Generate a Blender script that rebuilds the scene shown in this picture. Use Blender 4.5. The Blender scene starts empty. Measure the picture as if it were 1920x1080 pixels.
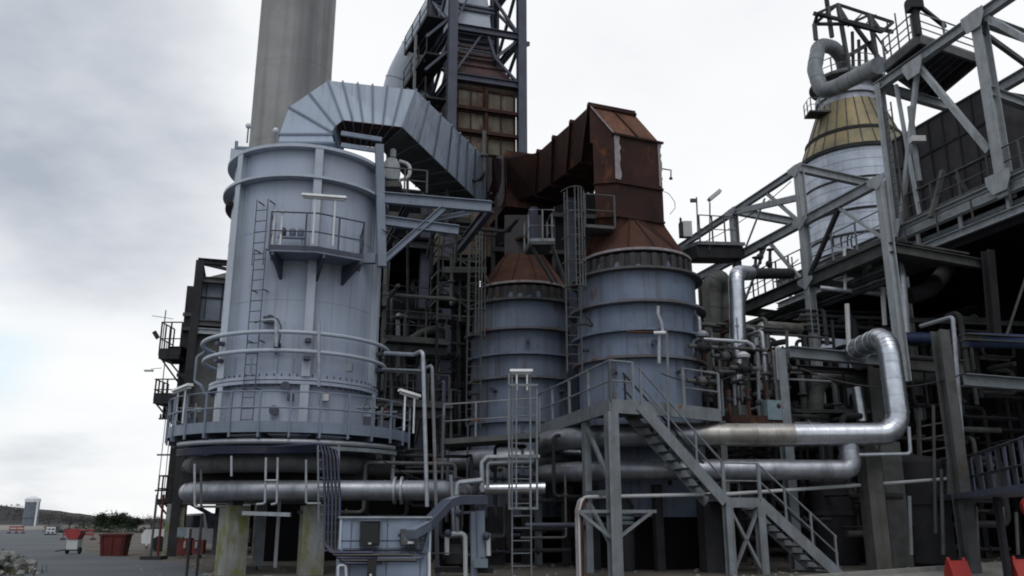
import bpy, math, random
from mathutils import Vector as V, Matrix
R = math.radians
PI = math.pi
random.seed(7)
scn = bpy.context.scene
COL = scn.collection

# ---------------------------------------------------------------- camera
CAMH = 1.45
PITCH = R(15.1)
F = 1600.0
cam_d = bpy.data.cameras.new('camera')
cam_d.sensor_width = 36.0
cam_d.lens = 36.0 * F / 1920.0
cam_d.clip_start = 0.1
cam_d.clip_end = 6000
cam = bpy.data.objects.new('camera', cam_d)
COL.objects.link(cam)
cam.location = (0, 0, CAMH)
cam.rotation_euler = (R(90) + PITCH, 0, 0)
scn.camera = cam
scn.view_settings.view_transform = 'Standard'
scn.view_settings.look = 'None'
scn.view_settings.exposure = 0.0
scn.view_settings.gamma = 1.0
scn.cycles.filter_width = 1.9
scn.cycles.max_bounces = 8

# ---------------------------------------------------------------- sky and sun
SUN_EL, SUN_AZ = R(54), R(176)     # azimuth clockwise from +Y
world = bpy.data.worlds.new('World')
scn.world = world
world.use_nodes = True
nt = world.node_tree
nt.nodes.clear()
def wn(t, **k):
    n = nt.nodes.new(t)
    for a, b in k.items():
        setattr(n, a, b)
    return n
w_out = wn('ShaderNodeOutputWorld')
w_bg = wn('ShaderNodeBackground')
w_bg.inputs['Strength'].default_value = 0.1
sky = wn('ShaderNodeTexSky', sky_type='NISHITA', sun_disc=False, sun_elevation=SUN_EL, sun_rotation=SUN_AZ)
sky.air_density = 1.0
sky.dust_density = 1.5
tc = wn('ShaderNodeTexCoord')
wl = nt.links.new
# cloud layer: dome direction projected on a flat cloud ceiling so that clouds shrink toward the horizon
sep = wn('ShaderNodeSeparateXYZ'); wl(tc.outputs['Generated'], sep.inputs[0])
zadd = wn('ShaderNodeMath', operation='ADD'); wl(sep.outputs['Z'], zadd.inputs[0]); zadd.inputs[1].default_value = 0.22
zmax = wn('ShaderNodeMath', operation='MAXIMUM'); wl(zadd.outputs[0], zmax.inputs[0]); zmax.inputs[1].default_value = 0.05
dv = wn('ShaderNodeVectorMath', operation='DIVIDE'); wl(tc.outputs['Generated'], dv.inputs[0])
cmb = wn('ShaderNodeCombineXYZ')
for i in range(3):
    wl(zmax.outputs[0], cmb.inputs[i])
wl(cmb.outputs[0], dv.inputs[1])
n1 = wn('ShaderNodeTexNoise'); n1.inputs['Scale'].default_value = 1.15; n1.inputs['Detail'].default_value = 7; n1.inputs['Roughness'].default_value = 0.52
off = wn('ShaderNodeVectorMath', operation='ADD'); off.inputs[1].default_value = (3.3, 1.7, 0.4); wl(dv.outputs[0], off.inputs[0])
wl(off.outputs[0], n1.inputs['Vector'])
n2 = wn('ShaderNodeTexNoise'); n2.inputs['Scale'].default_value = 1.9; n2.inputs['Detail'].default_value = 6
off2 = wn('ShaderNodeVectorMath', operation='ADD'); off2.inputs[1].default_value = (9.1, 4.2, 2.0); wl(dv.outputs[0], off2.inputs[0])
wl(off2.outputs[0], n2.inputs['Vector'])
# a thick grey bank of cloud to the left of the plant, thin bright cloud elsewhere
def dirdot(d, lo, hi):
    dn = V(d).normalized()
    dp = wn('ShaderNodeVectorMath', operation='DOT_PRODUCT'); dp.inputs[1].default_value = dn
    nm = wn('ShaderNodeVectorMath', operation='NORMALIZE'); wl(tc.outputs['Generated'], nm.inputs[0]); wl(nm.outputs[0], dp.inputs[0])
    mr = wn('ShaderNodeMapRange'); mr.interpolation_type = 'SMOOTHSTEP'
    mr.inputs['From Min'].default_value = lo; mr.inputs['From Max'].default_value = hi
    wl(dp.outputs['Value'], mr.inputs['Value'])
    return mr.outputs[0]
bank = dirdot((-.415, .812, .408), .974, .9985)
mul = wn('ShaderNodeMath', operation='MULTIPLY'); bsh = wn('ShaderNodeMapRange'); bsh.inputs['From Min'].default_value = .3; bsh.inputs['From Max'].default_value = .7; bsh.inputs['To Min'].default_value = 1.35; bsh.inputs['To Max'].default_value = .5; wl(n2.outputs['Fac'], bsh.inputs['Value'])
bk2 = wn('ShaderNodeMath', operation='MULTIPLY'); wl(bank, bk2.inputs[0]); wl(bsh.outputs[0], bk2.inputs[1])
wl(bk2.outputs[0], mul.inputs[0]); mul.inputs[1].default_value = 0.345
sub = wn('ShaderNodeMath', operation='SUBTRACT'); nsc = wn('ShaderNodeMath', operation='MULTIPLY_ADD'); wl(n1.outputs['Fac'], nsc.inputs[0]); nsc.inputs[1].default_value = .75; nsc.inputs[2].default_value = .125
wl(nsc.outputs[0], sub.inputs[0]); wl(mul.outputs[0], sub.inputs[1])
cr = wn('ShaderNodeValToRGB')
cr.color_ramp.elements[0].position = 0.16; cr.color_ramp.elements[0].color = (4.5, 4.95, 5.7, 1)
cr.color_ramp.elements[1].position = 0.46; cr.color_ramp.elements[1].color = (9.7, 9.85, 10.0, 1)
e = cr.color_ramp.elements.new(0.64); e.color = (10.6, 10.6, 10.6, 1)
wl(sub.outputs[0], cr.inputs['Fac'])
gap = dirdot((-.575, .80, .185), .990, .9995)     # a gap of blue low on the left
gsub = wn('ShaderNodeMath', operation='MULTIPLY'); wl(gap, gsub.inputs[0])
mr2 = wn('ShaderNodeMapRange'); mr2.inputs['From Min'].default_value = 0.45; mr2.inputs['From Max'].default_value = 0.6
wl(n2.outputs['Fac'], mr2.inputs['Value']); wl(mr2.outputs[0], gsub.inputs[1])
gs2 = wn('ShaderNodeMath', operation='MULTIPLY'); wl(gsub.outputs[0], gs2.inputs[0]); gs2.inputs[1].default_value = 0.7
mix = wn('ShaderNodeMixRGB'); wl(gs2.outputs[0], mix.inputs['Fac']); wl(cr.outputs['Color'], mix.inputs['Color1'])
sat = wn('ShaderNodeVectorMath', operation='SCALE'); sat.inputs['Scale'].default_value = 1.0; wl(sky.outputs[0], sat.inputs[0])
mix.inputs['Color2'].default_value = (6.6, 8.9, 10.0, 1)
# some of the clear sky's blue shows through the cloud everywhere
mix2 = wn('ShaderNodeMixRGB'); mix2.inputs['Fac'].default_value = 0.06
wl(mix.outputs[0], mix2.inputs['Color1']); wl(sky.outputs[0], mix2.inputs['Color2'])
# unseen clear blue region behind the viewer, added to tint camera-facing surfaces blue
clear = dirdot((.1, -.85, .5), -.05, .55)
cm = wn('ShaderNodeMath', operation='MULTIPLY'); wl(clear, cm.inputs[0]); cm.inputs[1].default_value = 0.42
mix3 = wn('ShaderNodeMixRGB'); wl(cm.outputs[0], mix3.inputs['Fac']); wl(mix2.outputs[0], mix3.inputs['Color1']); wl(sky.outputs[0], mix3.inputs['Color2'])
wl(mix3.outputs[0], w_bg.inputs['Color']); wl(w_bg.outputs[0], w_out.inputs['Surface'])

sun_d = bpy.data.lights.new('sun', 'SUN')
sun_d.energy = 0.85
sun_d.angle = R(32)
sun_d.color = (1.0, 0.96, 0.9)
sun = bpy.data.objects.new('sun', sun_d)
COL.objects.link(sun)
sdir = V((math.sin(SUN_AZ) * math.cos(SUN_EL), math.cos(SUN_AZ) * math.cos(SUN_EL), math.sin(SUN_EL)))
sun.rotation_euler = (-sdir).to_track_quat('-Z', 'Y').to_euler()
sun.location = sdir * 80

# ---------------------------------------------------------------- from a point of the photo to a point of the place
_s, _c = math.sin(PITCH), math.cos(PITCH)
def ray(px, py):
    u, v = (px - 960) / F, (540 - py) / F
    return V((u, _c - v * _s, _s + v * _c))
def P(px, py, Y):
    d = ray(px, py); t = Y / d.y
    return V((d.x * t, Y, CAMH + d.z * t))
def PZ(px, py, z):
    d = ray(px, py); t = (z - CAMH) / d.z
    return V((d.x * t, d.y * t, z))
def PL(px, py, k, s=0.3):           # on the vertical plane X = k - s*Y
    d = ray(px, py); t = k / (d.x + s * d.y)
    return V((d.x * t, d.y * t, CAMH + d.z * t))
AX = V((1, .3, 0)).normalized()      # the plant's cross axis
AY = V((-.3, 1, 0)).normalized()     # and the axis running away from the viewer
UP = V((0, 0, 1))

# ---------------------------------------------------------------- materials
MATS = {}
def mat(name, c1, c2=None, rough=.6, metal=0.0, scale=1.5, rust=0.0, rustcol=(.16, .06, .025), streak=0.0, streakcol=(.1, .09, .08), bump=.0, bscale=30, spec=.4, runs=0.0, runcol=(.085, .045, .03)):
    m = bpy.data.materials.new(name); m.use_nodes = True
    t = m.node_tree; t.nodes.clear(); L = t.links.new
    def N(k, **a):
        n = t.nodes.new(k)
        for x, y in a.items(): setattr(n, x, y)
        return n
    o = N('ShaderNodeOutputMaterial'); b = N('ShaderNodeBsdfPrincipled'); L(b.outputs[0], o.inputs[0])
    g = N('ShaderNodeNewGeometry')
    nz = N('ShaderNodeTexNoise'); nz.inputs['Scale'].default_value = scale; nz.inputs['Detail'].default_value = 8; nz.inputs['Roughness'].default_value = .6
    L(g.outputs['Position'], nz.inputs['Vector'])
    c2 = c2 or tuple(x * .72 for x in c1)
    rp = N('ShaderNodeMapRange'); rp.inputs['From Min'].default_value = .35; rp.inputs['From Max'].default_value = .68; L(nz.outputs['Fac'], rp.inputs['Value'])
    mx = N('ShaderNodeMixRGB'); mx.inputs['Color1'].default_value = (*c1, 1); mx.inputs['Color2'].default_value = (*c2, 1); L(rp.outputs[0], mx.inputs['Fac'])
    last = mx.outputs[0]
    if streak > 0:
        mp = N('ShaderNodeMapping'); mp.inputs['Scale'].default_value = (4.0, 4.0, .22); L(g.outputs['Position'], mp.inputs['Vector'])
        ns = N('ShaderNodeTexNoise'); ns.inputs['Scale'].default_value = 1.3; ns.inputs['Detail'].default_value = 6; L(mp.outputs[0], ns.inputs['Vector'])
        r2 = N('ShaderNodeMapRange'); r2.inputs['From Min'].default_value = .5; r2.inputs['From Max'].default_value = .75; r2.inputs['To Max'].default_value = streak; L(ns.outputs['Fac'], r2.inputs['Value'])
        m2 = N('ShaderNodeMixRGB'); m2.inputs['Color2'].default_value = (*streakcol, 1); L(last, m2.inputs['Color1']); L(r2.outputs[0], m2.inputs['Fac'])
        last = m2.outputs[0]
    if runs > 0:
        mp = N('ShaderNodeMapping'); mp.inputs['Scale'].default_value = (3.2, 3.2, .10); L(g.outputs['Position'], mp.inputs['Vector'])
        ns = N('ShaderNodeTexNoise'); ns.inputs['Scale'].default_value = 1.9; ns.inputs['Detail'].default_value = 9; ns.inputs['Roughness'].default_value = .65; L(mp.outputs[0], ns.inputs['Vector'])
        nb_ = N('ShaderNodeTexNoise'); nb_.inputs['Scale'].default_value = .55; nb_.inputs['Detail'].default_value = 4; L(g.outputs['Position'], nb_.inputs['Vector'])
        ad = N('ShaderNodeMath', operation='MULTIPLY_ADD'); L(nb_.outputs['Fac'], ad.inputs[0]); ad.inputs[1].default_value = .55; L(ns.outputs['Fac'], ad.inputs[2])
        r2 = N('ShaderNodeMapRange'); r2.inputs['From Min'].default_value = .80; r2.inputs['From Max'].default_value = 1.0; r2.inputs['To Max'].default_value = runs; L(ad.outputs[0], r2.inputs['Value'])
        m2 = N('ShaderNodeMixRGB'); m2.inputs['Color2'].default_value = (*runcol, 1); L(last, m2.inputs['Color1']); L(r2.outputs[0], m2.inputs['Fac'])
        last = m2.outputs[0]
    rfac = None
    if rust > 0:
        mp = N('ShaderNodeMapping'); mp.inputs['Scale'].default_value = (1.6, 1.6, .9); L(g.outputs['Position'], mp.inputs['Vector'])
        nr = N('ShaderNodeTexNoise'); nr.inputs['Scale'].default_value = 1.1; nr.inputs['Detail'].default_value = 10; nr.inputs['Roughness'].default_value = .68; L(mp.outputs[0], nr.inputs['Vector'])
        r3 = N('ShaderNodeMapRange'); r3.inputs['From Min'].default_value = .74 - .34 * rust; r3.inputs['From Max'].default_value = .82 - .3 * rust; L(nr.outputs['Fac'], r3.inputs['Value'])
        m3 = N('ShaderNodeMixRGB'); m3.inputs['Color2'].default_value = (*rustcol, 1); L(last, m3.inputs['Color1']); L(r3.outputs[0], m3.inputs['Fac'])
        last = m3.outputs[0]; rfac = r3.outputs[0]
    L(last, b.inputs['Base Color'])
    b.inputs['Metallic'].default_value = metal
    b.inputs['Specular IOR Level'].default_value = spec
    rr = N('ShaderNodeMapRange'); rr.inputs['To Min'].default_value = max(.05, rough - .1); rr.inputs['To Max'].default_value = min(1, rough + .14); L(nz.outputs['Fac'], rr.inputs['Value'])
    L(rr.outputs[0], b.inputs['Roughness'])
    if rfac is not None and metal > 0:
        mm = N('ShaderNodeMath', operation='MULTIPLY_ADD'); mm.inputs[1].default_value = -metal; mm.inputs[2].default_value = metal; L(rfac, mm.inputs[0]); L(mm.outputs[0], b.inputs['Metallic'])
    if bump > 0:
        nb = N('ShaderNodeTexNoise'); nb.inputs['Scale'].default_value = bscale; nb.inputs['Detail'].default_value = 5; L(g.outputs['Position'], nb.inputs['Vector'])
        bp = N('ShaderNodeBump'); bp.inputs['Strength'].default_value = bump; bp.inputs['Distance'].default_value = .02; L(nb.outputs['Fac'], bp.inputs['Height']); L(bp.outputs[0], b.inputs['Normal'])
    MATS[name] = m
    return m

paint_blue = mat('vessel_paint', (.342, .398, .505), (.31, .35, .425), rough=.45, scale=.35, streak=.2, streakcol=(.17, .18, .21), bump=.16, bscale=1.4, runs=.34)
paint_light = mat('light_vessel_paint', (.39, .45, .53), (.33, .375, .435), rough=.42, scale=.8, streak=.25, streakcol=(.22, .23, .25))
paint_duct = mat('duct_paint', (.40, .48, .592), (.345, .41, .51), rough=.45, scale=.7, streak=.45, streakcol=(.25, .27, .3), bump=.3, bscale=1.6, runs=.4)
paint_old = mat('weathered_tank_paint', (.145, .188, .265), (.108, .137, .19), rough=.6, scale=.9, rust=.42, rustcol=(.10, .046, .028), streak=.65, streakcol=(.065, .062, .064), bump=.2, bscale=4, runs=.75, runcol=(.06, .032, .022))
band_dark = mat('dark_band', (.022, .024, .032), (.05, .045, .045), rough=.7, scale=2.0, rust=.3, rustcol=(.08, .035, .02))
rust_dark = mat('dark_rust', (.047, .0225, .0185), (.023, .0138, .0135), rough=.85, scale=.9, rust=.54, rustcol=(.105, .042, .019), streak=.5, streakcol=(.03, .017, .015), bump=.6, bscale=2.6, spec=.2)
roof_rust = mat('roof_rust', (.17, .085, .058), (.095, .05, .038), rough=.85, scale=1.8, rust=.45, rustcol=(.27, .115, .045), streak=.5, streakcol=(.06, .03, .02), bump=.3, bscale=9, spec=.2)
rust_orange = mat('orange_rust', (.078, .036, .025), (.04, .021, .017), rough=.85, scale=1.3, rust=.45, rustcol=(.14, .058, .026), streak=.55, streakcol=(.06, .03, .02), bump=.25, bscale=14, spec=.2)
rust_pale = mat('flaking_primer', (.30, .29, .31), (.20, .17, .17), rough=.8, scale=5, rust=.5, rustcol=(.13, .05, .025))
rust_purple = mat('oxide_primer', (.075, .042, .044), (.045, .028, .03), rough=.8, scale=1.5, rust=.35, rustcol=(.13, .055, .025), streak=.5)
panel_rust = mat('stained_panel', (.13, .122, .095), (.065, .05, .034), rough=.8, scale=1.1, rust=.6, rustcol=(.06, .028, .016), streak=.75, streakcol=(.05, .028, .018), bump=.1)
steel_grey = mat('grey_steel_paint', (.19, .22, .245), (.13, .147, .16), rough=.55, scale=2.4, rust=.38, streak=.5, runs=.35)
steel_pale = mat('pale_grey_steel_paint', (.34, .375, .40), (.25, .275, .295), rough=.55, scale=2.4, rust=.22, streak=.45, runs=.3)
steel_blue = mat('blue_grey_steel_paint', (.18, .22, .29), (.14, .17, .22), rough=.5, scale=1.6, rust=.06, streak=.3)
steel_navy = mat('navy_steel_paint', (.055, .066, .10), (.038, .045, .068), rough=.5, scale=1.6, rust=.1, streak=.3)
flange_rust = mat('rusting_flange', (.13, .15, .19), (.085, .07, .065), rough=.7, scale=1.4, rust=.6, rustcol=(.10, .045, .026), streak=.5)
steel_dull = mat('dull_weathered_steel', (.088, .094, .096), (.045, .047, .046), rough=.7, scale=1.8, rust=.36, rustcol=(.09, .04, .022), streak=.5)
steel_dark = mat('dark_weathered_steel', (.026, .027, .032), (.014, .014, .017), rough=.8, scale=1.8, rust=.3, rustcol=(.03, .014, .01))
shade_steel = mat('shade_black_steel', (.010, .010, .012), (.006, .006, .007), rough=.85, scale=1.2, rust=.18, rustcol=(.012, .006, .005), spec=.08)  # near-black tone standing in for the deep shade inside the plant
maroon = mat('maroon_furnace_paint', (.022, .010, .010), (.012, .007, .008), rough=.8, scale=.7, streak=.5, streakcol=(.015, .012, .012), spec=.2)
galv = mat('galvanised_steel', (.36, .39, .43), (.26, .28, .31), rough=.5, metal=.55, scale=5)
alu = mat('aluminium_cladding', (.62, .655, .71), (.45, .475, .52), rough=.31, metal=.93, scale=3, streak=.25, streakcol=(.2, .19, .17), bump=.2, bscale=4)
alu_dull = mat('weathered_cladding', (.34, .36, .40), (.20, .213, .24), rough=.42, metal=.7, scale=2, streak=.35, streakcol=(.12, .11, .1), bump=.2, bscale=4)
alu_brown = mat('stained_cladding', (.36, .355, .34), (.20, .19, .17), rough=.4, metal=.75, scale=2.5, rust=.3, rustcol=(.15, .075, .04), bump=.2, bscale=4)
yellow_clad = mat('ochre_stained_cladding', (.27, .22, .115), (.16, .15, .10), rough=.55, metal=.35, scale=.9, rust=.2, rustcol=(.13, .08, .04), streak=.5, streakcol=(.12, .11, .09))
alu_vessel = mat('silver_vessel_cladding', (.46, .51, .59), (.33, .365, .43), rough=.42, metal=.6, scale=1.2, streak=.35, streakcol=(.2, .2, .2), bump=.1, bscale=2)
concrete = mat('chimney_concrete', (.32, .33, .335), (.23, .235, .235), rough=.9, scale=.22, streak=.0, bump=.5, bscale=1.2, spec=.2)
conc_col = mat('column_concrete', (.27, .285, .29), (.17, .17, .155), rough=.9, scale=1.4, rust=.78, rustcol=(.15, .165, .06), streak=.7, streakcol=(.16, .16, .11), bump=.2, bscale=20)
wall_paint = mat('cabinet_paint', (.24, .30, .41), (.195, .24, .315), rough=.5, scale=1.4, streak=.45, streakcol=(.17, .18, .2))
black = mat('black_plastic', (.016, .017, .02), (.01, .01, .012), rough=.45)
cable_blue = mat('blue_cable_sheath', (.012, .02, .06), (.01, .016, .042), rough=.45)
blue_pipe_m = mat('blue_pipe_paint', (.03, .055, .14), (.02, .035, .085), rough=.5, streak=.3)
red = mat('red_paint', (.27, .03, .032), (.17, .025, .026), rough=.45, scale=3)
red_dark = mat('dark_red_skip_paint', (.12, .015, .014), (.065, .012, .012), rough=.6, scale=3, streak=.4, streakcol=(.05, .02, .015))
hivis = mat('orange_red_plastic', (.36, .028, .022), (.33, .025, .02), rough=.45, scale=4)
white = mat('white_paint', (.66, .68, .70), (.55, .57, .59), rough=.45, scale=3, streak=.2)
greyp = mat('light_grey_plastic', (.45, .47, .48), (.38, .4, .41), rough=.5)
box_grey = mat('grey_enamel', (.125, .155, .20), (.09, .11, .14), rough=.5)
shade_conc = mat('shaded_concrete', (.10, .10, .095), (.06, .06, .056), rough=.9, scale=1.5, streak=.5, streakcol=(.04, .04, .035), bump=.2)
teal = mat('pale_blue_paint', (.17, .23, .26), (.12, .165, .19), rough=.5, scale=5)
glass_d = mat('dark_glass', (.03, .04, .05), (.02, .03, .04), rough=.1, spec=.6)
tyre = mat('rubber', (.018, .018, .019), (.012, .012, .012), rough=.8)
bark = mat('bark', (.06, .05, .042), (.035, .03, .026), rough=.95, scale=8)
leafm = mat('dark_pine_foliage', (.030, .045, .026), (.016, .026, .017), rough=.8, scale=.7, spec=.2)
twig = mat('winter_twigs', (.065, .062, .062), (.04, .039, .039), rough=.9, scale=.5, spec=.2)
weed = mat('rough_weeds', (.06, .075, .035), (.085, .075, .05), rough=.9, scale=3, spec=.2)
stone = mat('rubble_stone', (.26, .26, .25), (.14, .14, .14), rough=.95, scale=3, bump=.3)
hillm = mat('hill_scrub', (.032, .034, .036), (.05, .05, .05), rough=.95, scale=.03, spec=.1)
pale_field = mat('pale_field', (.24, .235, .215), (.17, .165, .15), rough=.95, scale=.05, spec=.1)
asphalt = mat('asphalt', (.10, .115, .13), (.075, .085, .096), rough=.9, scale=.25, bump=.25, bscale=40, spec=.2)
groundm = mat('gravelly_ground', (.12, .112, .10), (.075, .068, .06), rough=.95, scale=.35, rust=.2, rustcol=(.14, .09, .07), bump=.4, bscale=18, spec=.15)
kerbm = mat('kerb_concrete', (.28, .28, .27), (.2, .2, .19), rough=.9, scale=2, bump=.2)
# damp stain pattern down the chimney's shaft and faint lift lines
def chimney_nodes():
    t = concrete.node_tree; L = t.links.new
    b = [n for n in t.nodes if n.type == 'BSDF_PRINCIPLED'][0]
    g = [n for n in t.nodes if n.type == 'NEW_GEOMETRY'][0]
    src = b.inputs['Base Color'].links[0].from_socket
    def N(k): return t.nodes.new(k)
    mp = N('ShaderNodeMapping'); mp.inputs['Scale'].default_value = (.25, .25, .008); L(g.outputs['Position'], mp.inputs['Vector'])
    ns = N('ShaderNodeTexNoise'); ns.inputs['Scale'].default_value = 1.6; ns.inputs['Detail'].default_value = 5; L(mp.outputs[0], ns.inputs['Vector'])
    r2 = N('ShaderNodeMapRange'); r2.inputs['From Min'].default_value = .44; r2.inputs['From Max'].default_value = .62; r2.inputs['To Max'].default_value = .8; L(ns.outputs['Fac'], r2.inputs['Value'])
    m2 = N('ShaderNodeMixRGB'); m2.inputs['Color2'].default_value = (.13, .135, .145, 1); L(src, m2.inputs['Color1']); L(r2.outputs[0], m2.inputs['Fac'])
    L(m2.outputs[0], b.inputs['Base Color'])
chimney_nodes()

# ---------------------------------------------------------------- mesh building
WL = {}      # world location of every object, none of which is turned while building
class MB:
    def __init__(s): s.v = []; s.f = []
    def add(s, vs, fs):
        k = len(s.v); s.v += [V(p) for p in vs]; s.f += [tuple(i + k for i in f) for f in fs]; return s
    def extrude(s, p0, p1, prof, hint=None, prof1=None):
        p0, p1 = V(p0), V(p1); d = (p1 - p0).normalized()
        h = V(hint) if hint is not None else (UP if abs(d.z) < .93 else AY)
        a = d.cross(h).normalized(); b = a.cross(d)
        n = len(prof); q = prof1 or prof
        vs = [p0 + a * x + b * y for x, y in prof] + [p1 + a * x + b * y for x, y in q]
        fs = [(i, (i + 1) % n, n + (i + 1) % n, n + i) for i in range(n)] + [tuple(range(n))[::-1], tuple(range(n, 2 * n))]
        return s.add(vs, fs)
    def bar(s, p0, p1, w, h=None, hint=None):
        h = h or w
        return s.extrude(p0, p1, [(-w/2, -h/2), (w/2, -h/2), (w/2, h/2), (-w/2, h/2)], hint)
    def ibeam(s, p0, p1, w, h, t=.03, hint=None):
        a, b, c = w/2, h/2, t/2
        return s.extrude(p0, p1, [(-a, -b), (a, -b), (a, -b+t), (c, -b+t), (c, b-t), (a, b-t), (a, b), (-a, b), (-a, b-t), (-c, b-t), (-c, -b+t), (-a, -b+t)], hint)
    def box(s, c, size, rz=0.0):
        c = V(c); x, y, z = size[0]/2, size[1]/2, size[2]/2
        ca, sa = math.cos(rz), math.sin(rz)
        vs = []
        for dz in (-z, z):
            for dx, dy in ((-x, -y), (x, -y), (x, y), (-x, y)):
                vs.append(c + V((dx*ca - dy*sa, dx*sa + dy*ca, dz)))
        return s.add(vs, [(3, 2, 1, 0), (4, 5, 6, 7), (0, 1, 5, 4), (1, 2, 6, 5), (2, 3, 7, 6), (3, 0, 4, 7)])
    def slab(s, pts, z0, z1):
        n = len(pts)
        vs = [V((p[0], p[1], z0)) for p in pts] + [V((p[0], p[1], z1)) for p in pts]
        return s.add(vs, [tuple(range(n))[::-1], tuple(range(n, 2*n))] + [(i, (i+1) % n, n + (i+1) % n, n + i) for i in range(n)])
    def tube(s, pts, r, n=10, closed=False):
        pts = [V(p) for p in pts]; m = len(pts)
        tang = []
        for i in range(m):
            if closed: t = (pts[(i+1) % m] - pts[i]).normalized() + (pts[i] - pts[i-1]).normalized()
            elif i == 0: t = pts[1] - pts[0]
            elif i == m-1: t = pts[-1] - pts[-2]
            else: t = (pts[i+1] - pts[i]).normalized() + (pts[i] - pts[i-1]).normalized()
            tang.append(t.normalized())
        a = tang[0].cross(UP if abs(tang[0].z) < .9 else AX).normalized()
        vs = []
        for i in range(m):
            a = (a - tang[i] * a.dot(tang[i])).normalized(); b = tang[i].cross(a)
            rr = r[i] if isinstance(r, (list, tuple)) else r
            if not closed and 0 < i < m-1:
                c2 = (pts[i+1]-pts[i]).normalized().dot((pts[i]-pts[i-1]).normalized())
            for j in range(n):
                an = 2*PI*j/n
                vs.append(pts[i] + a*(math.cos(an)*rr) + b*(math.sin(an)*rr))
        fs = []
        for i in range(m if closed else m-1):
            i2 = (i+1) % m
            for j in range(n):
                j2 = (j+1) % n
                fs.append((i*n+j, i*n+j2, i2*n+j2, i2*n+j))
        if not closed: fs += [tuple(range(n))[::-1], tuple(range((m-1)*n, m*n))]
        return s.add(vs, fs)
    def lathe(s, c, prof, n=56, a0=0.0, a1=2*PI, loop=False, caps=True):
        c = V(c); full = abs(a1 - a0 - 2*PI) < 1e-6; k = n if full else n+1; m = len(prof)
        vs = []
        for i in range(k):
            an = a0 + (a1-a0)*i/n
            for r, z in prof: vs.append(c + V((math.sin(an)*r, -math.cos(an)*r, z)))
        fs = []
        for i in range(n):
            i2 = (i+1) % k
            for j in range(m if loop else m-1):
                j2 = (j+1) % m
                fs.append((i*m+j, i2*m+j, i2*m+j2, i*m+j2))
        if loop and not full:
            fs += [tuple(range(m)), tuple(range((k-1)*m, k*m))[::-1]]
        if not loop and full and caps:
            if prof[0][0] > 1e-4: fs.append(tuple(i*m for i in range(k))[::-1])
            if prof[-1][0] > 1e-4: fs.append(tuple(i*m+m-1 for i in range(k)))
        return s.add(vs, fs)
    def hoop(s, c, r0, r1, z0, z1, n=56, a0=0.0, a1=2*PI):      # rectangular ring
        return s.lathe(c, [(r0, z0), (r1, z0), (r1, z1), (r0, z1)], n, a0, a1, loop=True)
    def ball(s, c, r, n=10, sz=1.0):
        return s.lathe(c, [(max(1e-5, r*math.sin(PI*i/(n//2+1))), -r*sz*math.cos(PI*i/(n//2+1))) for i in range(n//2+2)], n, caps=False)
    def obj(s, name, m, parent=None, label=None, cat=None, group=None, kind=None, smooth=True):
        me = bpy.data.meshes.new(name)
        xs = [p.x for p in s.v]; ys = [p.y for p in s.v]; zs = [p.z for p in s.v]
        o0 = V(((min(xs)+max(xs))/2, (min(ys)+max(ys))/2, min(zs)))
        me.from_pydata([p - o0 for p in s.v], [], s.f)
        me.validate(); me.update()
        import bmesh
        bm = bmesh.new(); bm.from_mesh(me); bmesh.ops.recalc_face_normals(bm, faces=bm.faces); bm.to_mesh(me); bm.free()
        me.materials.append(m)
        if smooth:
            me.polygons.foreach_set('use_smooth', [True]*len(me.polygons))
            me.set_sharp_from_angle(angle=R(38))
        o = bpy.data.objects.new(name, me); COL.objects.link(o)
        WL[o.name] = o0
        if parent is not None:
            o.parent = parent; o.location = o0 - WL[parent.name]
        else: o.location = o0
        tag(o, label, cat, group, kind)
        return o
def tag(o, label=None, cat=None, group=None, kind=None):
    if label: o['label'] = label
    if cat: o['category'] = cat
    if group: o['group'] = group
    if kind: o['kind'] = kind
    return o
def thing(name, label, cat, loc, group=None):
    o = bpy.data.objects.new(name, None); COL.objects.link(o); o.empty_display_size = .3
    o.location = V(loc); WL[o.name] = V(loc)
    return tag(o, label, cat, group)
def bar(name, par, p0, p1, w, h, m, hint=None): return MB().bar(p0, p1, w, h, hint).obj(name, m, par)
def ib(name, par, p0, p1, w, h, m, t=.03, hint=None): return MB().ibeam(p0, p1, w, h, t, hint).obj(name, m, par)
def tub(name, par, pts, r, m, n=10): return MB().tube(pts, r, n).obj(name, m, par)
def copy_tree(o, parent=None):
    c = o.copy(); COL.objects.link(c)
    if parent is not None: c.parent = parent
    for ch in list(o.children): copy_tree(ch, c)
    return c
def fillet(pts, rb, n=6):
    pts = [V(p) for p in pts]; out = [pts[0]]
    for i in range(1, len(pts)-1):
        a, b, c = pts[i-1], pts[i], pts[i+1]
        d0 = (a-b).normalized(); d1 = (c-b).normalized()
        cs = max(-.999, min(.999, d0.dot(d1))); ang = math.acos(cs)
        if ang > 3.05: out.append(b); continue
        tl = min(rb / math.tan(ang/2), (a-b).length*.48, (c-b).length*.48)
        rr = tl * math.tan(ang/2)
        bis = (d0+d1).normalized(); cen = b + bis * (rr / math.sin(ang/2))
        s, e = b + d0*tl - cen, b + d1*tl - cen
        w = s.angle(e)
        for k in range(n+1):
            t = k/n
            out.append(cen + (s*math.sin((1-t)*w) + e*math.sin(t*w)) / math.sin(w))
    out.append(pts[-1]); return out
def plen(pts): return sum((pts[i+1]-pts[i]).length for i in range(len(pts)-1))
def along(pts, s):
    for i in range(len(pts)-1):
        l = (pts[i+1]-pts[i]).length
        if s <= l or i == len(pts)-2: return pts[i] + (pts[i+1]-pts[i]) * (s/l), (pts[i+1]-pts[i]).normalized()
        s -= l
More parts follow.
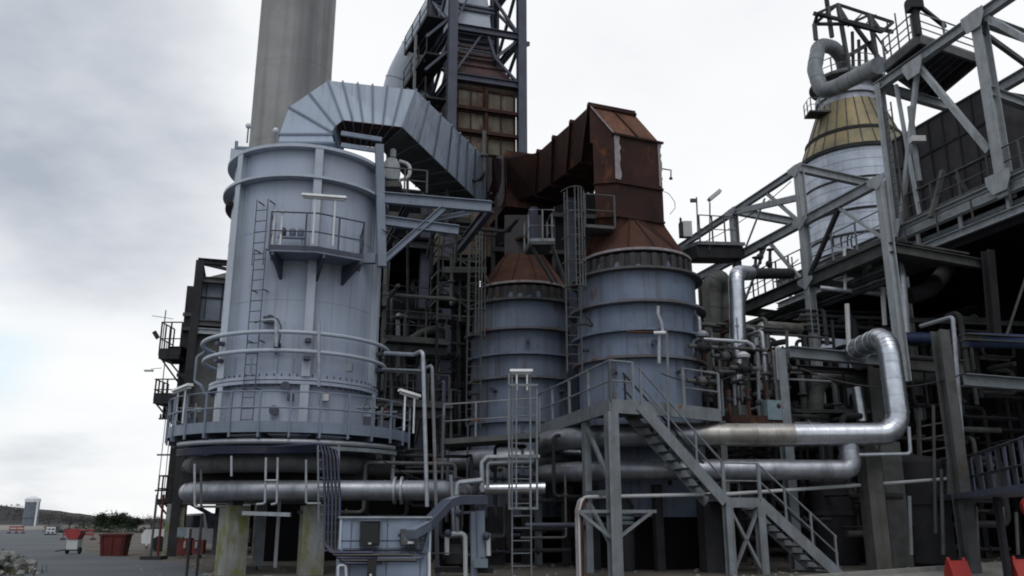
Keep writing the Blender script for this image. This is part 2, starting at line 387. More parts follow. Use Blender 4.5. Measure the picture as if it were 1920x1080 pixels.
def clad(name, label, pts, r, m, rb=None, sp=1.0, n=18, group=None, cat='pipe', par=None, band=True, bm_=None):
    """a clad pipe run: tube with lapped seams standing slightly proud"""
    p = fillet(pts, rb or r*1.6, 5); b = MB().tube(p, r, n)
    L = plen(p); k = int(L/sp)
    for i in range(1, len(p)-1):        # lobster back joints of the bends
        d0, d1 = (p[i]-p[i-1]).normalized(), (p[i+1]-p[i]).normalized()
        if r > .12 and band and d0.angle(d1) > .1:
            d = (d0+d1).normalized(); b.tube([p[i]-d*.012, p[i]+d*.012], r*1.03, n)
    if band:
        for i in range(1, k+1):
            q, d = along(p, min(L-.05, i*L/(k+1)))
            b.tube([q-d*.025, q+d*.025], r*1.035, n)
    if par is not None: return b.obj(name, m, par, label)
    return b.obj(name, m, None, label, cat, group)
def pipe(name, label, pts, r, m, rb=None, n=8, group=None, cat='pipe'):
    return MB().tube(fillet(pts, rb or r*2.5, 5), r, n).obj(name, m, None, label, cat, group)
def circ(c, r, phi, z): return V((c[0] + r*math.sin(phi), c[1] - r*math.cos(phi), z))
def arc(c, r, a0, a1, z, n=24): return [circ(c, r, a0 + (a1-a0)*i/n, z) for i in range(n+1)]
def resample(pts, sp, closed=False):
    L = plen(pts); k = max(1, round(L/sp))
    return [along(pts, i*L/k)[0] for i in range(k if closed else k+1)]
def railing(par, pts, m, h=1.0, sp=1.4, r=.024, toe=.14, mids=(.5,), posts=True, rb=.05):
    pts = [V(p) for p in pts]
    up = lambda z: [p + UP*z for p in pts]
    if posts:
        for q in resample(pts, sp):
            MB().bar(q, q + UP*h, r*2.1, r*2.1).obj('post', m, par)
    MB().tube(up(h), r, 6).obj('handrail', m, par)
    for f in mids: MB().tube(up(h*f), r*.85, 6).obj('mid_rail', m, par)
    if toe:
        b = MB()
        for i in range(len(pts)-1): b.bar(pts[i]+UP*toe/2, pts[i+1]+UP*toe/2, .012, toe)
        b.obj('toe_board', m, par)
def ladder(par, p0, p1, side, m, w=.45, rung=.3, r=.022, cage=None, out=None, hoops=.9):
    p0, p1, side = V(p0), V(p1), V(side).normalized()
    for s in (-1, 1): MB().bar(p0 + side*(s*w/2), p1 + side*(s*w/2), r*1.2, r*3).obj('stile', m, par)
    L = (p1-p0).length; d = (p1-p0).normalized(); k = int(L/rung)
    for i in range(1, k):
        q = p0 + d*(i*L/k)
        MB().tube([q - side*w/2, q + side*w/2], r*.6, 6).obj('rung', m, par)
    if cage:
        out = V(out).normalized(); R0 = .36
        z0, z1 = cage; nh = max(2, int((z1-z0)/hoops)+1)
        def hp(t, a): return p0 + d*t + out*(R0*math.sin(a)*1.0 + .28*math.sin(a)) + side*(-R0*math.cos(a))
        for i in range(nh):
            t = z0 + (z1-z0)*i/(nh-1)
            MB().tube([hp(t, PI*j/10) for j in range(11)], r*.8, 6).obj('hoop', m, par)
        for j in (2, 4, 5, 6, 8):
            MB().bar(hp(z0, PI*j/10), hp(z1, PI*j/10), r*1.6, r*.8).obj('cage_bar', m, par)
# ================================================================ the setting
G = MB()
n = 40
rad = [0, 6, 12, 18, 24, 30, 36, 44, 55, 70, 95, 140, 220, 400, 800, 1600, 3200]
vs = [V((0, 0, 0))]
for r_ in rad[1:]:
    for j in range(n): vs.append(V((r_*math.cos(2*PI*j/n), r_*math.sin(2*PI*j/n), 0)))
fs = [(0, 1+j, 1+(j+1) % n) for j in range(n)]
for i in range(len(rad)-2):
    for j in range(n): fs.append((1+i*n+j, 1+(i+1)*n+j, 1+(i+1)*n+(j+1) % n, 1+i*n+(j+1) % n))
G.add(vs, fs); G.obj('ground', groundm, kind='structure')
pts = [PZ(*q, 0) for q in ((-700, 1010), (-60, 986), (112, 986), (150, 1004), (160, 1036), (250, 1049), (330, 1054), (400, 1080))]
pts += [V((-5.5, 18, 0)), V((-5.5, -6, 0)), V((-40, -6, 0))]
MB().slab(pts, -.02, .006).obj('road', asphalt, kind='structure', smooth=False)
# pale concrete apron and kerb on the right
a0, a1 = PZ(1500, 1090, 0), PZ(1990, 1052, 0)
d_ = (a1-a0).normalized(); nrm_ = V((d_.y, -d_.x, 0))
MB().slab([a0, a1, a1+nrm_*9, a0+nrm_*9], -.02, .006).obj('pavement', kerbm, kind='structure', smooth=False)
MB().bar(a0+UP*.06, a1+UP*.06, .16, .13).obj('kerb', kerbm, kind='structure', smooth=False)

# far hills on the left, with a pale field at their foot
def ridge(name, prof, Y, depth, m, rough_):
    xs = []
    for i in range(len(prof)-1):
        (x0, y0), (x1, y1) = prof[i], prof[i+1]
        k = max(1, int(abs(x1-x0)/5))
        for j in range(k): xs.append((x0+(x1-x0)*j/k, y0+(y1-y0)*j/k))
    xs.append(prof[-1])
    rows = [(-.5, 0), (-.3, .35), (-.12, .8), (0, 1), (.2, .8), (.5, 0)]
    vs = []; 
    for px, py in xs:
        p = P(px, py, Y)
        for f, hh in rows:
            vs.append(V((p.x, Y + f*depth, max(-.5, p.z*hh + random.uniform(-1, 1)*rough_*hh)) ))
    m_ = len(rows); fs = []
    for i in range(len(xs)-1):
        for j in range(m_-1): fs.append((i*m_+j, (i+1)*m_+j, (i+1)*m_+j+1, i*m_+j+1))
    MB().add(vs, fs).obj(name, m, kind='structure')
ridge('hills', [(-900, 930), (-420, 944), (-200, 942), (-90, 944), (-30, 947), (8, 949), (40, 956), (75, 960), (110, 968), (150, 975), (190, 979), (300, 978), (420, 976), (600, 974)], 270, 150, hillm, .25)
MB().slab([PZ(*q, 0) for q in ((-300, 985), (-40, 984), (66, 984.5), (112, 990), (60, 993), (-300, 998))], -.02, .008).obj('field', pale_field, kind='structure', smooth=False)
# woodland covering the ridge: twiggy clumps, one mass
b = MB()
for i in range(620):
    px = random.uniform(-380, 430)
    base = 950 + max(0, px-8)*.19 if px > 0 else 948
    base = min(base, 980)
    c = P(px, base + random.uniform(0, 22)*(1 if px < 120 else .4), 262 + random.uniform(-45, 5))
    c.z = max(c.z, .1); hgt = random.uniform(.5, 1.5)
    for k in range(9):
        q = c + V((random.uniform(-1.3, 1.3), random.uniform(-1, 1), random.uniform(-.3, hgt)))
        s_ = random.uniform(.15, .45); a_ = random.uniform(0, PI)
        u_ = V((math.cos(a_), math.sin(a_), random.uniform(-.4, .4)))*s_; w_ = V((random.uniform(-.3, .3), random.uniform(-.3, .3), 1))*s_
        b.add([q-u_, q+w_*.3-u_*.2, q+u_, q+w_], [(0, 1, 2, 3)])
b.obj('woodland', twig, kind='stuff', label='bare winter woodland along the far ridge on the left', smooth=False)
b = MB()
for i in range(1500):
    px = random.uniform(84, 440); q0 = P(px, 1000, 92 + random.uniform(-3, 3)); hh = .55 + .3*math.sin(px*.09) + .2*math.sin(px*.31)
    for k in range(3):
        q = V((q0.x + random.uniform(-.3, .3), q0.y + random.uniform(-.4, .4), random.uniform(0, hh))); s_ = random.uniform(.04, .13); a_ = random.uniform(0, PI)
        u_ = V((math.cos(a_), math.sin(a_), random.uniform(-.4, .4)))*s_; w_ = V((random.uniform(-.3, .3), random.uniform(-.3, .3), 1))*s_
        b.add([q-u_, q+w_*.3-u_*.2, q+u_, q+w_], [(0, 1, 2, 3)])
b.obj('hedgerow', leafm, kind='stuff', label='low dark hedge running behind the skip and the mast', smooth=False)

def tree(name, label, base, h, w, leaf, nleaf, group=None, bare=False, seed=1, ls=.1):
    rnd = random.Random(seed)
    t = thing(name, label, 'tree', base, group)
    b = MB(); b.tube([base, base+V((.02*h, 0, .3*h)), base+V((-.01*h, 0, .62*h)), base+V((0, .01*h, .9*h))], [h*.045, h*.036, h*.02, h*.006], 7)
    tips = []
    for i in range(9 if not bare else 16):
        a = rnd.uniform(0, 2*PI); z0 = rnd.uniform(.15, .6)*h
        p0 = base + UP*z0; L_ = w*.5*rnd.uniform(.5, 1)
        p1 = p0 + V((math.cos(a)*L_*.55, math.sin(a)*L_*.55, rnd.uniform(.12, .2)*h)); p2 = p1 + V((math.cos(a)*L_*.45, math.sin(a)*L_*.45, rnd.uniform(.05, .2)*h))
        b.tube([p0, p1, p2], [h*.018, h*.011, h*.004], 5); tips += [p1, p2]
        if bare:
            for k in range(6):
                q = p1 + (p2-p1)*rnd.random(); b.tube([q, q+V((rnd.uniform(-.12, .12)*w, rnd.uniform(-.12, .12)*w, rnd.uniform(.05, .2)*h))], [h*.005, h*.002], 4)
    b.obj('trunk', bark, t)
    cr_ = MB()
    cl = []
    for i in range(26):
        a = rnd.uniform(0, 2*PI); rr = w*.5*math.sqrt(rnd.random())*.95; z = h*rnd.uniform(.3, .97)
        z = min(z, h*(1.0-.42*(rr/(w*.5))**2))
        cl.append((base+V((rr*math.cos(a), rr*math.sin(a), z)), rnd.uniform(.09, .18)*w))
    cl += [(p, w*.1) for p in tips]
    for i in range(nleaf):
        c, cr0 = rnd.choice(cl)
        q = c + V((rnd.gauss(0, .55), rnd.gauss(0, .55), rnd.gauss(0, .38)))*cr0
        s_ = ls*rnd.uniform(.5, 1.2)
        u_ = V((rnd.uniform(-1, 1), rnd.uniform(-1, 1), rnd.uniform(-.5, .5))).normalized()*s_
        w_ = u_.cross(V((rnd.uniform(-1, 1), rnd.uniform(-1, 1), rnd.uniform(-1, 1)))).normalized()*s_*.6
        cr_.add([q-u_, q-w_, q+u_, q+w_], [(0, 1, 2, 3)])
    cr_.obj('crown', leaf, t, smooth=False)
def gpt(px, Y): p = P(px, 980, Y); return V((p.x, p.y, 0))
tree('evergreen_tree', 'dark spreading evergreen tree beyond the red skip', gpt(206, 96), 2.05, 3.5, leafm, 7000, seed=3, ls=.095)
tree('evergreen_tree', 'lower dark evergreen between the spreading evergreen and the mast', gpt(242, 98), 1.6, 2.9, leafm, 4800, seed=4, ls=.09)
tree('bare_tree', 'bare winter tree on the skyline left of the spreading evergreen', gpt(157, 112), 1.75, 2.0, twig, 260, seed=5, bare=True, ls=.06)
tree('bare_tree', 'bare winter tree on the skyline just right of the wheeled cart', gpt(131, 115), 1.7, 2.2, twig, 240, seed=6, bare=True, ls=.06)
tree('bare_tree', 'bare pale tree seen behind the red legged mast', gpt(287, 105), 1.9, 3.0, twig, 420, seed=8, bare=True, ls=.07)

# silo
s_b = gpt(56, 172)
t = thing('storage_silo', 'grey silo with white cap in front of the far ridge', 'silo', s_b)
MB().lathe(s_b, [(1.32, 0), (1.32, 4.5)], 28).obj('shell', box_grey, t)
MB().lathe(s_b, [(1.42, 4.5), (1.42, 5.1), (1.25, 5.25), (.5, 5.55), (.0001, 5.6)], 28).obj('cap', white, t)
MB().bar(s_b+V((1.3, -.55, 0)), s_b+V((1.3, -.55, 4.5)), .32, .2).obj('access_tube', white, t)
MB().hoop(s_b, 1.31, 1.36, 1.4, 1.5, 28).obj('band', steel_dark, t)

# skip
def skip(base, rz):
    t = thing('waste_skip', 'dark red steel skip standing on the left edge of the road', 'skip', base)
    ca = V((math.cos(rz), math.sin(rz), 0)); cb = V((-math.sin(rz), math.cos(rz), 0))
    def q(a, b, z): return base + ca*a + cb*b + UP*z
    w0, w1, d0, d1, h = .42, .49, .35, .45, .82
    B = MB(); th = .03
    o = [q(-w0, -d0, 0), q(w0, -d0, 0), q(w0, d0, 0), q(-w0, d0, 0), q(-w1, -d1, h), q(w1, -d1, h), q(w1, d1, h), q(-w1, d1, h)]
    i = [q(-w0+th, -d0+th, .04), q(w0-th, -d0+th, .04), q(w0-th, d0-th, .04), q(-w0+th, d0-th, .04), q(-w1+th, -d1+th, h), q(w1-th, -d1+th, h), q(w1-th, d1-th, h), q(-w1+th, d1-th, h)]
    B.add(o+i, [(0, 3, 2, 1), (0, 1, 5, 4), (1, 2, 6, 5), (2, 3, 7, 6), (3, 0, 4, 7), (8, 9, 10, 11), (8, 12, 13, 9), (9, 13, 14, 10), (10, 14, 15, 11), (11, 15, 12, 8), (4, 5, 13, 12), (5, 6, 14, 13), (6, 7, 15, 14), (7, 4, 12, 15)])
    B.obj('hopper', red_dark, t)
    B = MB()
    for (a, b_) in (((-w1-.02, -d1-.02), (w1+.02, -d1-.02)), ((w1+.02, -d1-.02), (w1+.02, d1+.02)), ((w1+.02, d1+.02), (-w1-.02, d1+.02)), ((-w1-.02, d1+.02), (-w1-.02, -d1-.02))):
        B.bar(q(*a, h), q(*b_, h), .05, .06)
    B.obj('rim', red_dark, t)
    for k in (-.5, 0, .5): MB().bar(q(k*w0*1.6, -d0-.02, .02), q(k*w1*1.6, -d1-.03, h-.03), .05, .04, hint=ca).obj('stiffener', red_dark, t)
    for s in (-1, 1): MB().tube([q(s*(w1+.03), -.1, h*.6), q(s*(w1+.1), -.1, h*.6)], .035, 8).obj('lifting_lug', red_dark, t)
skip(PZ(203, 1043, 0) + V((0, .5, 0)), .12)

# small wheeled cart with red hood
cb_ = PZ(137, 1039, 0)
t = thing('hose_cart', 'grey wheeled cart with a red hood on the road beside the skip', 'cart', cb_)
MB().box(cb_+V((0, 0, .38)), (.46, .4, .42)).obj('cabinet', greyp, t)
MB().box(cb_+V((0, 0, .17)), (.5, .46, .05)).obj('chassis', steel_dark, t)
B = MB()
B.extrude(cb_+V((0, -.24, .60)), cb_+V((0, .24, .60)), [(-.2, 0), (.2, 0), (.3, .2), (.3, .36), (.24, .42), (-.24, .42), (-.3, .36), (-.3, .2)]); B.obj('hood', red, t)
for s in (-1, 1):
    w = MB().lathe(V((0, 0, 0)), [(.02, -.03), (.13, -.035), (.15, 0), (.13, .035), (.02, .03)], 18)
    w.v = [V((p.z + cb_.x + s*.26, p.x + cb_.y, p.y + .15)) for p in w.v]; w.obj('wheel', tyre, t)
MB().tube([cb_+V((-.2, .1, .2)), cb_+V((-.75, .1, .12)), cb_+V((-.8, .1, .1))], .025, 6).obj('drawbar', steel_dark, t)
MB().tube([cb_+V((-.46, .4, 0)), cb_+V((-.46, .4, .75))], .03, 8).obj('bollard', steel_dark, label='thin dark bollard beside the wheeled cart', cat='bollard')
# long red and white barriers further back
def barrier(px0, px1, py, Y, label, m):
    a, b = gpt(px0, Y), gpt(px1, Y)
    t = thing('road_barrier', label, 'barrier', a, 'plastic barriers beyond the cart')
    for z in (.35, .62): MB().bar(a+UP*z, b+UP*z, .06, .12).obj('plank', m, t)
    for f in (0, .5, 1):
        q = a+(b-a)*f; MB().box(q+UP*.34, (.05, .05, .68)).obj('post', m, t)
        MB().box(q+UP*.05, (.16, .5, .1)).obj('foot', tyre, t)
barrier(122, 178, 1000, 62, 'long red barrier beyond the cart and skip', red)
barrier(20, 46, 990, 88, 'short red barrier near the foot of the silo', red)
barrier(90, 105, 990, 80, 'short white barrier between the silo and the cart', white)

# two-legged mast
mb_ = PZ(288, 1049, 0)
t = thing('cable_mast', 'slender ladder-like mast with red lower leg and crossarms beside the left tower', 'mast', mb_)
Lg = 5.6
for s, m_ in ((-.13, steel_dull), (.14, red_dark)):
    MB().tube([mb_+V((s, 0, .1)), mb_+V((s*.9, 0, 2.3))], .045, 8).obj('leg', m_, t)
    MB().tube([mb_+V((s*.9, 0, 2.3)), mb_+V((s*.75, 0, Lg))], .016, 6).obj('pole', steel_dull, t)
for z, w in ((1.1, .2), (2.45, .22), (3.75, .28), (5.1, .36)): MB().bar(mb_+V((-w, 0, z)), mb_+V((w, 0, z)), .05, .06).obj('crossarm', steel_dark, t)
for x in (-.3, 0, .3): MB().lathe(mb_+V((x, 0, 5.13)), [(.02, 0), (.05, .03), (.03, .08), (.05, .11), (.01, .16)], 8).obj('insulator', steel_dark, t)
MB().box(mb_+V((0, 0, .06)), (.75, .7, .12)).obj('footing', steel_dark, t)
pb = PZ(274, 1030, 0)
t = thing('marker_post', 'striped white and grey marker post left of the mast', 'post', pb)
for k in range(5): MB().lathe(pb+UP*(k*.17), [(.05, 0), (.05, .17)], 10).obj('band', white if k % 2 else steel_dull, t)

# rubble and weeds heaped at the near left
b = MB(); wb = MB()
c0 = PZ(4, 1078, 0) + V((-.3, .3, 0))
for i in range(150):
    a = random.uniform(0, 2*PI); r_ = abs(random.gauss(0, .55)); s_ = random.uniform(.04, .2)*(1.2 if r_ < .6 else .7)
    q = c0 + V((math.cos(a)*r_*.85, math.sin(a)*r_*1.6, max(0, .6*(1-r_*.7))*random.random()))
    st = MB().ball((0, 0, 0), s_, 6)
    b.add([q + V((p.x*random.uniform(.7, 1.3), p.y*random.uniform(.7, 1.3), p.z*random.uniform(.6, 1.0))) for p in st.v], st.f)
b.obj('rubble', stone, kind='stuff', label='heap of grey rubble on the near left edge of the road', smooth=False)
for i in range(420):
    a = random.uniform(0, 2*PI); r_ = abs(random.gauss(0, .5))
    q = c0 + V((math.cos(a)*r_*.95, math.sin(a)*r_*1.8, 0)); hh = random.uniform(.06, .3)
    l = V((random.uniform(-.25, .25), random.uniform(-.25, .25), 1))*hh; w_ = V((math.cos(a+1), math.sin(a+1), 0))*random.uniform(.008, .03)
    wb.add([q-w_, q+w_, q+l*.6+w_*.8, q+l, q+l*.6-w_*.8], [(0, 1, 2, 3, 4)])
wb.obj('weeds', weed, kind='stuff', label='rough dry weeds growing through the rubble', smooth=False)

# chimney
cz = P(543, 250, 86)
cc = V((P(543, 250, 86).x, 86, 0))
def chw(y, x0, x1): 
    return (P(x1, y, 86).x - P(x0, y, 86).x)/2, P((x0+x1)/2, y, 86).z
r1, z1 = chw(245, 463, 604); r0_, z0_ = chw(0, 488, 622.5)
sl = (r1-r0_)/(z0_-z1)
t = thing('concrete_chimney', 'tall stained concrete chimney behind the grey vessel', 'chimney', cc)
MB().lathe(cc, [(r1+sl*z1, 0), (r1, z1), (r0_, z0_), (r0_-sl*12, z0_+12), (r0_-sl*12-.35, z0_+12), (r0_-.4, z0_)], 72).obj('shaft', concrete, t)
for k in range(1, 9):
    z = 12 + k*9.3; rr = r1 + sl*(z1-z)
    MB().hoop(cc, rr-.02, rr+.012, z, z+.06, 72).obj('lift_joint', concrete, t)
# ================================================================ the grey blue vessel on the left
def zf(y, Y): return P(960, y, Y).z
VC = V((-6.63, 26, 0)); VR = 2.30
zt, zb = zf(273, 23.65), zf(800, 23.6)
z_r2 = zf(329, 23.5); z_fl = zf(712, 23.5)
vs_ = thing('process_vessel', 'tall grey blue vessel with upright ribs on concrete columns, nearest on the left', 'vessel', VC)
MB().lathe(VC, [(VR, zb-1.0), (VR, z_fl-.1), (VR, z_fl+.1), (VR, zt-.05), (VR-.25, zt+.03), (.9, zt+.35), (.0001, zt+.4)], 96).obj('shell', paint_blue, vs_)
MB().hoop(VC, VR-.02, VR+.24, zt-.1, zt, 96).obj('top_flange', paint_light, vs_)
MB().hoop(VC, VR-.02, VR+.3, z_r2-.05, z_r2+.03, 96).obj('stiffening_ring', paint_light, vs_)
MB().hoop(VC, VR-.02, VR+.2, z_r2-.42, z_r2-.30, 40, R(-120), R(-62)).obj('stiffening_ring', rust_purple, vs_, 'oxide red ring segment on the shaded left side')
f_ = MB(); f_.hoop(VC, VR-.02, VR+.2, z_fl-.1, z_fl-.01, 96); f_.hoop(VC, VR-.02, VR+.2, z_fl+.015, z_fl+.1, 96); f_.obj('body_flange', paint_blue, vs_)
f_ = MB()
for k in range(72):
    a = 2*PI*k/72; f_.tube([circ(VC, VR+.12, a, z_fl-.17), circ(VC, VR+.12, a, z_fl+.19)], .022, 6)
f_.obj('flange_bolts', steel_navy, vs_)
for k in range(-2, 4):
    a = R(20 + 60*k)
    d = V((math.sin(a), -math.cos(a), 0)); tn = V((math.cos(a), math.sin(a), 0))
    B = MB()
    for za, zc in ((zb-.1, z_fl-.12), (z_fl+.12, zt-.13)):
        p0 = VC + d*(VR+.12); B.ibeam(p0+UP*za, p0+UP*zc, .24, .26, .025, hint=d)
    B.obj('rib', paint_light, vs_)
# seams in the shell
B = MB()
for y in (430, 560): 
    z = zf(y, 23.6); B.hoop(VC, VR-.01, VR+.008, z, z+.03, 96)
B.obj('weld_seam', paint_blue, vs_)
# small boxes and brackets fixed at ring pipe level
for k, a in enumerate((-40, 20, 80)):
    a = R(a); d = V((math.sin(a), -math.cos(a), 0))
    for z in (zf(637, 23.4), zf(670, 23.4)):
        MB().bar(VC+d*(VR+.2)+UP*z, VC+d*(VR+.48)+UP*z, .16, .1).obj('pipe_bracket', steel_navy, vs_)
# nozzle and instrument on the shell near the ladder
for a, y in ((-5, 600), (8, 725), (34, 740), (2, 770)):
    a = R(a); d = V((math.sin(a), -math.cos(a), 0)); z = zf(y, 23.6)
    nz_ = MB().tube([VC+d*(VR-.05)+UP*z, VC+d*(VR+.16)+UP*z], .09, 12).obj('nozzle', paint_light, vs_)
    MB().tube([VC+d*(VR+.14)+UP*z, VC+d*(VR+.2)+UP*z], .14, 12).obj('flange', steel_navy, nz_)

# supporting concrete columns
for k, (px, a, lab) in enumerate(((437, .75, 'square concrete column with green algae under the left front of the blue vessel'), (585, .4, 'square concrete column with green algae under the right front of the blue vessel'))):
    q = P(px, 1000, 23.9); b0 = V((q.x, 23.9, 0)); 
    t = thing('concrete_column', lab, 'column', b0, 'concrete columns under the blue vessel')
    MB().box(b0+UP*(zf(948, 24)/2), (.60, .60, zf(948, 24)), a).obj('shaft', conc_col, t)
    MB().box(b0+UP*(zf(948, 24)+.1), (.3, .3, .2), a).obj('bearing', steel_navy, t)
for k, (px, Y, lab) in enumerate(((488, 28, 'grey steel column behind the left concrete column'), (520, 27.2, 'thin pale steel column between the two concrete columns'))):
    q = P(px, 1000, Y); b0 = V((q.x, Y, 0))
    MB().ibeam(b0, b0+UP*2.2, .3 if k == 0 else .1, .3 if k == 0 else .1, .03).obj('steel_column', steel_grey if k == 0 else white, None, lab, 'column')
# table slab under the vessel
t = thing('support_frame', 'dark ring beam carrying the blue vessel on its columns', 'frame', VC+UP*2.3)
MB().lathe(VC, [(2.45, zb-.95), (2.45, zb-.45), (2.3, zb-.45)], 48).obj('ring_beam', steel_navy, t)
for s in (-1, 1):
    MB().ibeam(VC+V((-2.6, s*1.5, 2.62)), VC+V((2.6, s*1.5, 2.62)), .2, .42, .03).obj('beam', steel_dark, t)
    MB().ibeam(VC+V((s*1.4, -1.9, 2.3)), VC+V((s*1.4, 1.9, 2.3)), .2, .2, .03).obj('cross_beam', steel_dark, t)
MB().bar(P(455, 962, 23.0), P(545, 965, 23.0), .12, .1).obj('lower_beam', galv, t)

# platform round the vessel at the foot of the shell
zd = zf(800, 22.35); PR = 3.48
t = thing('ring_platform', 'curved walkway with railings round the foot of the blue vessel', 'platform', VC+UP*zd)
MB().hoop(VC, VR+.05, PR, zd-.06, zd, 96).obj('deck', steel_navy, t)
segs = 14
for k in range(segs):
    a0, a1 = 2*PI*k/segs+.006, 2*PI*(k+1)/segs-.006
    MB().hoop(VC, PR, PR+.03, zd-.12, zd+.17, 8, a0, a1).obj('fascia', steel_blue, t)
for k in range(segs*2):
    a = 2*PI*k/(segs*2); d = V((math.sin(a), -math.cos(a), 0))
    if k % 2 == 0:
        B = MB(); B.extrude(VC+d*(VR+.02)+UP*(zd-.2), VC+d*(PR-.02)+UP*(zd-.12), [(-.05, -.14), (.05, -.14), (.05, .06), (-.05, .06)]); B.obj('bracket', steel_navy, t)
    q = circ(VC, PR+.05, a, zd-.25)
    MB().bar(q, q+UP*1.2, .05, .05, hint=d).obj('post', steel_blue, t)
for z, r_ in ((zd+.95, .02), (zd+.52, .028)):
    MB().tube(arc(VC, PR+.05, 0, 2*PI*.999, z, 96)[:-1], r_, 6, closed=True).obj('handrail' if z > zd+.7 else 'mid_rail', steel_blue, t)

# ring pipes
def ringpipe(name, label, c, r0, r, z, m, n=96, seam=None, a0=0, a1=2*PI, cat='pipe'):
    full = abs(a1-a0-2*PI) < 1e-6
    p = arc(c, r0, a0, a1, z, n); B = MB()
    if full: B.tube(p[:-1], r, 16, closed=True)
    else: B.tube(p, r, 16)
    if seam:
        k = int((a1-a0)*r0/seam)
        for i in range(k):
            a = a0 + (a1-a0)*(i+.5)/k; d_ = .018/r0
            B.tube([circ(c, r0, a-d_, z), circ(c, r0, a+d_, z)], r*1.035, 16)
    return B.obj(name, m, None, label, cat)
z_hp = zf(918, 22.6); z_dp = zf(866, 22.8)
xh = P(792, 918, 23.3).x
clad('header_pipe', 'large clad pipe curving low round the columns of the blue vessel and running off right', [circ(VC, 2.78, R(-200) + R(200)*i/60, z_hp) for i in range(61)] + [V((xh, VC.y-2.75, z_hp)), V((xh+.5, VC.y-2.5, z_hp)), V((xh+1.1, VC.y, z_hp))], .26, alu_dull, rb=.02, sp=.6, n=20)
for dx in (0, .18): MB().tube([V((xh-.75+dx, VC.y-2.75, z_hp)), V((xh-.69+dx, VC.y-2.75, z_hp))], .36, 20).obj('pipe_flange', galv, None, 'flange on the right end of the low clad pipe under the blue vessel', 'flange', 'flanges of the low clad pipe')
ringpipe('header_pipe', 'upper dark ring pipe between the walkway and the lower clad ring pipe', VC, 2.78, .25, z_dp, steel_dull, seam=.9)
for r0, y, lab in ((2.78, 623, 'uppermost thin ring pipe bracketed round the blue vessel'), (2.70, 657, 'second thin ring pipe bracketed round the blue vessel below the uppermost')):
    ringpipe('spray_pipe', lab, VC, r0, .06, zf(y, 23.3), paint_light, a0=R(-100), a1=R(100), n=60)
ringpipe('spray_pipe', 'pale pipe curving just under the edge of the vessel walkway', VC, 3.38, .07, zf(827, 22.6), galv, a0=R(-48), a1=R(72), n=60)
# loop joining the two ring pipes at the left end
a = R(-100)
pipe('riser_pipe', 'bent grey riser at the left end of the ring pipes', [circ(VC, 2.78, R(-88), zf(625, 23.3)), circ(VC, 3.0, R(-84), zf(640, 23.3)), circ(VC, 3.0, R(-84), zf(690, 23.3)), circ(VC, 2.75, R(-80), zf(700, 23.3)), circ(VC, 2.6, R(-80), zf(720, 23.3))], .045, steel_blue)
for px, y0, y1, lab in ((598, 600, 725, 'pale upright riser pipe right of the central rib of the blue vessel'), (518, 600, 650, 'short pale riser pipe with bent top right of the vessel ladder')):
    q0, q1 = P(px, y1, 23.1), P(px, y0, 23.1)
    pts = [q0, q1] if px > 590 else [q0, q1, q1+V((-.18, .1, .03)), q1+V((-.45, .2, .02))]
    pipe('riser_pipe', lab, pts, .045, galv)
# small droppers from the upper ring pipes over the flange
for k, px in enumerate((440, 470, 520, 550, 590)):
    q = P(px, 700, 23.05)
    MB().tube([q, q+UP*.42], .03, 6).obj('drain_pipe', steel_blue, None, 'short drain stub standing at the body flange of the blue vessel', 'pipe', 'drain stubs at the body flange')

# blue black cables under the walkway, down and across to the boxes
t = thing('cable_run', 'bundle of dark blue and black cables under the walkway and down to the wall boxes', 'cables', circ(VC, 3.7, R(10), 2.0))
for k in range(5):
    rr = 3.36; z = zf(838, 22.6) - .036*k
    px = 606 + k*7; pxe = 700 + k*4
    p = arc(VC, rr, R(-50), R(5), z, 24)
    down = P(px, 850, 21.6)
    pts = p + [V((down.x-.1, down.y+.1, z)), V((down.x, down.y, z-.25))]
    zl = zf(1036+k*5, 20.3)
    pts += [V((P(px, 1000, 21.4).x, 21.4, 1.9)), V((P(px+2, 1030, 20.3).x, 20.3, zl+.2)), V((P(px+14, 1040, 20.22).x, 20.22, zl)), V((P(pxe+(70 if k % 2 else 0), 1045, 20.28).x, 20.28, zl))]
    MB().tube(fillet(pts[:25], .01, 1) + fillet(pts[25:], .12, 4), .034, 6).obj('cable', cable_blue if k % 2 == 0 else black, t)
ct = thing('cable_ladder', 'upright cable ladder carrying the blue cables left of the grey cabinet', 'cable ladder', P(620, 1060, 21.7))
for px in (598, 637):
    MB().bar(P(px, 1046, 21.7), P(px-2, 835, 21.7), .04, .09).obj('stile', steel_grey, ct)
for i in range(12):
    y = 845 + i*17; MB().bar(P(598, y, 21.72), P(637, y, 21.72), .03, .03).obj('rung', steel_grey, ct)

# ladder up the shell and the little balcony
def vladder(name, label, px0, y0, px1, y1, Y, w, m, side=AX, **k):
    a, b = P(px0, y0, Y), P(px1, y1, Y)
    t = thing(name, label, 'ladder', a); ladder(t, a, b, side, m, w=w, **k); return t
a = R(-14); d = V((math.sin(a), -math.cos(a), 0)); tn = V((math.cos(a), math.sin(a), 0))
lb = VC + d*(VR+.30)
t = thing('vessel_ladder', 'tall thin caged ladder on the left front of the blue vessel', 'ladder', lb+UP*zd)
ladder(t, lb+UP*zd, lb+UP*zf(470, 23.6), tn, steel_navy, w=.36, r=.022)
lb2 = VC + d*(VR+.36) - tn*.02
ladder(t, lb2+UP*(zf(500, 23.6)), lb2+UP*zf(378, 23.6), tn, steel_navy, w=.36, r=.022)
for z in (zf(380, 23.6), zf(470, 23.6), zf(545, 23.6), zf(640, 23.6), zf(730, 23.6)):
    for s in (-.18, .18): MB().bar(lb+tn*s-d*.3+UP*z, lb+tn*s+UP*z, .03, .03).obj('stand_off', steel_navy, t)
zb_ = zf(460, 22.4)
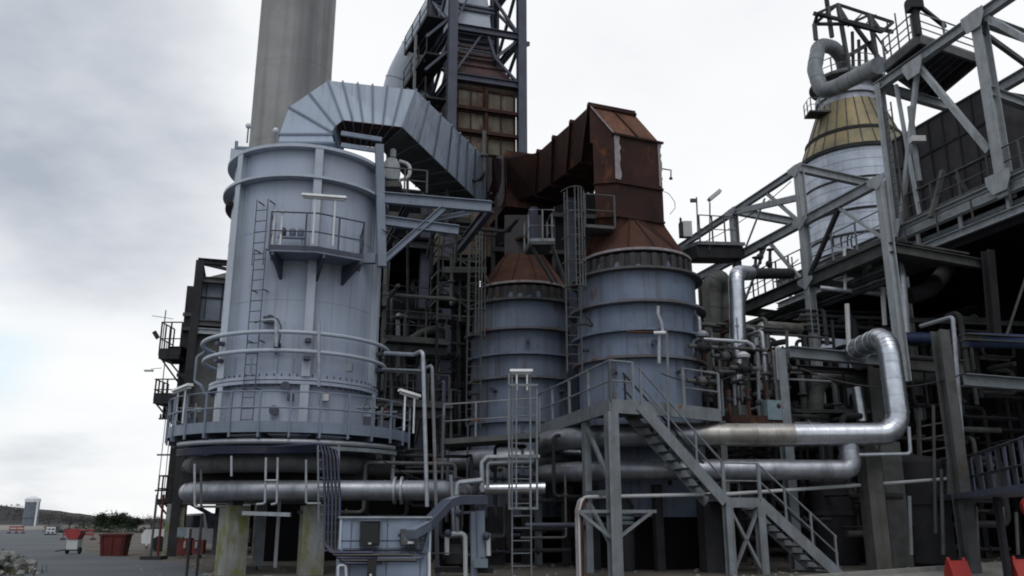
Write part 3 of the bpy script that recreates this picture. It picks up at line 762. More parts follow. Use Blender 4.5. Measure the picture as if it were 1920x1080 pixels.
t = thing('balcony_platform', 'small balcony with railing high on the front of the blue vessel', 'platform', VC+d*VR+UP*zb_)
aL, aR = R(-9), R(60)
pts = [circ(VC, VR+.03, aL, 0), circ(VC, VR+.95, R(-3), 0), circ(VC, VR+1.0, R(20), 0), circ(VC, VR+.95, R(45), 0), circ(VC, VR+.03, aR, 0)]
for i in range(6): pts.append(circ(VC, VR+.03, aR+(aL-aR)*(i+.5)/6.0, 0))
MB().slab(pts, zb_-.05, zb_).obj('deck', steel_blue, t)
rp = [q+UP*zb_ for q in pts[:5]]
railing(t, rp, steel_navy, h=1.12, sp=.95, toe=.14)
for a in (-1, 24, 44):
    a = R(a); d2 = V((math.sin(a), -math.cos(a), 0))
    B = MB(); q = VC+d2*(VR); tn2 = V((math.cos(a), math.sin(a), 0))*.04
    A0, A1, A2 = q+UP*(zb_-.05), q+d2*.95+UP*(zb_-.05), q+UP*(zb_-.62)
    B.add([A0-tn2, A1-tn2, A2-tn2, A1-tn2-UP*.12, A0+tn2, A1+tn2, A2+tn2, A1+tn2-UP*.12], [(0, 1, 3, 2), (4, 6, 7, 5), (0, 4, 5, 1), (1, 5, 7, 3), (3, 7, 6, 2), (2, 6, 4, 0)])
    B.obj('bracket', steel_navy, t)
# instrument panel on the balcony
q = circ(VC, VR+.35, R(6), zb_)
t = thing('instrument_stand', 'blue grey instrument stand on the high balcony of the blue vessel', 'instrument', q)
MB().box(q+UP*.55, (.75, .12, .06), R(6)).obj('shelf', steel_blue, t)
for s in (-.3, .3): MB().box(q+V((s, s*.1, .28)), (.05, .05, .55)).obj('leg', steel_blue, t)
for s in (-.25, 0.02, .25): MB().lathe(q+V((s, s*.1, .58)), [(.06, 0), (.1, .05), (.1, .2), (.05, .26)], 12).obj('gauge', steel_navy if s < 0 else steel_blue, t)
for s in (.0, .14): 
    qq = circ(VC, VR+.85, R(-2)+s*.5, zb_+.05); 
    MB().tube([qq, qq+UP*1.15], .03, 8).obj('conduit_pipe', white, None, ('left' if s == 0 else 'right')+' of two bright conduits by the left end of the high balcony', 'pipe')

# strip lights
def strip_light(label, p0, p1, post, m=white):
    p0, p1 = V(p0), V(p1)
    t = thing('strip_light', label, 'lamp', (p0+p1)/2-UP*post, 'tubular strip lights on posts')
    d = (p1-p0).normalized()
    B = MB(); B.extrude(p0, p1, [(-.09, -.02), (.09, -.02), (.07, .05), (-.07, .05)]); B.obj('housing', m, t)
    hs_ = [o for o in t.children if o.name.startswith('housing')][0]
    B = MB(); B.tube([p0+d*.04-UP*.05, p1-d*.04-UP*.05], .045, 8); B.obj('diffuser', greyp, hs_)
    for f in (.3, .75): MB().tube([p0+(p1-p0)*f-UP*.04, p0+(p1-p0)*f-UP*post], .025, 8).obj('post', m, t)
strip_light('strip light over the high balcony of the blue vessel', P(567, 366, 22.2), P(650, 372, 22.2), 1.4)
strip_light('strip light over the left end of the vessel walkway', P(326, 734, 24.3), P(357, 722, 22.9), 1.0)
strip_light('strip light over the right end of the vessel walkway', P(748, 732, 22.4), P(787, 744, 22.7), 1.0)
strip_light('strip light above the caged ladder in front of the far striped tank', P(956, 696, 22.2), P(999, 696, 22.2), .5)

# tall pair of standpipes right of the vessel
pipe('standpipe', 'tall pale standpipe with a bend at its head right of the blue vessel', [P(722, 662, 24.0), P(776, 665, 22.8), P(793, 657, 22.4), P(801, 950, 22.4)], .055, galv, rb=.15)
pipe('standpipe', 'shorter pale standpipe right beside the tall bent standpipe', [P(799, 690, 22.7), P(810, 684, 22.6), P(818, 952, 22.6)], .045, steel_grey, rb=.08)
pipe('standpipe', 'lower horizontal branch pipe joining the vessel to the tall standpipe', [P(718, 692, 24.0), P(797, 695, 22.5)], .035, steel_grey)

# flat maintenance platform on the vessel top behind the rim
q0 = V((VC.x-1.9, 26.2, zt+.55))
t = thing('roof_platform', 'flat grey plates and railing stubs on top of the blue vessel behind its rim', 'platform', q0)
MB().box(q0+V((.9, .2, 0)), (2.6, 2.6, .08), .1).obj('deck', steel_blue, t)
MB().box(q0+V((.9, -1.05, -.2)), (2.6, .06, .34), .1).obj('fascia', paint_light, t)
for s in ((-.3, -1.0), (2.1, -1.0), (-.3, 1.2), (2.1, 1.2)): MB().bar(q0+V((s[0], s[1], -.6)), q0+V((s[0], s[1], .3)), .1, .1).obj('leg', steel_blue, t)
for px, y in ((466, 236), (517, 245)):
    MB().ball(P(px, y, 25.6), .1, 10).obj('lamp_globe', white, None, 'small white globe lamp on the vessel top, '+('far left' if px < 500 else 'beside the duct foot'), 'lamp')
    MB().tube([P(px, y, 25.6)-UP*.6, P(px, y, 25.6)-UP*.05], .03, 6).obj('lamp_stem', steel_blue, bpy.data.objects[[o.name for o in bpy.data.objects if o.name.startswith('lamp_globe')][-1]])
# right edge of the top: mast column and flange works
p0 = P(712, 300, 25.0)
pb0 = V((p0.x, 25.0, 0))
t = thing('bracket_frame', 'blue grey steel bracket frame carrying the duct bend, right of the blue vessel', 'frame', V((p0.x, 25.0, zf(500, 25))))
ib('column', t, P(716, 500, 25.0), P(711, 272, 25.0), .26, .2, steel_blue)
e0, e1 = P(708, 370, 25.0), P(921, 388, 25.4)
ib('beam', t, e0, e1, .2, .36, steel_blue)
ib('beam', t, P(708, 412, 25.0), P(860, 432, 25.3), .2, .3, steel_blue)
ib('brace', t, P(716, 492, 25.0), P(832, 390, 25.2), .16, .2, steel_blue)
ib('brace', t, P(806, 412, 25.2), P(880, 398, 27.5), .14, .16, steel_blue)
ib('beam', t, e1, e1+AY*4.5, .2, .36, steel_navy)
ib('beam', t, P(770, 375, 25.1), P(770, 375, 25.1)+AY*5, .2, .3, steel_navy)
MB().box(P(691, 485, 24.9), (.45, .2, .3)).obj('end_bracket', steel_blue, t)
for y in (250, 272): bar('cross_beam', t, P(640, y, 25.0), P(716, y+12, 25.0), .1, .14, steel_blue)
t = thing('handrail_section', 'dark handrail on the bracket beam under the grey duct bend', 'railing', e0+UP*.2)
railing(t, [P(716, 355, 25.0), P(800, 362, 25.1)], steel_dull, h=.75, sp=.7, toe=None)
# cowled grey drums seen under the duct bend
q = P(733, 343, 26.2)
t = thing('valve_actuator', 'pale rounded valve actuator under the grey duct bend', 'actuator', q)
MB().lathe(q, [(.02, 0), (.26, .05), (.3, .3), (.28, .65), (.19, .82), (.02, .86)], 20).obj('drum', steel_pale, t)
MB().tube(fillet([q+V((.3, 0, .1)), q+V((.6, 0, .2)), q+V((.62, 0, .65)), q+V((.25, 0, .78))], .25), .06, 8).obj('pipe_loop', greyp, t)
MB().box(q+V((0, 0, -.12)), (.7, .5, .2)).obj('mounting', steel_dull, t)
MB().lathe(q+V((0.05, -.1, .82)), [(.05, 0), (.1, .05), (.1, .3), (.04, .36)], 12).obj('cap', steel_pale, t)

# ================================================================ grey duct from the vessel top
def duct(root, st, m, ribm, off, rib=None, name='casing', rib_w=.05, rib_o=.05):
    """st: list of (front top, front bottom, offset vector to the back)"""
    B = MB(); n = len(st); vs = []
    for ft, fb, o in st: vs += [ft, fb, fb+o, ft+o]
    fs = []
    for i in range(n-1):
        for j in range(4):
            fs.append((i*4+j, i*4+(j+1) % 4, (i+1)*4+(j+1) % 4, (i+1)*4+j))
    fs += [(0, 1, 2, 3), tuple((n-1)*4+j for j in (3, 2, 1, 0))]
    B.add(vs, fs).obj(name, m, root, smooth=False)
    def frame(a):
        B = MB(); c = sum(a, V())/4
        q = [c + (p-c)*(1+rib_o/((p-c).length)) for p in a]
        for j in range(4): B.bar(q[j], q[(j+1) % 4], rib_w, rib_o*1.6, hint=None if abs((q[(j+1) % 4]-q[j]).normalized().z) < .9 else AX)
        B.obj('stiffener', ribm, root)
    for i in range(n):
        a = [st[i][0], st[i][1], st[i][1]+st[i][2], st[i][0]+st[i][2]]
        frame(a)
        if i < n-1 and rib and rib[i]:
            b = [st[i+1][0], st[i+1][1], st[i+1][1]+st[i+1][2], st[i+1][0]+st[i+1][2]]
            for k in range(1, rib[i]+1):
                f = k/(rib[i]+1); frame([x+(y-x)*f for x, y in zip(a, b)])
Yd = 25.0
zT, zB = 15.15, 13.77
gd = thing('grey_duct', 'square grey duct arching from the vessel top toward the rusty duct', 'duct', P(600, 262, Yd))
off = V((-.1, 1.75, 0))
c1t, c1b = PZ(780, 169, zT), PZ(754, 238, zB)
e1t, e1b = PZ(905, 292, zT), PZ(905, 384, zB)
offe = V((-1.6, .62, 0))
offc = V((-.95, 1.6, 0))
st = [(P(523, 268, Yd), P(626, 268, Yd), off), (P(524, 252, Yd), P(622, 252, Yd), off), (P(542, 201, Yd), P(622, 247, Yd), off), (P(580, 175, Yd), P(629, 236, Yd), off), (P(615, 151, Yd), P(643, 225, Yd), off),
      (c1t, c1b, offc), (c1t+(e1t-c1t)*.5, c1b+(e1b-c1b)*.5, offe), (e1t, e1b, offe)]
duct(gd, st, paint_duct, steel_blue, off, rib=[0, 0, 0, 0, 5, 2, 3], rib_w=.022, rib_o=.04)  # ribs in a darker paint: their thin shadow lines put into the colour
for k, m_ in ((3, rust_dark), (4, rust_dark), (5, steel_dull), (6, steel_dull)):  # underside plates: rust on the front run, underside shade put into the colour
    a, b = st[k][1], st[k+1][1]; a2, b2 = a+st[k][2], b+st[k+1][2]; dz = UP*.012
    MB().add([a-dz, b-dz, b2-dz, a2-dz, a-dz*2, b-dz*2, b2-dz*2, a2-dz*2], [(0, 1, 2, 3), (7, 6, 5, 4), (0, 4, 5, 1), (1, 5, 6, 2), (2, 6, 7, 3), (3, 7, 4, 0)]).obj('soffit', m_, gd, 'underside plate coloured dark for rust and shade', smooth=False)
ft = thing('duct_flange', 'pale flange plate at the end of the grey duct', 'flange', e1b)
fo = (e1t-c1t); fo.z = 0; fo = fo.normalized()
B = MB(); g_ = .12
A = [e1t+UP*.12-offe*.07, e1b-UP*.12-offe*.07, e1b-UP*.12+offe*1.07, e1t+UP*.12+offe*1.07]
B.add(A + [p+fo*.14 for p in A], [(0, 1, 2, 3), (4, 7, 6, 5), (0, 4, 5, 1), (1, 5, 6, 2), (2, 6, 7, 3), (3, 7, 4, 0)]); B.obj('plate', paint_duct, ft, smooth=False)
# expansion bellows
bt = thing('expansion_joint', 'rust streaked expansion joint between the grey and the rusty duct', 'joint', e1b+fo*.3)
f0t, f0b = PZ(949, 297, zT), PZ(951, 381, zB)
off_r = V((1.6, .66, 0))
for k in range(5):
    f = .12 + .2*k
    p = e1t + (f0t-e1t)*f; q = e1b + (f0b-e1b)*f
    d_ = (f0t-e1t)*.07; sc = .1 if k % 2 == 0 else -.03
    A = [p+UP*sc, q-UP*sc, q-UP*sc+offe*1.0, p+UP*sc+offe*1.0]
    B = MB(); B.add([a_-d_ for a_ in A] + [a_+d_ for a_ in A], [(0, 1, 2, 3), (4, 7, 6, 5), (0, 4, 5, 1), (1, 5, 6, 2), (2, 6, 7, 3), (3, 7, 4, 0)])
    B.obj('fold', (rust_purple, rust_pale, rust_dark)[k % 3], bt, smooth=False)
# ================================================================ rusty duct over the right hand tank
rd = thing('rusty_duct', 'rusty square duct with a hipped end above the striped tanks', 'duct', P(1195, 405, 27))
st = [(f0t, f0b, off_r), (PZ(1009, 286, zT), PZ(1005, 364, zB), off_r), (PZ(1038, 260, zT), PZ(1035, 344, zB), off_r), (PZ(1071, 231, zT), PZ(1064, 322, zB), off_r), (PZ(1105, 199, zT), PZ(1093, 299, zB), off_r)]
duct(rd, st, rust_dark, rust_dark, off_r, rib=[0, 0, 0, 0], name='casing', rib_w=.05, rib_o=.09)
YB = 26.6
rt = st[-1][0]; rb_ = st[-1][1]
eB = P(1151, 252, YB); off2 = P(1237, 263, YB+.72) - eB; off2.z = 0
lB0 = P(1155, 340, YB+.02); lB1 = P(1159, 404, YB+.06)
bk = rt - eB; bk = V((bk.x, bk.y, 0))*.9
zl = zf(252, YB); 
def ringq(p, z, o, b): 
    p = V((p.x, p.y, z)); return [p, p+o, p+o+b, p+b]
B = MB()
r0 = ringq(eB, zl, off2, bk); r1 = ringq(lB0, zf(340, YB), off2, bk); r2 = ringq(lB1, zf(403, YB), off2*.98, bk)
B.add(r0+r1, [(0, 1, 5, 4), (1, 2, 6, 5), (2, 3, 7, 6), (3, 0, 4, 7)]); B.obj('leg_casing', rust_dark, rd, smooth=False)
B = MB(); r1b = [p-UP*.02 for p in r1]
B.add(r1b+r2, [(0, 1, 5, 4), (1, 2, 6, 5), (2, 3, 7, 6), (3, 0, 4, 7), (4, 5, 6, 7)]); B.obj('lower_casing', rust_dark, rd, smooth=False)
# hipped roof over the leg, from the ridge to the eave
ridge0, ridge1 = rt, rt + off2
B = MB(); B.add([eB, eB+off2, ridge1, ridge0, eB-UP*.04, eB+off2-UP*.04, ridge1-UP*.04, ridge0-UP*.04], [(0, 1, 2, 3), (4, 7, 6, 5), (0, 4, 5, 1), (1, 5, 6, 2), (2, 6, 7, 3), (3, 7, 4, 0)]); B.obj('hip_plate', roof_rust, rd, smooth=False)
for o in (V(), off2): MB().add([eB+o, ridge0+o, V((ridge0.x, ridge0.y, rb_.z))+o, V((eB.x, eB.y, rb_.z))+o+bk*.85, r0[0]+o-UP*.7], [(0, 1, 2, 3, 4)]).obj('cheek_plate', rust_dark, rd, smooth=False)
bar('ridge_trim', rd, ridge0-off2*.02+UP*.04, ridge1+off2*.02+UP*.04, .08, .1, rust_pale)
bar('eave_trim', rd, eB-off2*.04+UP*.01-AY*.03, eB+off2*1.06+UP*.01-AY*.03, .1, .07, rust_dark)
bar('hip_seam', rd, (eB+off2*.53)+UP*.05, (ridge0+off2*.5)+UP*.05, .05, .05, rust_dark)
bar('hip_edge', rd, eB+UP*.04, ridge0+UP*.04, .09, .05, rust_pale)
for f, w in ((.06, .22), (.97, .1)):
    q = eB + off2*f - AY*.022; z0 = zf(336, YB)
    B = MB(); j = [random.uniform(-.05, .05) for _ in range(12)]
    pts_ = [q + off2.normalized()*(-w/2) + UP*(z0-q.z+.03)] + [q + off2.normalized()*(w/2+j[i]) + UP*((z0-q.z)*(1-i/11)) for i in range(12)] + [q + off2.normalized()*(-w/2) - UP*.03]
    B.add(pts_ + [p+AY*.015 for p in pts_], [tuple(range(14)), tuple(range(14, 28))[::-1]] + [(i, (i+1) % 14, 14+(i+1) % 14, 14+i) for i in range(14)])
    B.obj('primer_strip', rust_pale, rd, smooth=False)
for z, rr in ((zf(340, YB), r1), (zf(403, YB), r2)):
    B = MB()
    for j in range(4): B.bar(rr[j]-UP*.02, rr[(j+1) % 4]-UP*.02, .14, .07)
    B.obj('leg_flange', rust_dark, rd)
# ================================================================ the two striped tanks
def striped_tank(label, c, mat_shell, top=None):
    """steps measured on the right hand tank, whose near side stands at 26"""
    t = thing('striped_tank', label, 'tank', c, 'blue grey tanks with rusty cones')
    z = {k: zf(k, 26.0) for k in (405, 462, 470, 502, 565, 618, 668, 760, 840)}
    Rr = 2.02
    def sh(r, za, zb_): MB().lathe(c, [(r, za), (r, zb_)], 80, caps=True).obj('shell_course', mat_shell, t)
    sh(Rr-.03, z[840]-2.0, z[668]); sh(Rr, z[668]+.02, z[618]); sh(Rr, z[618]+.02, z[565]); sh(Rr-.05, z[565]+.02, z[502])
    MB().lathe(c, [(Rr-.22, z[502]), (Rr-.22, z[470]+.02)], 64).obj('neck_band', band_dark, t)
    for k in range(34):
        a = 2*PI*k/34; d = V((math.sin(a), -math.cos(a), 0))
        MB().bar(c+d*(Rr-.13)+UP*z[502], c+d*(Rr-.13)+UP*z[470], .03, .16, hint=V((-d.y, d.x, 0))).obj('neck_rib', band_dark, t)
    for k in range(34):
        a = 2*PI*(k+.5)/34; d = V((math.sin(a), -math.cos(a), 0)); tn = V((-d.y, d.x, 0)); q = c+d*(Rr-.2)+UP*z[502]
        B = MB(); hh = random.uniform(.12, .38)
        A = [q-tn*.16, q+tn*.16, q+tn*.13+UP*hh*.6, q+tn*.05+UP*hh, q-tn*.06+UP*hh*.92, q-tn*.14+UP*hh*.5]
        B.add(A+[p-d*.02 for p in A], [tuple(range(6)), tuple(range(6, 12))[::-1]]+[(i, (i+1) % 6, 6+(i+1) % 6, 6+i) for i in range(6)]); B.obj('neck_flap', mat_shell, t, smooth=False)
    for k, (y, r_, hh, m_) in enumerate(((502, .2, .07, steel_dull), (565, .27, .08, flange_rust), (618, .2, .07, paint_old), (668, .18, .08, flange_rust), (760, .12, .12, paint_old), (462, -.12, .08, rust_pale))):
        MB().hoop(c, Rr-.3, Rr+r_, z.get(y, 0)-hh/2, z.get(y, 0)+hh/2, 80).obj('stiffening_ring', m_, t)
    # octagonal rusty cone up to the square duct
    B = MB(); n = 12; A = []; T = []
    for k in range(n):
        a = 2*PI*(k+.5)/n
        A.append(circ(c, Rr-.2, a, z[462]))
        sx, sy = math.sin(a), -math.cos(a); m_ = max(abs(sx), abs(sy))
        if top:
            cen = sum(top, V())/4; best = None
            for i in range(4):
                p, q = top[i]-cen, top[(i+1) % 4]-cen; e_ = q-p; den = sx*e_.y - sy*e_.x
                if abs(den) > 1e-6:
                    s_ = (p.x*e_.y - p.y*e_.x)/den; u_ = (p.x*sy - p.y*sx)/den
                    if s_ > 0 and -1e-6 <= u_ <= 1+1e-6: best = cen + V((sx, sy, 0))*s_
            T.append(best or cen)
        else: T.append(V((c[0]+sx/m_*.78, c[1]+sy/m_*.62, z[405])))
    B.add(A+T, [(k, (k+1) % n, n+(k+1) % n, n+k) for k in range(n)] + [tuple(range(n, 2*n))]); B.obj('cone', rust_orange, t, smooth=False)
    for k in range(n): MB().bar(A[k], T[k], .05, .05).obj('cone_rib', rust_dark, t)
    for k in range(5):
        a = R(-60 + k*31 + random.uniform(-6, 6)); d = V((math.sin(a), -math.cos(a), 0)); zz = z[random.choice((565, 618, 668))] - .45
        nz_ = MB().tube([c+d*(Rr-.05)+UP*zz, c+d*(Rr+.22)+UP*zz], .055, 10).obj('nozzle', steel_dull, t)
        MB().tube([c+d*(Rr+.2)+UP*zz, c+d*(Rr+.27)+UP*zz], .1, 10).obj('flange', steel_navy, nz_)
    return t
T1 = V((4.22, 28.05, 0)); T2 = V((.46, 32.0, 0))
striped_tank('blue grey striped tank with rusty cone directly under the rusty duct, behind the stair platform', T1, paint_old, r2)
striped_tank('blue grey striped tank with rusty cone, half hidden left behind the nearer striped tank', T2, paint_old, [T2+V((x, y, zf(405, 26)+.4)) for x, y in ((-.8, -.65), (.8, -.65), (.8, .65), (-.8, .65))])
# feed duct from the far tank's cone to the manifold behind
zz = zf(405, 26)
q = V((T2.x, T2.y, 0))
t = thing('cone_duct', 'short dark duct standing on the far striped tank cone', 'duct', q+UP*zz)
MB().box(q+UP*(zz+1.0), (1.5, 1.2, 2.0)).obj('casing', band_dark, t)
MB().hoop(q, .5, .95, zz+.95, zz+1.05, 4).obj('flange', rust_dark, t)

# pipes clinging to the near striped tank
pipe('drop_pipe', 'pale bent drop pipe on the front of the near striped tank', [P(1234, 574, 25.75), P(1234, 590, 25.75), P(1240, 605, 25.75), P(1243, 622, 25.75), P(1236, 626, 25.72), P(1236, 682, 25.7)], .06, galv, rb=.08)
pipe('drop_pipe', 'slim vertical pipe running down past the stair top in front of the near striped tank', [P(1250, 622, 25.0), P(1256, 790, 25.0), P(1256, 850, 25.0)], .04, steel_grey)
t = thing('bent_bar', 'rusty pipe stub with pale end cap on the near striped tank', 'pipe', P(1200, 620, 25.8))
tub('stub', t, [P(1175, 622, 25.85), P(1228, 624, 25.6)], .04, rust_orange); tub('end_cap', t, [P(1226, 624, 25.6), P(1250, 624, 25.5)], .055, white)
pipe('drop_pipe', 'pale cranked pipe down the right flank of the near striped tank', [P(1302, 575, 27.0), P(1302, 590, 27.0), P(1311, 597, 26.8), P(1313, 632, 26.8), P(1300, 640, 26.8), P(1299, 664, 26.8), P(1292, 668, 26.8)], .06, galv, rb=.1)
pipe('instrument_pipe', 'dark forked impulse pipe on the left of the near striped tank', [P(1070, 610, 26.6), P(1100, 608, 26.1), P(1115, 615, 26.0), P(1098, 590, 26.0)], .035, steel_dark)
for c, x0, yy in ((T1, 1087, 592), (T2, 1000, 690)):
    pass
# ring headers round the feet of the near striped tank, carrying on right as straight runs
def header(label, z, Rh, r, px_end, up=None, m=alu):
    p = [circ(T1, Rh, R(-170) + R(165)*i/40, z) for i in range(41)]
    yy = T1.y - Rh
    xe = P(px_end, 540, yy).x
    d = ray(px_end, 0); 
    return p, yy
zU = zf(814, 24.6); zL = zf(880, 24.6)
Rh = 3.2
pU = [circ(T1, Rh, R(-175) + R(175)*i/44, zU) for i in range(45)]
yU = T1.y - Rh
# the straight runs leave the ring in front and follow the cross axis
xU = P(1688, 812, yU).x
turn = V((xU, yU, zU))
topU = V((P(1672, 622, yU).x, yU, zf(628, yU)))
b = V((xU, yU, topU.z))
backU = P(1604, 645, yU+2.0)
seg1 = pU[-1]; xm0 = P(1310, 820, yU).x; xm1 = P(1487, 815, yU).x
t = thing('large_header_pipe', 'large clad pipe curving round the near striped tank, running right and bending up', 'pipe', seg1)
clad('clad_run', None, pU + [V((xm0, yU, zU))], .33, alu_dull, rb=.05, sp=.9, par=t)
clad('clad_run', 'brown stained length of cladding', [V((xm0, yU, zU)), V((xm1, yU, zU))], .338, alu_brown, sp=.55, par=t)
clad('clad_run', None, [V((xm1, yU, zU)), V((xU, yU, zU+.03)), V((xU-.05, yU, topU.z)), V((backU.x, yU+2.0, topU.z-.05)), V((backU.x*1.16, yU+6.0, topU.z-.05))], .325, alu, rb=.6, sp=.5, par=t, n=22)
t = thing('large_header_pipe', 'lower clad pipe curving round the near striped tank and ending in an upturned elbow', 'pipe', V((seg1.x, yU, zL)))
pL = [circ(T1, Rh, R(-175) + R(175)*i/44, zL) for i in range(45)]
xL = P(1598, 880, yU).x; xb0 = P(1330, 880, yU).x; xb1 = P(1480, 880, yU).x
clad('clad_run', None, pL + [V((xb0, yU, zL))], .29, alu_dull, rb=.05, sp=.8, par=t)
clad('clad_run', None, [V((xb0, yU, zL)), V((xb1, yU, zL))], .297, alu_dull, sp=.5, par=t)
clad('clad_run', None, [V((xb1, yU, zL)), V((xL, yU, zL)), V((xL, yU+.1, zL+.55)), V((xL, yU+.1, zU+.2))], .28, alu_dull, rb=.4, sp=.6, par=t)
# header round the far striped tank
pF = [circ(T2, 3.0, R(-150) + R(200)*i/44, zf(860, 29)) for i in range(45)]
clad('large_header_pipe', 'shaded clad pipe curving round the foot of the far striped tank', pF, .33, alu_dull, rb=.05, sp=.9)
clad('branch_pipe', 'bright clad branch pipe between the caged ladder and the lower ring pipe', [P(900, 917, 25.6), P(1022, 915, 25.6)], .17, alu, sp=.5)
pipe('fire_main', 'pale cranked pipe over the bright branch pipe left of the caged ladder', [P(905, 922, 24.0), P(903, 868, 24.0), P(913, 857, 24.0), P(1012, 857, 24.0)], .065, galv, rb=.12)
pipe('fire_main', 'second pale cranked pipe nested inside the first left of the caged ladder', [P(914, 915, 24.1), P(914, 868, 24.1), P(1000, 865, 24.1)], .055, galv, rb=.1)
# supports for the header pipes
for px, Y, top, lab in ((1330, 24.6, zL-.33, 'concrete plinth under the lower header pipe left of the stair landing'), (1640, 25.4, zU-.35, 'concrete pier carrying the large header pipe below its elbow'), (1660, 27.2, zU, 'broad concrete pier behind the elbow of the large header pipe')):
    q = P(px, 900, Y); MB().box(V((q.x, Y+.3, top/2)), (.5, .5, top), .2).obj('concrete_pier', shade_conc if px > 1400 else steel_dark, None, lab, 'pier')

# ================================================================ stair tower in front of the near striped tank
SX, SY, SZ = 3.42, 23.0, zf(755, 23.0)
S0 = V((SX, SY, SZ))
st_l = P(1145, 752, 22.6)
pt = thing('stair_platform', 'grey steel landing in front of the near striped tank at the head of the stair', 'platform', V((st_l.x, 22.6, SZ)))
A = V((st_l.x, st_l.y, SZ)); Bp = PZ(1008, 800, SZ); Cp = V((P(1245, 757, 23.4).x, 23.4, SZ)); Dp = PZ(1350, 770, SZ)
AB = (Bp-A)
MB().slab([A, Bp, Bp+V((1.2, .9, 0)), V((T1.x-1.9, T1.y-1.6, 0)), V((T1.x, T1.y-2.3, 0)), Dp+V((.2, 1.2, 0)), Dp, Cp], SZ-.05, SZ).obj('deck', steel_grey, pt)
for a, b in ((A, Bp), (A, Cp), (Cp, Dp)): MB().bar(a-UP*.14, b-UP*.14, .1, .36).obj('edge_beam', steel_grey, pt)
railing(pt, [Bp, A], steel_grey, h=1.08, sp=1.6, toe=None, r=.032)
railing(pt, [A, A+(Cp-A)*.42], steel_grey, h=1.08, sp=.8, toe=None, r=.032)
railing(pt, [Cp+(Dp-Cp)*.35, Dp], steel_grey, h=1.08, sp=1.2, toe=None, r=.03)
# legs
for px, y1, w, Y in ((1158, 1100, .30, 22.6),):
    q = V((A.x, A.y, 0)); ib('column', pt, q, q+UP*(SZ-.3), .3, .3, steel_grey)
q2 = PZ(1098, 770, SZ); q2 = V((q2.x, q2.y, 0))
ib('column', pt, q2, q2+UP*(SZ-.3), .2, .2, steel_grey)
bar('brace', pt, q2+UP*(SZ-.4), V((A.x, A.y, 0))+UP*(SZ-2.3), .1, .1, steel_grey)
bar('brace', pt, q2+UP*(SZ-2.5), V((A.x, A.y, 0))+UP*.6, .1, .1, steel_grey)
bar('beam', pt, q2+UP*(SZ-2.35), V((A.x, A.y, 0))+UP*(SZ-2.35), .12, .14, steel_grey)
q3 = V((Bp.x, Bp.y, 0)); ib('column', pt, q3, q3+UP*(SZ-.3), .2, .2, steel_grey)
q4 = V((Dp.x, Dp.y, 0)); ib('column', pt, q4, q4+UP*(SZ-.3), .2, .2, steel_dull)
# small pipe cradle low on the main leg
bar('cradle_arm', pt, V((A.x, A.y, 0))+V((-.9, 0, 1.62)), V((A.x, A.y, 0))+V((1.1, .1, 1.62)), .08, .08, steel_grey)
bar('cradle_strut', pt, V((A.x, A.y, 0))+V((-.9, 0, 1.62)), V((A.x, A.y, 0))+UP*.9, .08, .08, steel_grey)
bar('cradle_strut', pt, V((A.x, A.y, 0))+V((1.0, .1, 1.62)), V((A.x, A.y, 0))+UP*.9, .08, .08, steel_grey)

def flight(par, p0, p1, w, n, m, treadm):
    p0, p1 = V(p0), V(p1); h_ = V((p1.x-p0.x, p1.y-p0.y, 0)).normalized(); sd = V((-h_.y, h_.x, 0))
    for s in (0, 1):
        a, b = p0 + sd*(s*w), p1 + sd*(s*w)
        MB().bar(a - UP*.08, b - UP*.08, .06, .3).obj('stringer', m, par)
        rp = [a + UP*.95, b + UP*.95]
        MB().tube(rp, .028, 6).obj('handrail', m if s == 0 else steel_dark, par)
        MB().tube([a + UP*.5, b + UP*.5], .024, 6).obj('mid_rail', m if s == 0 else steel_dark, par)
        for f in (.02, .34, .67, .98):
            q = a + (b-a)*f; MB().bar(q, q+UP*.97, .05, .05).obj('post', m if s == 0 else steel_dark, par)
    for i in range(n):
        q = p0 + (p1-p0)*((i+.5)/n)
        MB().bar(q + sd*.03 - h_*.12, q + sd*(w-.03) - h_*.12, .24, .04).obj('tread', treadm, par)
fl = thing('steel_stair', 'grey steel stair with two flights going down right from the landing to the yard', 'stair', V((8.7, 24.6, 0)))
L0 = V((P(1360, 935, 23.75).x, 23.75, zf(935, 23.75))); Ld = V((1, .3, 0)).normalized()
S0 = V((P(1200, 768, 22.95).x, 22.95, SZ))
flight(fl, S0, L0, .95, 11, steel_grey, steel_dull)
sd = V((-Ld.y, Ld.x, 0))
L1 = L0 + Ld*1.05
MB().slab([L0, L1, L1+sd*1.0, L0+sd*1.0], L0.z-.06, L0.z).obj('landing', steel_grey, fl)
for a, b in ((L0, L1), (L0+sd*1.0, L1+sd*1.0)): MB().bar(a-UP*.1, b-UP*.1, .07, .26).obj('landing_beam', steel_grey, fl)
railing(fl, [L0+sd*1.0, L1+sd*1.0], steel_grey, h=.95, sp=.8, toe=None, r=.025)
railing(fl, [L0, L1], steel_grey, h=.95, sp=1.0, toe=None, r=.025)
E0 = L1 + V((Ld.x*2.35, Ld.y*2.35, -L1.z))
flight(fl, L1, E0, .95, 10, steel_grey, steel_dull)
for a in (L0+Ld*.05, L1-Ld*.02):
    q = V((a.x, a.y, 0)); ib('leg', fl, q, q+UP*(L0.z-.2), .22, .22, steel_grey)
for (f, g) in ((.08, .94), (.94, .08)):
    a = L0+Ld*.1; b = L1-Ld*.05; z0, z1 = L0.z*.02, L0.z*.88
    bar('brace', fl, V((a.x, a.y, z0 if f < g else z1)), V((b.x, b.y, z1 if f < g else z0)), .1, .07, steel_grey)

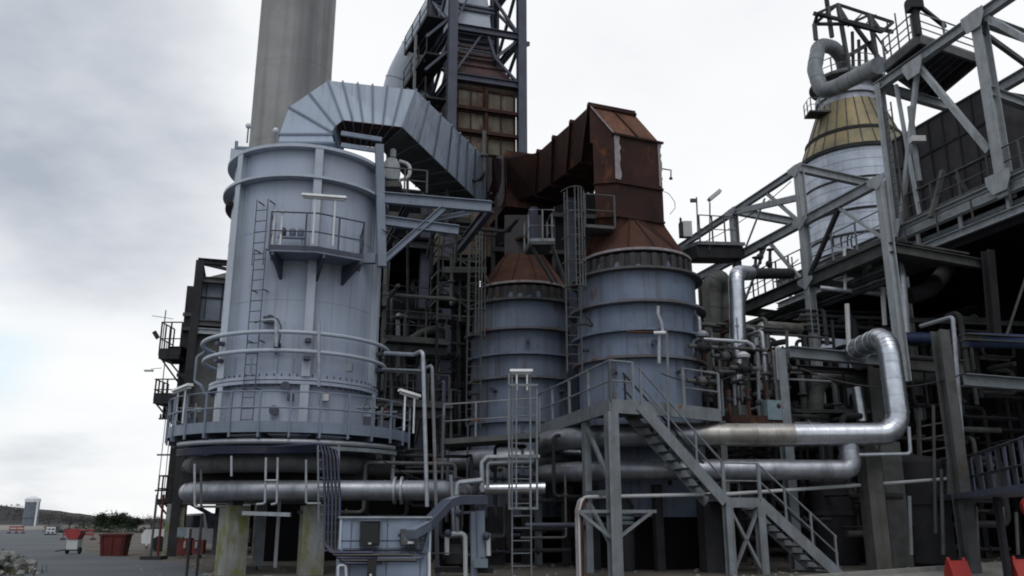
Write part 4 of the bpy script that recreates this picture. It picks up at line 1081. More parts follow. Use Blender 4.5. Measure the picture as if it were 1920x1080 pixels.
# the caged ladder
q = P(978, 1060, 22.3); qb = V((q.x, q.y, 0.0))
t = thing('caged_ladder', 'free standing pale caged ladder between the blue vessel and the stair platform', 'ladder', qb)
ladder(t, qb, qb+UP*zf(700, 22.3), AX, steel_grey, w=.5, r=.022)
for px in (955, 1007):
    bar('cage_bar', t, P(px, 955, 21.8), P(px-1, 700 if px < 1000 else 725, 21.8), .045, .045, steel_grey)
for px in (968, 994): bar('cage_bar', t, P(px, 955, 21.65), P(px, 722, 21.65), .03, .04, steel_grey)
for y in (722, 855, 953):
    B = MB(); L_ = [P(955, y, 22.3), P(955, y, 21.75), P(1008, y, 21.75), P(1008, y, 22.3)]
    for i in range(3): B.bar(L_[i], L_[i+1], .04, .06)
    B.obj('hoop', steel_grey, t)
# walkway from the caged ladder to the far tank
q = P(925, 825, 26.0)
t = thing('access_walkway', 'shaded walkway with railing leading left of the far striped tank', 'walkway', q)
w0, w1 = P(835, 832, 26.0), P(1010, 820, 26.0)
MB().bar(w0, w1, 1.6, .16).obj('deck', steel_dull, t)
railing(t, [w0+V((0, -.78, .08)), w1+V((0, -.78, .08))], steel_grey, h=1.0, sp=.95, toe=None)
# ================================================================ furnace tower behind
YT = 36.5
TA = P(847, 155, YT); TB = P(978, 165, YT+1.0)
ta = V((TB.x-TA.x, TB.y-TA.y, 0)); tw = ta.length; tax = ta.normalized(); tay = V((-tax.y, tax.x, 0))
tay = (tay + V((-.12, 0, 0))).normalized()
TD = 3.6
t0 = V((TA.x, TA.y, 0))
zt0, zt1 = zf(150, YT+.4), 13.0
ft_ = thing('furnace_tower', 'tall steel framed tower with stained panels and a tapering flue behind the ducts', 'tower', t0)
def tq(a, b, z): return t0 + tax*(a*tw) + tay*(b*TD) + UP*z
ztop = 34.0
for a, b in ((0, 0), (1, 0), (0, 1), (1, 1)):
    ib('column', ft_, tq(a, b, 0), tq(a, b, ztop), .42, .42, steel_navy)
MB().slab([tq(.06, .06, 0), tq(.94, .06, 0), tq(.94, .94, 0), tq(.06, .94, 0)], zt1, zt0-.2).obj('casing', panel_rust, ft_, smooth=False)
# panels on the front and left faces
npn = 4
for k in range(npn):
    z1 = zt0 - .45 - k*(zt0-zf(312, YT))/3.9; z0 = z1 - (zt0-zf(312, YT))/3.9 + .22
    for (a0, a1) in ((.11, .47), (.53, .91)):
        B = MB(); p = [tq(a0, .045, z0), tq(a1, .045, z0), tq(a1, .045, z1), tq(a0, .045, z1)]
        for i in range(3):
            f = i/2; q0 = p[0]+(p[1]-p[0])*f; B.bar(q0, q0+UP*(z1-z0), .05, .06, hint=tax)
        B.bar(p[0], p[1], .06, .12); B.bar(p[3], p[2], .06, .12); 
        B.obj('panel_frame', rust_dark, ft_)
    B = MB(); B.bar(tq(.02, .02, z0-.11), tq(.98, .02, z0-.11), .2, .16); B.obj('girt', rust_dark, ft_)
    for (b0, b1) in ((.12, .46), (.54, .9)):
        MB().bar(tq(.03, b0, z0+.1), tq(.03, b0, z1), .1, .1).obj('side_girt', steel_dark, ft_)
MB().bar(tq(.5, .03, zt1), tq(.5, .03, zt0-.3), .14, .14, hint=tax).obj('mullion', rust_dark, ft_)
# ring beam over the panels and frame beams
zb1 = zf(92, YT+.6); zb2 = zf(55, YT+.6); zb3 = zf(8, YT+.6)
for z in (zt0, zf(62, YT+.6), zf(-60, YT+.6), 31):
    for (p, q) in (((0, 0), (1, 0)), ((0, 1), (1, 1)), ((0, 0), (0, 1)), ((1, 0), (1, 1))):
        ib('beam', ft_, tq(*p, z), tq(*q, z), .24, .34, steel_navy)
# bracing: right bay, behind the flue, and the left side
zz = [zt0, zf(62, YT+.6), zf(-60, YT+.6), 31]
for i in range(3):
    for (p, q) in (((1, 0), (1, 1)), ((0, 0), (0, 1))):
        for (u_, w_) in ((zz[i], zz[i+1]), (zz[i+1], zz[i])):
            bar('brace', ft_, tq(*p, u_), tq(*q, w_), .14, .14, steel_navy)
    m_ = (zz[i]+zz[i+1])/2
    bar('brace', ft_, tq(.62, .02, m_), tq(1, .02, zz[i]), .13, .13, steel_navy); bar('brace', ft_, tq(.62, .02, m_), tq(1, .02, zz[i+1]), .13, .13, steel_navy)
    bar('brace', ft_, tq(.62, .02, m_), tq(.98, .9, zz[i]), .16, .16, steel_navy); bar('brace', ft_, tq(.62, .02, m_), tq(.5, .02, zz[i+1]), .13, .13, steel_navy)
    bar('brace', ft_, tq(.0, .02, zz[i]), tq(.45, .02, zz[i+1]), .1, .1, steel_navy)
# tapering flue
def loft(name, par, rects, m):
    B = MB(); vs = []
    for a0, a1, b0, b1, z in rects: vs += [tq(a0, b0, z), tq(a1, b0, z), tq(a1, b1, z), tq(a0, b1, z)]
    n = len(rects); fs = [(0, 3, 2, 1), tuple(range(4*n-4, 4*n))]
    for i in range(n-1):
        for j in range(4): fs.append((i*4+j, i*4+(j+1) % 4, (i+1)*4+(j+1) % 4, (i+1)*4+j))
    return B.add(vs, fs).obj(name, m, par, smooth=False)
loft('flue_cone', ft_, [(.08, .95, .06, .94, zt0-.2), (.12, .78, .1, .85, zf(118, YT+.5)), (.14, .62, .15, .8, zf(98, YT+.5))], rust_purple)
for y, a1 in ((135, .86), (118, .79), (105, .70)): MB().bar(tq(.06, .09, zf(y, YT+.4)), tq(a1, .09, zf(y, YT+.4)), .1, .08).obj('cone_rib', rust_purple, ft_)
loft('flue_duct', ft_, [(.14, .60, .15, .8, zf(98, YT+.5)), (.14, .60, .15, .8, zf(66, YT+.5))], alu_dull)
loft('flue_duct', ft_, [(.10, .60, .1, .85, zf(60, YT+.5)), (.13, .57, .12, .8, zf(12, YT+.5)), (.12, .52, .12, .8, zf(-30, YT+.5)), (.12, .52, .12, .8, 31)], paint_light)
for y in (97, 84, 72, 60, 54, 14, 6): MB().bar(tq(.05, .1, zf(y, YT+.4)), tq(.64, .1, zf(y, YT+.4)), .12, .1).obj('flue_band', steel_navy if y not in (84, 97) else rust_purple, ft_)
bar('corner_bracket', ft_, tq(1, 0, zf(72, YT+.6)), tq(1.12, .0, zf(72, YT+.6)), .12, .2, steel_navy)
bar('corner_bracket', ft_, tq(1, 0, zf(85, YT+.6)), tq(1.1, .0, zf(74, YT+.6)), .1, .1, steel_navy)
bar('stub', ft_, tq(1, .1, zf(268, YT+.6)), tq(1.07, .1, zf(268, YT+.6)), .1, .1, steel_navy)
# sloping stair conveyor on the tower's left face and platforms
st_ = thing('tower_walkway', 'dark walkways and stairs on the left side of the furnace tower', 'walkway', tq(-.2, .5, zf(180, 38)))
for k, y in enumerate((210, 130, 62)):
    z = zf(y, 38); MB().slab([tq(-.34, .1, 0), tq(-.02, .1, 0), tq(-.02, 1.2, 0), tq(-.34, 1.2, 0)], z, z+.1).obj('deck', steel_dark, st_)
    railing(st_, [tq(-.33, 1.2, z+.1), tq(-.33, .1, z+.1)], steel_dark, h=1.0, sp=1.2, toe=.15)
for (y0, y1) in ((210, 130), (130, 62), (300, 210)):
    for a in (-.1, -.3): bar('stringer', st_, tq(a, .25, zf(y0, 38)), tq(a, 1.15, zf(y1, 38)), .08, .26, steel_navy)
bar('strut', st_, tq(-.34, .6, zf(62, 38)), tq(-.34, .6, zf(330, 38)), .12, .12, steel_grey)
for z in (zf(160, 38), zf(100, 38)): bar('strut', st_, tq(-.34, .1, z), tq(0, .1, z+1.3), .12, .12, steel_navy)
# the big sloping flue pipe
big = [P(880, -70, 42), P(832, 5, 42), P(786, 82, 43), P(753, 145, 43.6), P(735, 215, 44)]
clad('flue_pipe', 'huge grey banded flue pipe sloping down left behind the furnace tower', big, .86, paint_light, sp=2.1, n=28, rb=4)
for a, b in (((800, 20), (850, -50)), ((770, 95), (842, -10)), ((778, 100), (776, 330))):
    pass
tr = thing('pipe_gantry', 'dark lattice gantry carrying the huge sloping flue pipe', 'gantry', P(800, 150, 40.5))
g0, g1, g2, g3 = P(840, -45, 40), P(777, 84, 41.4), P(858, -45, 40), P(806, 84, 41.4)
bar('chord', tr, g0, g1, .2, .26, steel_dark); bar('chord', tr, P(862, -30, 40), P(792, 160, 42), .2, .26, steel_dark)
for k in range(5):
    f = k/5; a = g0+(g1-g0)*f; b = P(862, -30, 40) + (P(792, 160, 42)-P(862, -30, 40))*(f+.1)
    bar('lattice', tr, a, b, .1, .1, steel_dark)
    if k < 4: bar('lattice', tr, b, g0+(g1-g0)*(f+.2), .1, .1, steel_dark)
bar('leg', tr, P(777, 84, 41.4), P(776, 330, 41.4), .16, .16, steel_grey)
bar('leg', tr, P(800, 150, 41.8), P(772, 330, 41.8), .18, .18, steel_dark)

# ================================================================ dark process structure behind the vessel and the tanks
ps = thing('process_structure', 'dark multi storey steel structure filling the space behind vessel and tanks', 'structure', V((-6, 38, 0)))
def sq(a, b, z): return V((-14.6, 33.5, 0)) + AX*a + AY*b + UP*z
cols_a = (3.2, 6.6, 9.8, 12.4, 15.2); rows_b = (2.5, 6.5, 11.0)
zl_ = [zf(880, 36), zf(716, 36), zf(548, 36), zf(420, 37)]
for a in cols_a:
    for b in rows_b: ib('column', ps, sq(a, b, 0), sq(a, b, zl_[-1]+.6), .26, .26, steel_dark if b > 3 else steel_dull)
for k, z in enumerate(zl_):
    MB().slab([sq(2.8, 2.2, 0), sq(15.4, 2.2, 0), sq(15.4, 11.4, 0), sq(2.8, 11.4, 0)], z-.12, z).obj('floor', shade_steel, ps)
    for b in rows_b: ib('beam', ps, sq(2.8, b, z-.3), sq(15.4, b, z-.3), .2, .36, steel_dull if b < 3 else steel_dark)
    if k < 3: railing(ps, [sq(2.8, 2.25, z), sq(15.4, 2.25, z)], steel_dark if k != 1 else steel_dull, h=1.0, sp=2.0, toe=None)
for i in range(len(cols_a)-1):
    for k in range(3):
        if (i+k) % 2: bar('brace', ps, sq(cols_a[i], 6.5, zl_[k]), sq(cols_a[i+1], 6.5, zl_[k+1]), .12, .12, steel_dark)
# back walls added to shut out the sky, near-black for deep shade
bw = [sq(4.5, 13.2, 0), sq(17.0, 13.2, 0)]
MB().bar(bw[0]+UP*10.6, bw[1]+UP*10.6, .3, 21.2).obj('back_wall', shade_steel, None, 'dark back wall closing the structure behind the blue vessel', 'wall')
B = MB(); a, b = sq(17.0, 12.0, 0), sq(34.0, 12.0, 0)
B.bar(a+UP*4.7, b+UP*4.7, .3, 9.4); B.obj('back_wall', shade_steel, None, 'dark back wall closing the yard behind the striped tanks', 'wall')
# things standing on the floors
eq = []
rnd = random.Random(11)
names = (('horizontal_drum', 'drum'), ('upright_filter', 'vessel'))
lab_d = ('dim horizontal drum on the lowest floor behind the blue vessel', 'dim horizontal drum on the middle floor behind the blue vessel', 'dim horizontal drum on the upper floor behind the blue vessel')
for k in range(3):
    z = zl_[k]; c0, c1 = sq(8.2+1.0*k, 5.0, z+.9), sq(11.6+.6*k, 5.0, z+.9); d = (c1-c0).normalized()
    t = thing('horizontal_drum', lab_d[k], 'drum', sq(9.5, 5, z))
    MB().tube([c0-d*.2, c0, c1, c1+d*.2], [.35, .62, .62, .35], 20).obj('shell', steel_dark, t)
    for f in (.2, .8): q = c0+(c1-c0)*f; MB().box(q-UP*.65, (.2, .9, .5), .29).obj('saddle', steel_dark, t)
    MB().tube(fillet([c0+(c1-c0)*.5+UP*.5, c0+(c1-c0)*.5+UP*1.2, c0+(c1-c0)*.9+UP*1.2+AY*.3, c0+(c1-c0)*.9+UP*1.2-AY*2.0], .2), .1, 8).obj('outlet_pipe', steel_dull, t)
for k, (px, y0, y1, Y, r_, m_) in enumerate(((735, 560, 880, 31.5, .05, steel_dull), (747, 590, 700, 31.5, .09, galv), (760, 600, 720, 32, .06, steel_dull), (829, 640, 600, 33, .09, steel_dull), (862, 590, 820, 32.5, .07, steel_dull), (846, 730, 830, 30.5, .05, steel_dull), (876, 545, 800, 32, .05, steel_dark), (727, 250, 545, 30, .05, steel_dull), (765, 300, 640, 33, .06, steel_dark), (800, 560, 640, 34, .05, steel_dark))):
    a, b = P(px, max(y0, y1), Y), P(px-1, min(y0, y1), Y)
    pipe('service_pipe', 'service pipe behind the blue vessel, %s' % ('leftmost', 'short bright one', 'second bright one', 'shortest, at the end of the sloping pipe', 'long one beside the far tank', 'low one by the walkway', 'dark one hugging the far tank', 'highest, behind the bracket frame', 'dark long one under the duct bend', 'faint short one in the middle')[k], [a, b, b+V((.3, .6, 0))], r_, m_, rb=.1, group='service pipes in the dark structure')
clad('cross_pipe', 'dim sloping pipe across the dark structure above the middle floor', [P(735, 660, 32), P(790, 625, 33), P(828, 615, 33), P(829, 640, 33)], .16, steel_dull, rb=.2, sp=.8)
pipe('cross_pipe', 'dim level pipe low in the dark structure right of the standpipes', [P(735, 885, 30), P(850, 885, 30), P(856, 900, 30), P(857, 1000, 30)], .06, steel_dull)
for k, (y, z0) in enumerate(((560, 0), (735, 0), (700, 0))):
    clad('rack_pipe', ('upper', 'lower', 'middle')[k]+' dim pipe running along the floor edge of the dark structure', [sq(4, 3.2, zf(y, 36)-.6), sq(15, 3.2, zf(y, 36)-.6)], .14+.04*k, steel_dark, sp=2.0)
# inner ladder platforms beside the far tank
for (lab, x0, x1, y0, y1, Y, zb__) in (('dim square stair landing with railing left of the far striped tank', 832, 912, 505, 440, 30.5, 505), ('railed stair landing under the rusty duct between the tanks', 995, 1040, 452, 375, 28.0, 452)):
    a = P(x0, zb__, Y); t = thing('landing_platform', lab, 'platform', a)
    b = V((P(x1, zb__, Y).x, Y, a.z))
    MB().slab([a, b, b+V((-.2, 1.2, 0)), a+V((-.2, 1.2, 0))], a.z-.12, a.z).obj('deck', steel_dull, t)
    railing(t, [a+V((-.2, 1.2, 0)), a, b, b+V((-.2, 1.2, 0))], steel_dull if x0 < 900 else steel_grey, h=1.15, sp=.8, toe=.1)
    bar('brace', t, a+V((0, .1, -.1)), a+V((.8, 1.0, -1.2)), .1, .1, steel_dull)
    bar('brace', t, b+V((-.1, .1, -.1)), b+V((.5, .9, -1.5)), .1, .1, steel_dull)
for lab, px0, px1, yt, yb, Y, m_ in (('caged ladder rising past the rusty cone between the striped tanks', 1052, 1090, 362, 700, 26.6, steel_dull), ('dim caged ladder left of the far striped tank', 880, 902, 445, 800, 30.0, steel_dull)):
    q = P((px0+px1)/2, yb, Y); q1 = V((P((px0+px1)/2, yt, Y).x, Y, zf(yt, Y)))
    t = thing('caged_ladder', lab, 'ladder', q)
    q = V((q1.x, q1.y, q.z)); ladder(t, q, q1, AX, m_, w=.5, r=.026, cage=((q1-q).length*.45, (q1-q).length), out=-AY, hoops=.8)
t = thing('side_platform', 'railed platform and gas lines right of the caged ladder under the rusty duct', 'platform', P(1100, 420, 27.2))
a, b = P(1095, 432, 26.9), P(1150, 436, 26.9)
MB().bar(a, b, 1.0, .1).obj('deck', steel_dull, t); railing(t, [a+V((0, -.5, 0)), b+V((0, -.5, 0))], steel_dull, h=1.1, sp=.8, toe=None)
# manifold behind the two ducts
q = P(975, 360, 33.5)
MB().box(q, (2.0, 2.6, 2.4), .3).obj('flue_manifold', rust_dark, None, 'dark square flue box behind the meeting point of the two ducts', 'duct')
bc0, bc1 = P(925, 420, 37.0), P(1150, 420, 37.0)  # dark mass added for the process structure, covering sky between the tanks
t = thing('boiler_casing', 'tall dark boiler casing added to close the gap between the two striped tanks', 'boiler', V((bc0.x, 37, 0)))
MB().slab([V((bc0.x, 37, 0)), V((bc1.x, 37.8, 0)), V((bc1.x-.6, 41, 0)), V((bc0.x-.6, 41, 0))], 0, zf(352, 37)).obj('casing', shade_steel, t, smooth=False)
for k in range(5):
    q0_ = V((bc0.x+(bc1.x-bc0.x)*k/4, 36.9+.8*k/4, 0)); MB().bar(q0_, q0_+UP*zf(354, 37), .16, .16).obj('buckstay', steel_dark, t)
for y in (400, 470, 540): MB().bar(V((bc0.x, 36.8, zf(y, 37))), V((bc1.x, 37.6, zf(y, 37))), .14, .2).obj('girth_beam', steel_dark, t)
sc0 = V((P(478, 1000, 31).x, 31, 0)); sc1 = V((P(930, 1000, 33.5).x, 33.5, 0))  # dark screen added in place of the shade under the vessel
MB().slab([sc0, sc1, sc1+V((0, .25, 0)), sc0+V((0, .25, 0))], 0, 3.3).obj('shade_screen', shade_steel, None, 'low dark screen added for the shade behind the vessel columns and the cabinet', 'wall', smooth=False)
for px, Y in ((1000, 31.5), (1070, 30.5)):
    q = P(px, 470, Y); ib('duct_support', None, V((q.x, Y, 5)), V((q.x, Y, 13.2)), .3, .3, steel_navy).name
for o in [o for o in bpy.data.objects if o.name.startswith('duct_support')]:
    tag(o, 'navy steel column carrying the rusty duct, ' + ('left one' if o.name == 'duct_support' else 'right one between the tank cones'), 'column')

# ================================================================ heater tower at the far left
hl = V((P(355, 700, 35.3).x, 35.3, 0))
ht = thing('heater_tower', 'dark panelled steel tower half hidden behind the left side of the blue vessel', 'tower', hl)
def hq(a, b, z): return hl + AX*a + AY*b + UP*z
hz = [zf(y, 35.5) for y in (940, 835, 600, 530, 492)]
for a, b in ((0, 0), (0, 4), (3.2, 0), (3.2, 4)): ib('column', ht, hq(a, b, 0), hq(a, b, hz[4]), .34, .34, steel_dull if (a, b) != (0, 0) else steel_dark)
MB().slab([hq(.1, .25, 0), hq(3.0, .25, 0), hq(3.0, 3.8, 0), hq(.1, 3.8, 0)], hz[2]+.05, hz[3]).obj('upper_casing', box_grey, ht, smooth=False)
MB().slab([hq(.15, .2, 0), hq(3.0, .2, 0), hq(3.0, 3.8, 0), hq(.15, 3.8, 0)], hz[0]+.2, hz[2]-.3).obj('casing', steel_dull, ht, smooth=False)
B = MB()
for x in (.35, 1.0, 1.75): B.bar(hq(x, .22, hz[2]+.1), hq(x, .22, hz[3]), .04, .04)
B.bar(hq(.1, .22, (hz[2]+hz[3])/2+.2), hq(3, .22, (hz[2]+hz[3])/2+.2), .05, .06); B.obj('panel_seams', steel_dark, ht)
for z, m_ in ((hz[3]+.1, steel_dull), (hz[2]-.15, steel_dull), (hz[4], steel_dark), (hz[1], steel_dark), (hz[0], steel_dull), (zf(620, 35.3), galv)):
    ib('beam', ht, hq(-.1, 0, z), hq(3.3, 0, z), .2, .24, m_)
# hipped top between the top frame members
B = MB(); A = [hq(.1, .25, hz[3]+.2), hq(3, .25, hz[3]+.2), hq(3, 3.8, hz[3]+.2), hq(.1, 3.8, hz[3]+.2), hq(1.1, 1.6, hz[3]+.95), hq(2, 1.6, hz[3]+.95), hq(2, 2.4, hz[3]+.95), hq(1.1, 2.4, hz[3]+.95)]
B.add(A, [(0, 1, 5, 4), (1, 2, 6, 5), (2, 3, 7, 6), (3, 0, 4, 7), (4, 5, 6, 7)]); B.obj('hood', steel_dull, ht, smooth=False)
for (p, q) in (((0, 0), (0, 4)), ((0, 4), (3.2, 4)), ((3.2, 0), (3.2, 4))): ib('beam', ht, hq(*p, hz[4]), hq(*q, hz[4]), .2, .24, steel_dark)
bar('brace', ht, hq(.1, 0, hz[4]-.1), hq(3.1, 0, hz[3]+.3), .1, .14, steel_dark)
bar('brace', ht, hq(1.7, 0, hz[4]-.5), hq(3.1, 0, hz[4]-.1), .1, .14, steel_dark)
ha = V((P(334, 700, 36.5).x, 36.5, 0))
MB().slab([ha, ha+AX*1.2, ha+AX*1.2+AY*2.2, ha+AY*2.2], hz[0], zf(530, 36)).obj('side_casing', steel_dark, ht, smooth=False)
for z in (zf(585, 36), zf(612, 36), zf(700, 36), zf(760, 36)): bar('side_beam', ht, ha+UP*z-AY*.05-AX*.05, ha+AX*1.0+UP*z-AY*.05, .14, .14, steel_dull)
MB().slab([hq(-.5, .2, 0), hq(2.0, .2, 0), hq(2.0, 3.0, 0), hq(-.5, 3.0, 0)], hz[0]-.05, hz[0]+.12).obj('lower_floor', steel_dark, ht, smooth=False)
MB().slab([hq(-.35, .05, 0), hq(.35, .05, 0), hq(.35, .75, 0), hq(-.35, .75, 0)], 0, hz[0]-.1).obj('stained_leg', conc_col, ht, smooth=False)
bar('lower_brace', ht, hq(.4, .3, 2.1), hq(2.6, .3, .9), .12, .16, steel_dark)
for k, (x0, y, x1, hb, lab) in enumerate(((297, 668, 336, 62, 'uppermost dark side platform hanging on the left tower'), (287, 752, 332, 38, 'middle dark side platform hanging on the left tower'), (293, 942, 338, 44, 'lowest dark side platform hanging on the left tower'))):
    Y = 35.6; a = P(x0, y, Y); b = V((P(x1, y, Y).x, Y, a.z))
    t = thing('side_platform', lab, 'platform', a, 'side platforms of the left tower')
    MB().slab([a, b, b+V((0, 1.4, 0)), a+V((0, 1.4, 0))], a.z-.1, a.z+.04).obj('deck', steel_dark, t)
    railing(t, [b+UP*.04, a+UP*.04, a+V((0, 1.4, .04))], steel_dark, h=hb/1600*37, sp=.5, toe=.3 if k < 2 else .1, r=.03)
    bar('brace', t, a+V((.1, .1, -.1)), b+V((.2, .1, -1.3)), .06, .06, steel_dark)
    bar('brace', t, a+V((.35, .1, -.1)), b+V((.3, .1, -1.0)), .06, .06, steel_dark)
    if k < 2:
        MB().box(a+V((.55, .7, -.35 if k else .2)), (.5, .7, .6)).obj('equipment_box', shade_steel, t)
q = P(303, 655, 35.5)
t = thing('floodlight_mast', 'thin mast with antenna arm and tilted floodlight on the uppermost side platform', 'lamp', q)
tub('pole', t, [q, q+UP*1.7], .022, steel_dark); tub('arm', t, [P(285, 592, 35.5), P(325, 598, 35.5)], .012, steel_dark); MB().bar(P(289, 622, 35.4), P(296, 634, 35.4), .12, .16).obj('lamp_head', steel_dark, t)
q = P(302, 745, 35.4); t = thing('street_light', 'small lamp on a tall thin pole over the middle side platform', 'lamp', q)
tub('pole', t, [q, q+UP*2.4], .02, steel_dark); tub('arm', t, [P(303, 690, 35.4), P(283, 692, 35.4)], .012, steel_dull); MB().box(P(279, 695, 35.4), (.35, .14, .07)).obj('lamp_head', greyp, t)
# fire point at its foot
fb = PZ(350, 1047, 0)
t = thing('fire_point', 'dark red fire equipment boxes with pale notice at the foot of the left tower', 'fire point', fb)
MB().box(fb+V((-.1, 0, .42)), (.5, .3, .62)).obj('hose_box', red_dark, t); MB().box(fb+V((.42, 0, .42)), (.42, .3, .5)).obj('extinguisher_box', red_dark, t)
MB().box(fb+V((-.2, -.2, .95)), (.34, .03, .34)).obj('notice', teal, t)
for x in (-.05, .38): 
    B = MB(); B.lathe(fb+V((x, -.18, .35)), [(.01, 0), (.05, .02), (.05, .2), (.02, .27), (.03, .3)], 10); B.obj('flame_mark', rust_pale, t)
    MB().box(fb+V((x+.1, .05, .05)), (.06, .06, .12)).obj('foot', steel_dark, t)
for k, px in enumerate((350, 369)):
    q = P(px, 1075, 22.5); q = V((q.x, q.y, 0)); MB().tube([q, q+UP*(1.55 if k else 1.2)], .035, 8).obj('slim_post', steel_dark, None, ('left, shorter' if k == 0 else 'right, taller')+' of two slim dark posts in front of the fire point', 'post')
# white van behind
vb = V((P(368, 1030, 41).x, 41.0, 0))
t = thing('parked_van', 'white pickup with blue load parked behind the vessel columns', 'van', vb)
def vq(x, y, z): return vb + V((x, y, z))
B = MB(); prof = [(-2.2, .35), (2.2, .35), (2.25, .7), (2.1, .95), (1.0, 1.0), (.55, 1.62), (-.55, 1.68), (-.72, 1.0), (-2.2, .98)]
B.extrude(vq(0, -.85, 0), vq(0, .85, 0), [(-x, z) for x, z in prof]); B.obj('body', white, t)
B = MB(); B.extrude(vq(0, -.87, 0), vq(0, .87, 0), [(-x, z) for x, z in ((.88, 1.05), (.5, 1.55), (-.45, 1.58), (-.55, 1.05))]); B.obj('window', glass_d, t)
for x in (-1.4, 1.4):
    for y in (-.8, .8):
        MB().tube([vq(x, y-.1, .34), vq(x, y+.1, .34)], .34, 20).obj('wheel', tyre, t)
MB().box(vq(1.5, 0, 1.15), (1.2, 1.3, .4)).obj('load', blue_pipe_m, t)
for x in (-.3,): MB().box(vq(-2.22, x, .75), (.05, .3, .14)).obj('headlight', greyp, t)
hb = gpt(286, 60)
q = gpt(318, 47)
t = thing('site_barrier', 'red site barrier with white lamp beyond the fire point', 'barrier', q)
for z in (.35, .75): MB().box(q+UP*z, (1.9, .06, .2)).obj('plank', red, t)
for x in (-.8, .8): MB().box(q+V((x, 0, .45)), (.08, .4, .9)).obj('leg', greyp, t)
MB().ball(q+V((.6, 0, 1.05)), .12, 10).obj('lamp', white, t)
# ================================================================ silver vessel on the right
SV = V((P(1603, 300, 47).x, 47.0, 0)); 
SR = (P(1702, 300, 47).x - P(1509, 300, 47).x)/2*1.03
zs = lambda y: zf(y, 44.6)
t = thing('silver_vessel', 'large silver clad vessel with ochre stained conical top behind the pipe rack', 'vessel', SV)
MB().lathe(SV, [(SR, 3), (SR, zs(279))], 80).obj('shell', alu_vessel, t)
zc0, zc1, zc2 = zs(279), zs(240), zf(184, 45.4)
R2 = SR*.83; R3 = SR*.58
MB().lathe(SV, [(SR+.02, zc0), (R2+.06, zc1)], 64).obj('lower_cone', yellow_clad, t)
MB().lathe(SV, [(R2, zc1+.1), (R3, zc2)], 64).obj('upper_cone', yellow_clad, t)
for k in range(26):
    a = 2*PI*k/26
    MB().bar(circ(SV, SR+.03, a, zc0), circ(SV, R2+.08, a, zc1), .05, .04).obj('cone_seam', steel_dull, t)
    MB().bar(circ(SV, R2+.02, a, zc1+.1), circ(SV, R3+.02, a, zc2), .05, .04).obj('cone_seam', steel_dull, t)
for z, r_, hh in ((zc0, SR+.12, .22), (zc1+.02, R2+.14, .18), (zs(338), SR+.05, .1), (zs(395), SR+.06, .12), (zs(440), SR+.05, .1), (zs(470), SR+.05, .1)):
    MB().hoop(SV, r_-.35, r_, z-hh/2, z+hh/2, 72).obj('band', steel_dark, t)
MB().lathe(SV, [(R3-.05, zc2), (R3-.05, zc2+.35), (R3+.1, zc2+.4), (R3+.1, zc2+.7), (R3-.3, zc2+.75), (R3-.35, zc2+1.6), (1.0, zc2+2.1), (.0001, zc2+2.2)], 48).obj('head', alu_dull, t)
for k in range(9):
    z = zs(480)-5 + k*.55
for k in range(12):
    z = zs(478) + k*(zc0-zs(478))/12+.2
    MB().hoop(SV, SR-.05, SR+.012, z, z+.03, 72).obj('lap_seam', alu_dull, t)
# bent overhead pipe at its top
YS = 45.0
clad('overhead_pipe', 'thick grey pipe looping over the silver vessel and running right along the frame', [P(1585, 140, 46.0), P(1578, 105, 45.5), P(1560, 88, 45), P(1535, 84, 44.5), P(1527, 130, 44), P(1540, 172, 43.2), P(1570, 162, 42.2), P(1648, 122, 37)], .42, steel_grey, rb=1.0, sp=1.6, n=16)
# lattice head frame
hf = thing('lifting_frame', 'lattice lifting frame standing over the silver vessel', 'frame', P(1600, 130, 46))
def hp(px, py, Y): return P(px, py, Y)
nodes = {'a': hp(1527, 45, 45), 'b': hp(1570, 8, 47.5), 'c': hp(1630, 28, 46.5), 'd': hp(1674, 42, 46), 'e': hp(1653, 60, 44.5), 'f': hp(1592, 45, 44.5), 'g': hp(1533, 25, 44.2)}
for p, q in (('a', 'b'), ('b', 'd'), ('d', 'e'), ('g', 'e'), ('b', 'f'), ('c', 'e'), ('g', 'b'), ('a', 'f'), ('a', 'g'), ('c', 'f'), ('f', 'e')): bar('lattice', hf, nodes[p], nodes[q], .16, .16, steel_dark)
for (x0, y0, x1, y1, Y) in ((1571, 8, 1592, 130, 45), (1630, 28, 1645, 115, 45), (1549, -6, 1560, 70, 45.5), (1527, 45, 1530, 75, 44.8), (1600, 45, 1650, 112, 45.5), (1640, 75, 1590, 105, 45.5)):
    bar('strut', hf, P(x0, y0, Y), P(x1, y1, Y), .2, .2, steel_dull)
bar('strut', hf, P(1525, 25, 45), P(1675, 60, 45), .16, .2, steel_dark)
for k in range(4):
    a = P(1590+k*14, 50, 45); bar('lattice', hf, a, a+V((1.0, .3, -1.6 if k % 2 else 1.0)), .08, .08, steel_dark)
bar('mast', hf, P(1551, 10, 45.2), P(1549, -40, 45.2), .12, .12, steel_dark)
# gallery round the head
t = thing('vessel_gallery', 'railed gallery round the head of the silver vessel', 'platform', SV+UP*(zc2+1.0))
MB().hoop(SV, R3-.4, R3+.35, zc2+1.55, zc2+1.65, 36).obj('deck', steel_dull, t)
railing(t, arc(SV, R3+.35, R(-70), R(150), zc2+1.65, 16), steel_grey, h=1.0, sp=1.0, toe=.12, r=.03)
q = P(1523, 212, 46); t = thing('side_gallery', 'tiny railed balcony on the left of the ochre cone', 'platform', q)
MB().box(q+V((.5, .2, 0)), (1.5, 1.0, .1)).obj('deck', steel_dull, t); railing(t, [q+V((.9, -.3, 0)), q+V((-.2, -.3, 0)), q+V((-.2, .7, 0))], steel_grey, h=.85, sp=.6, toe=None)

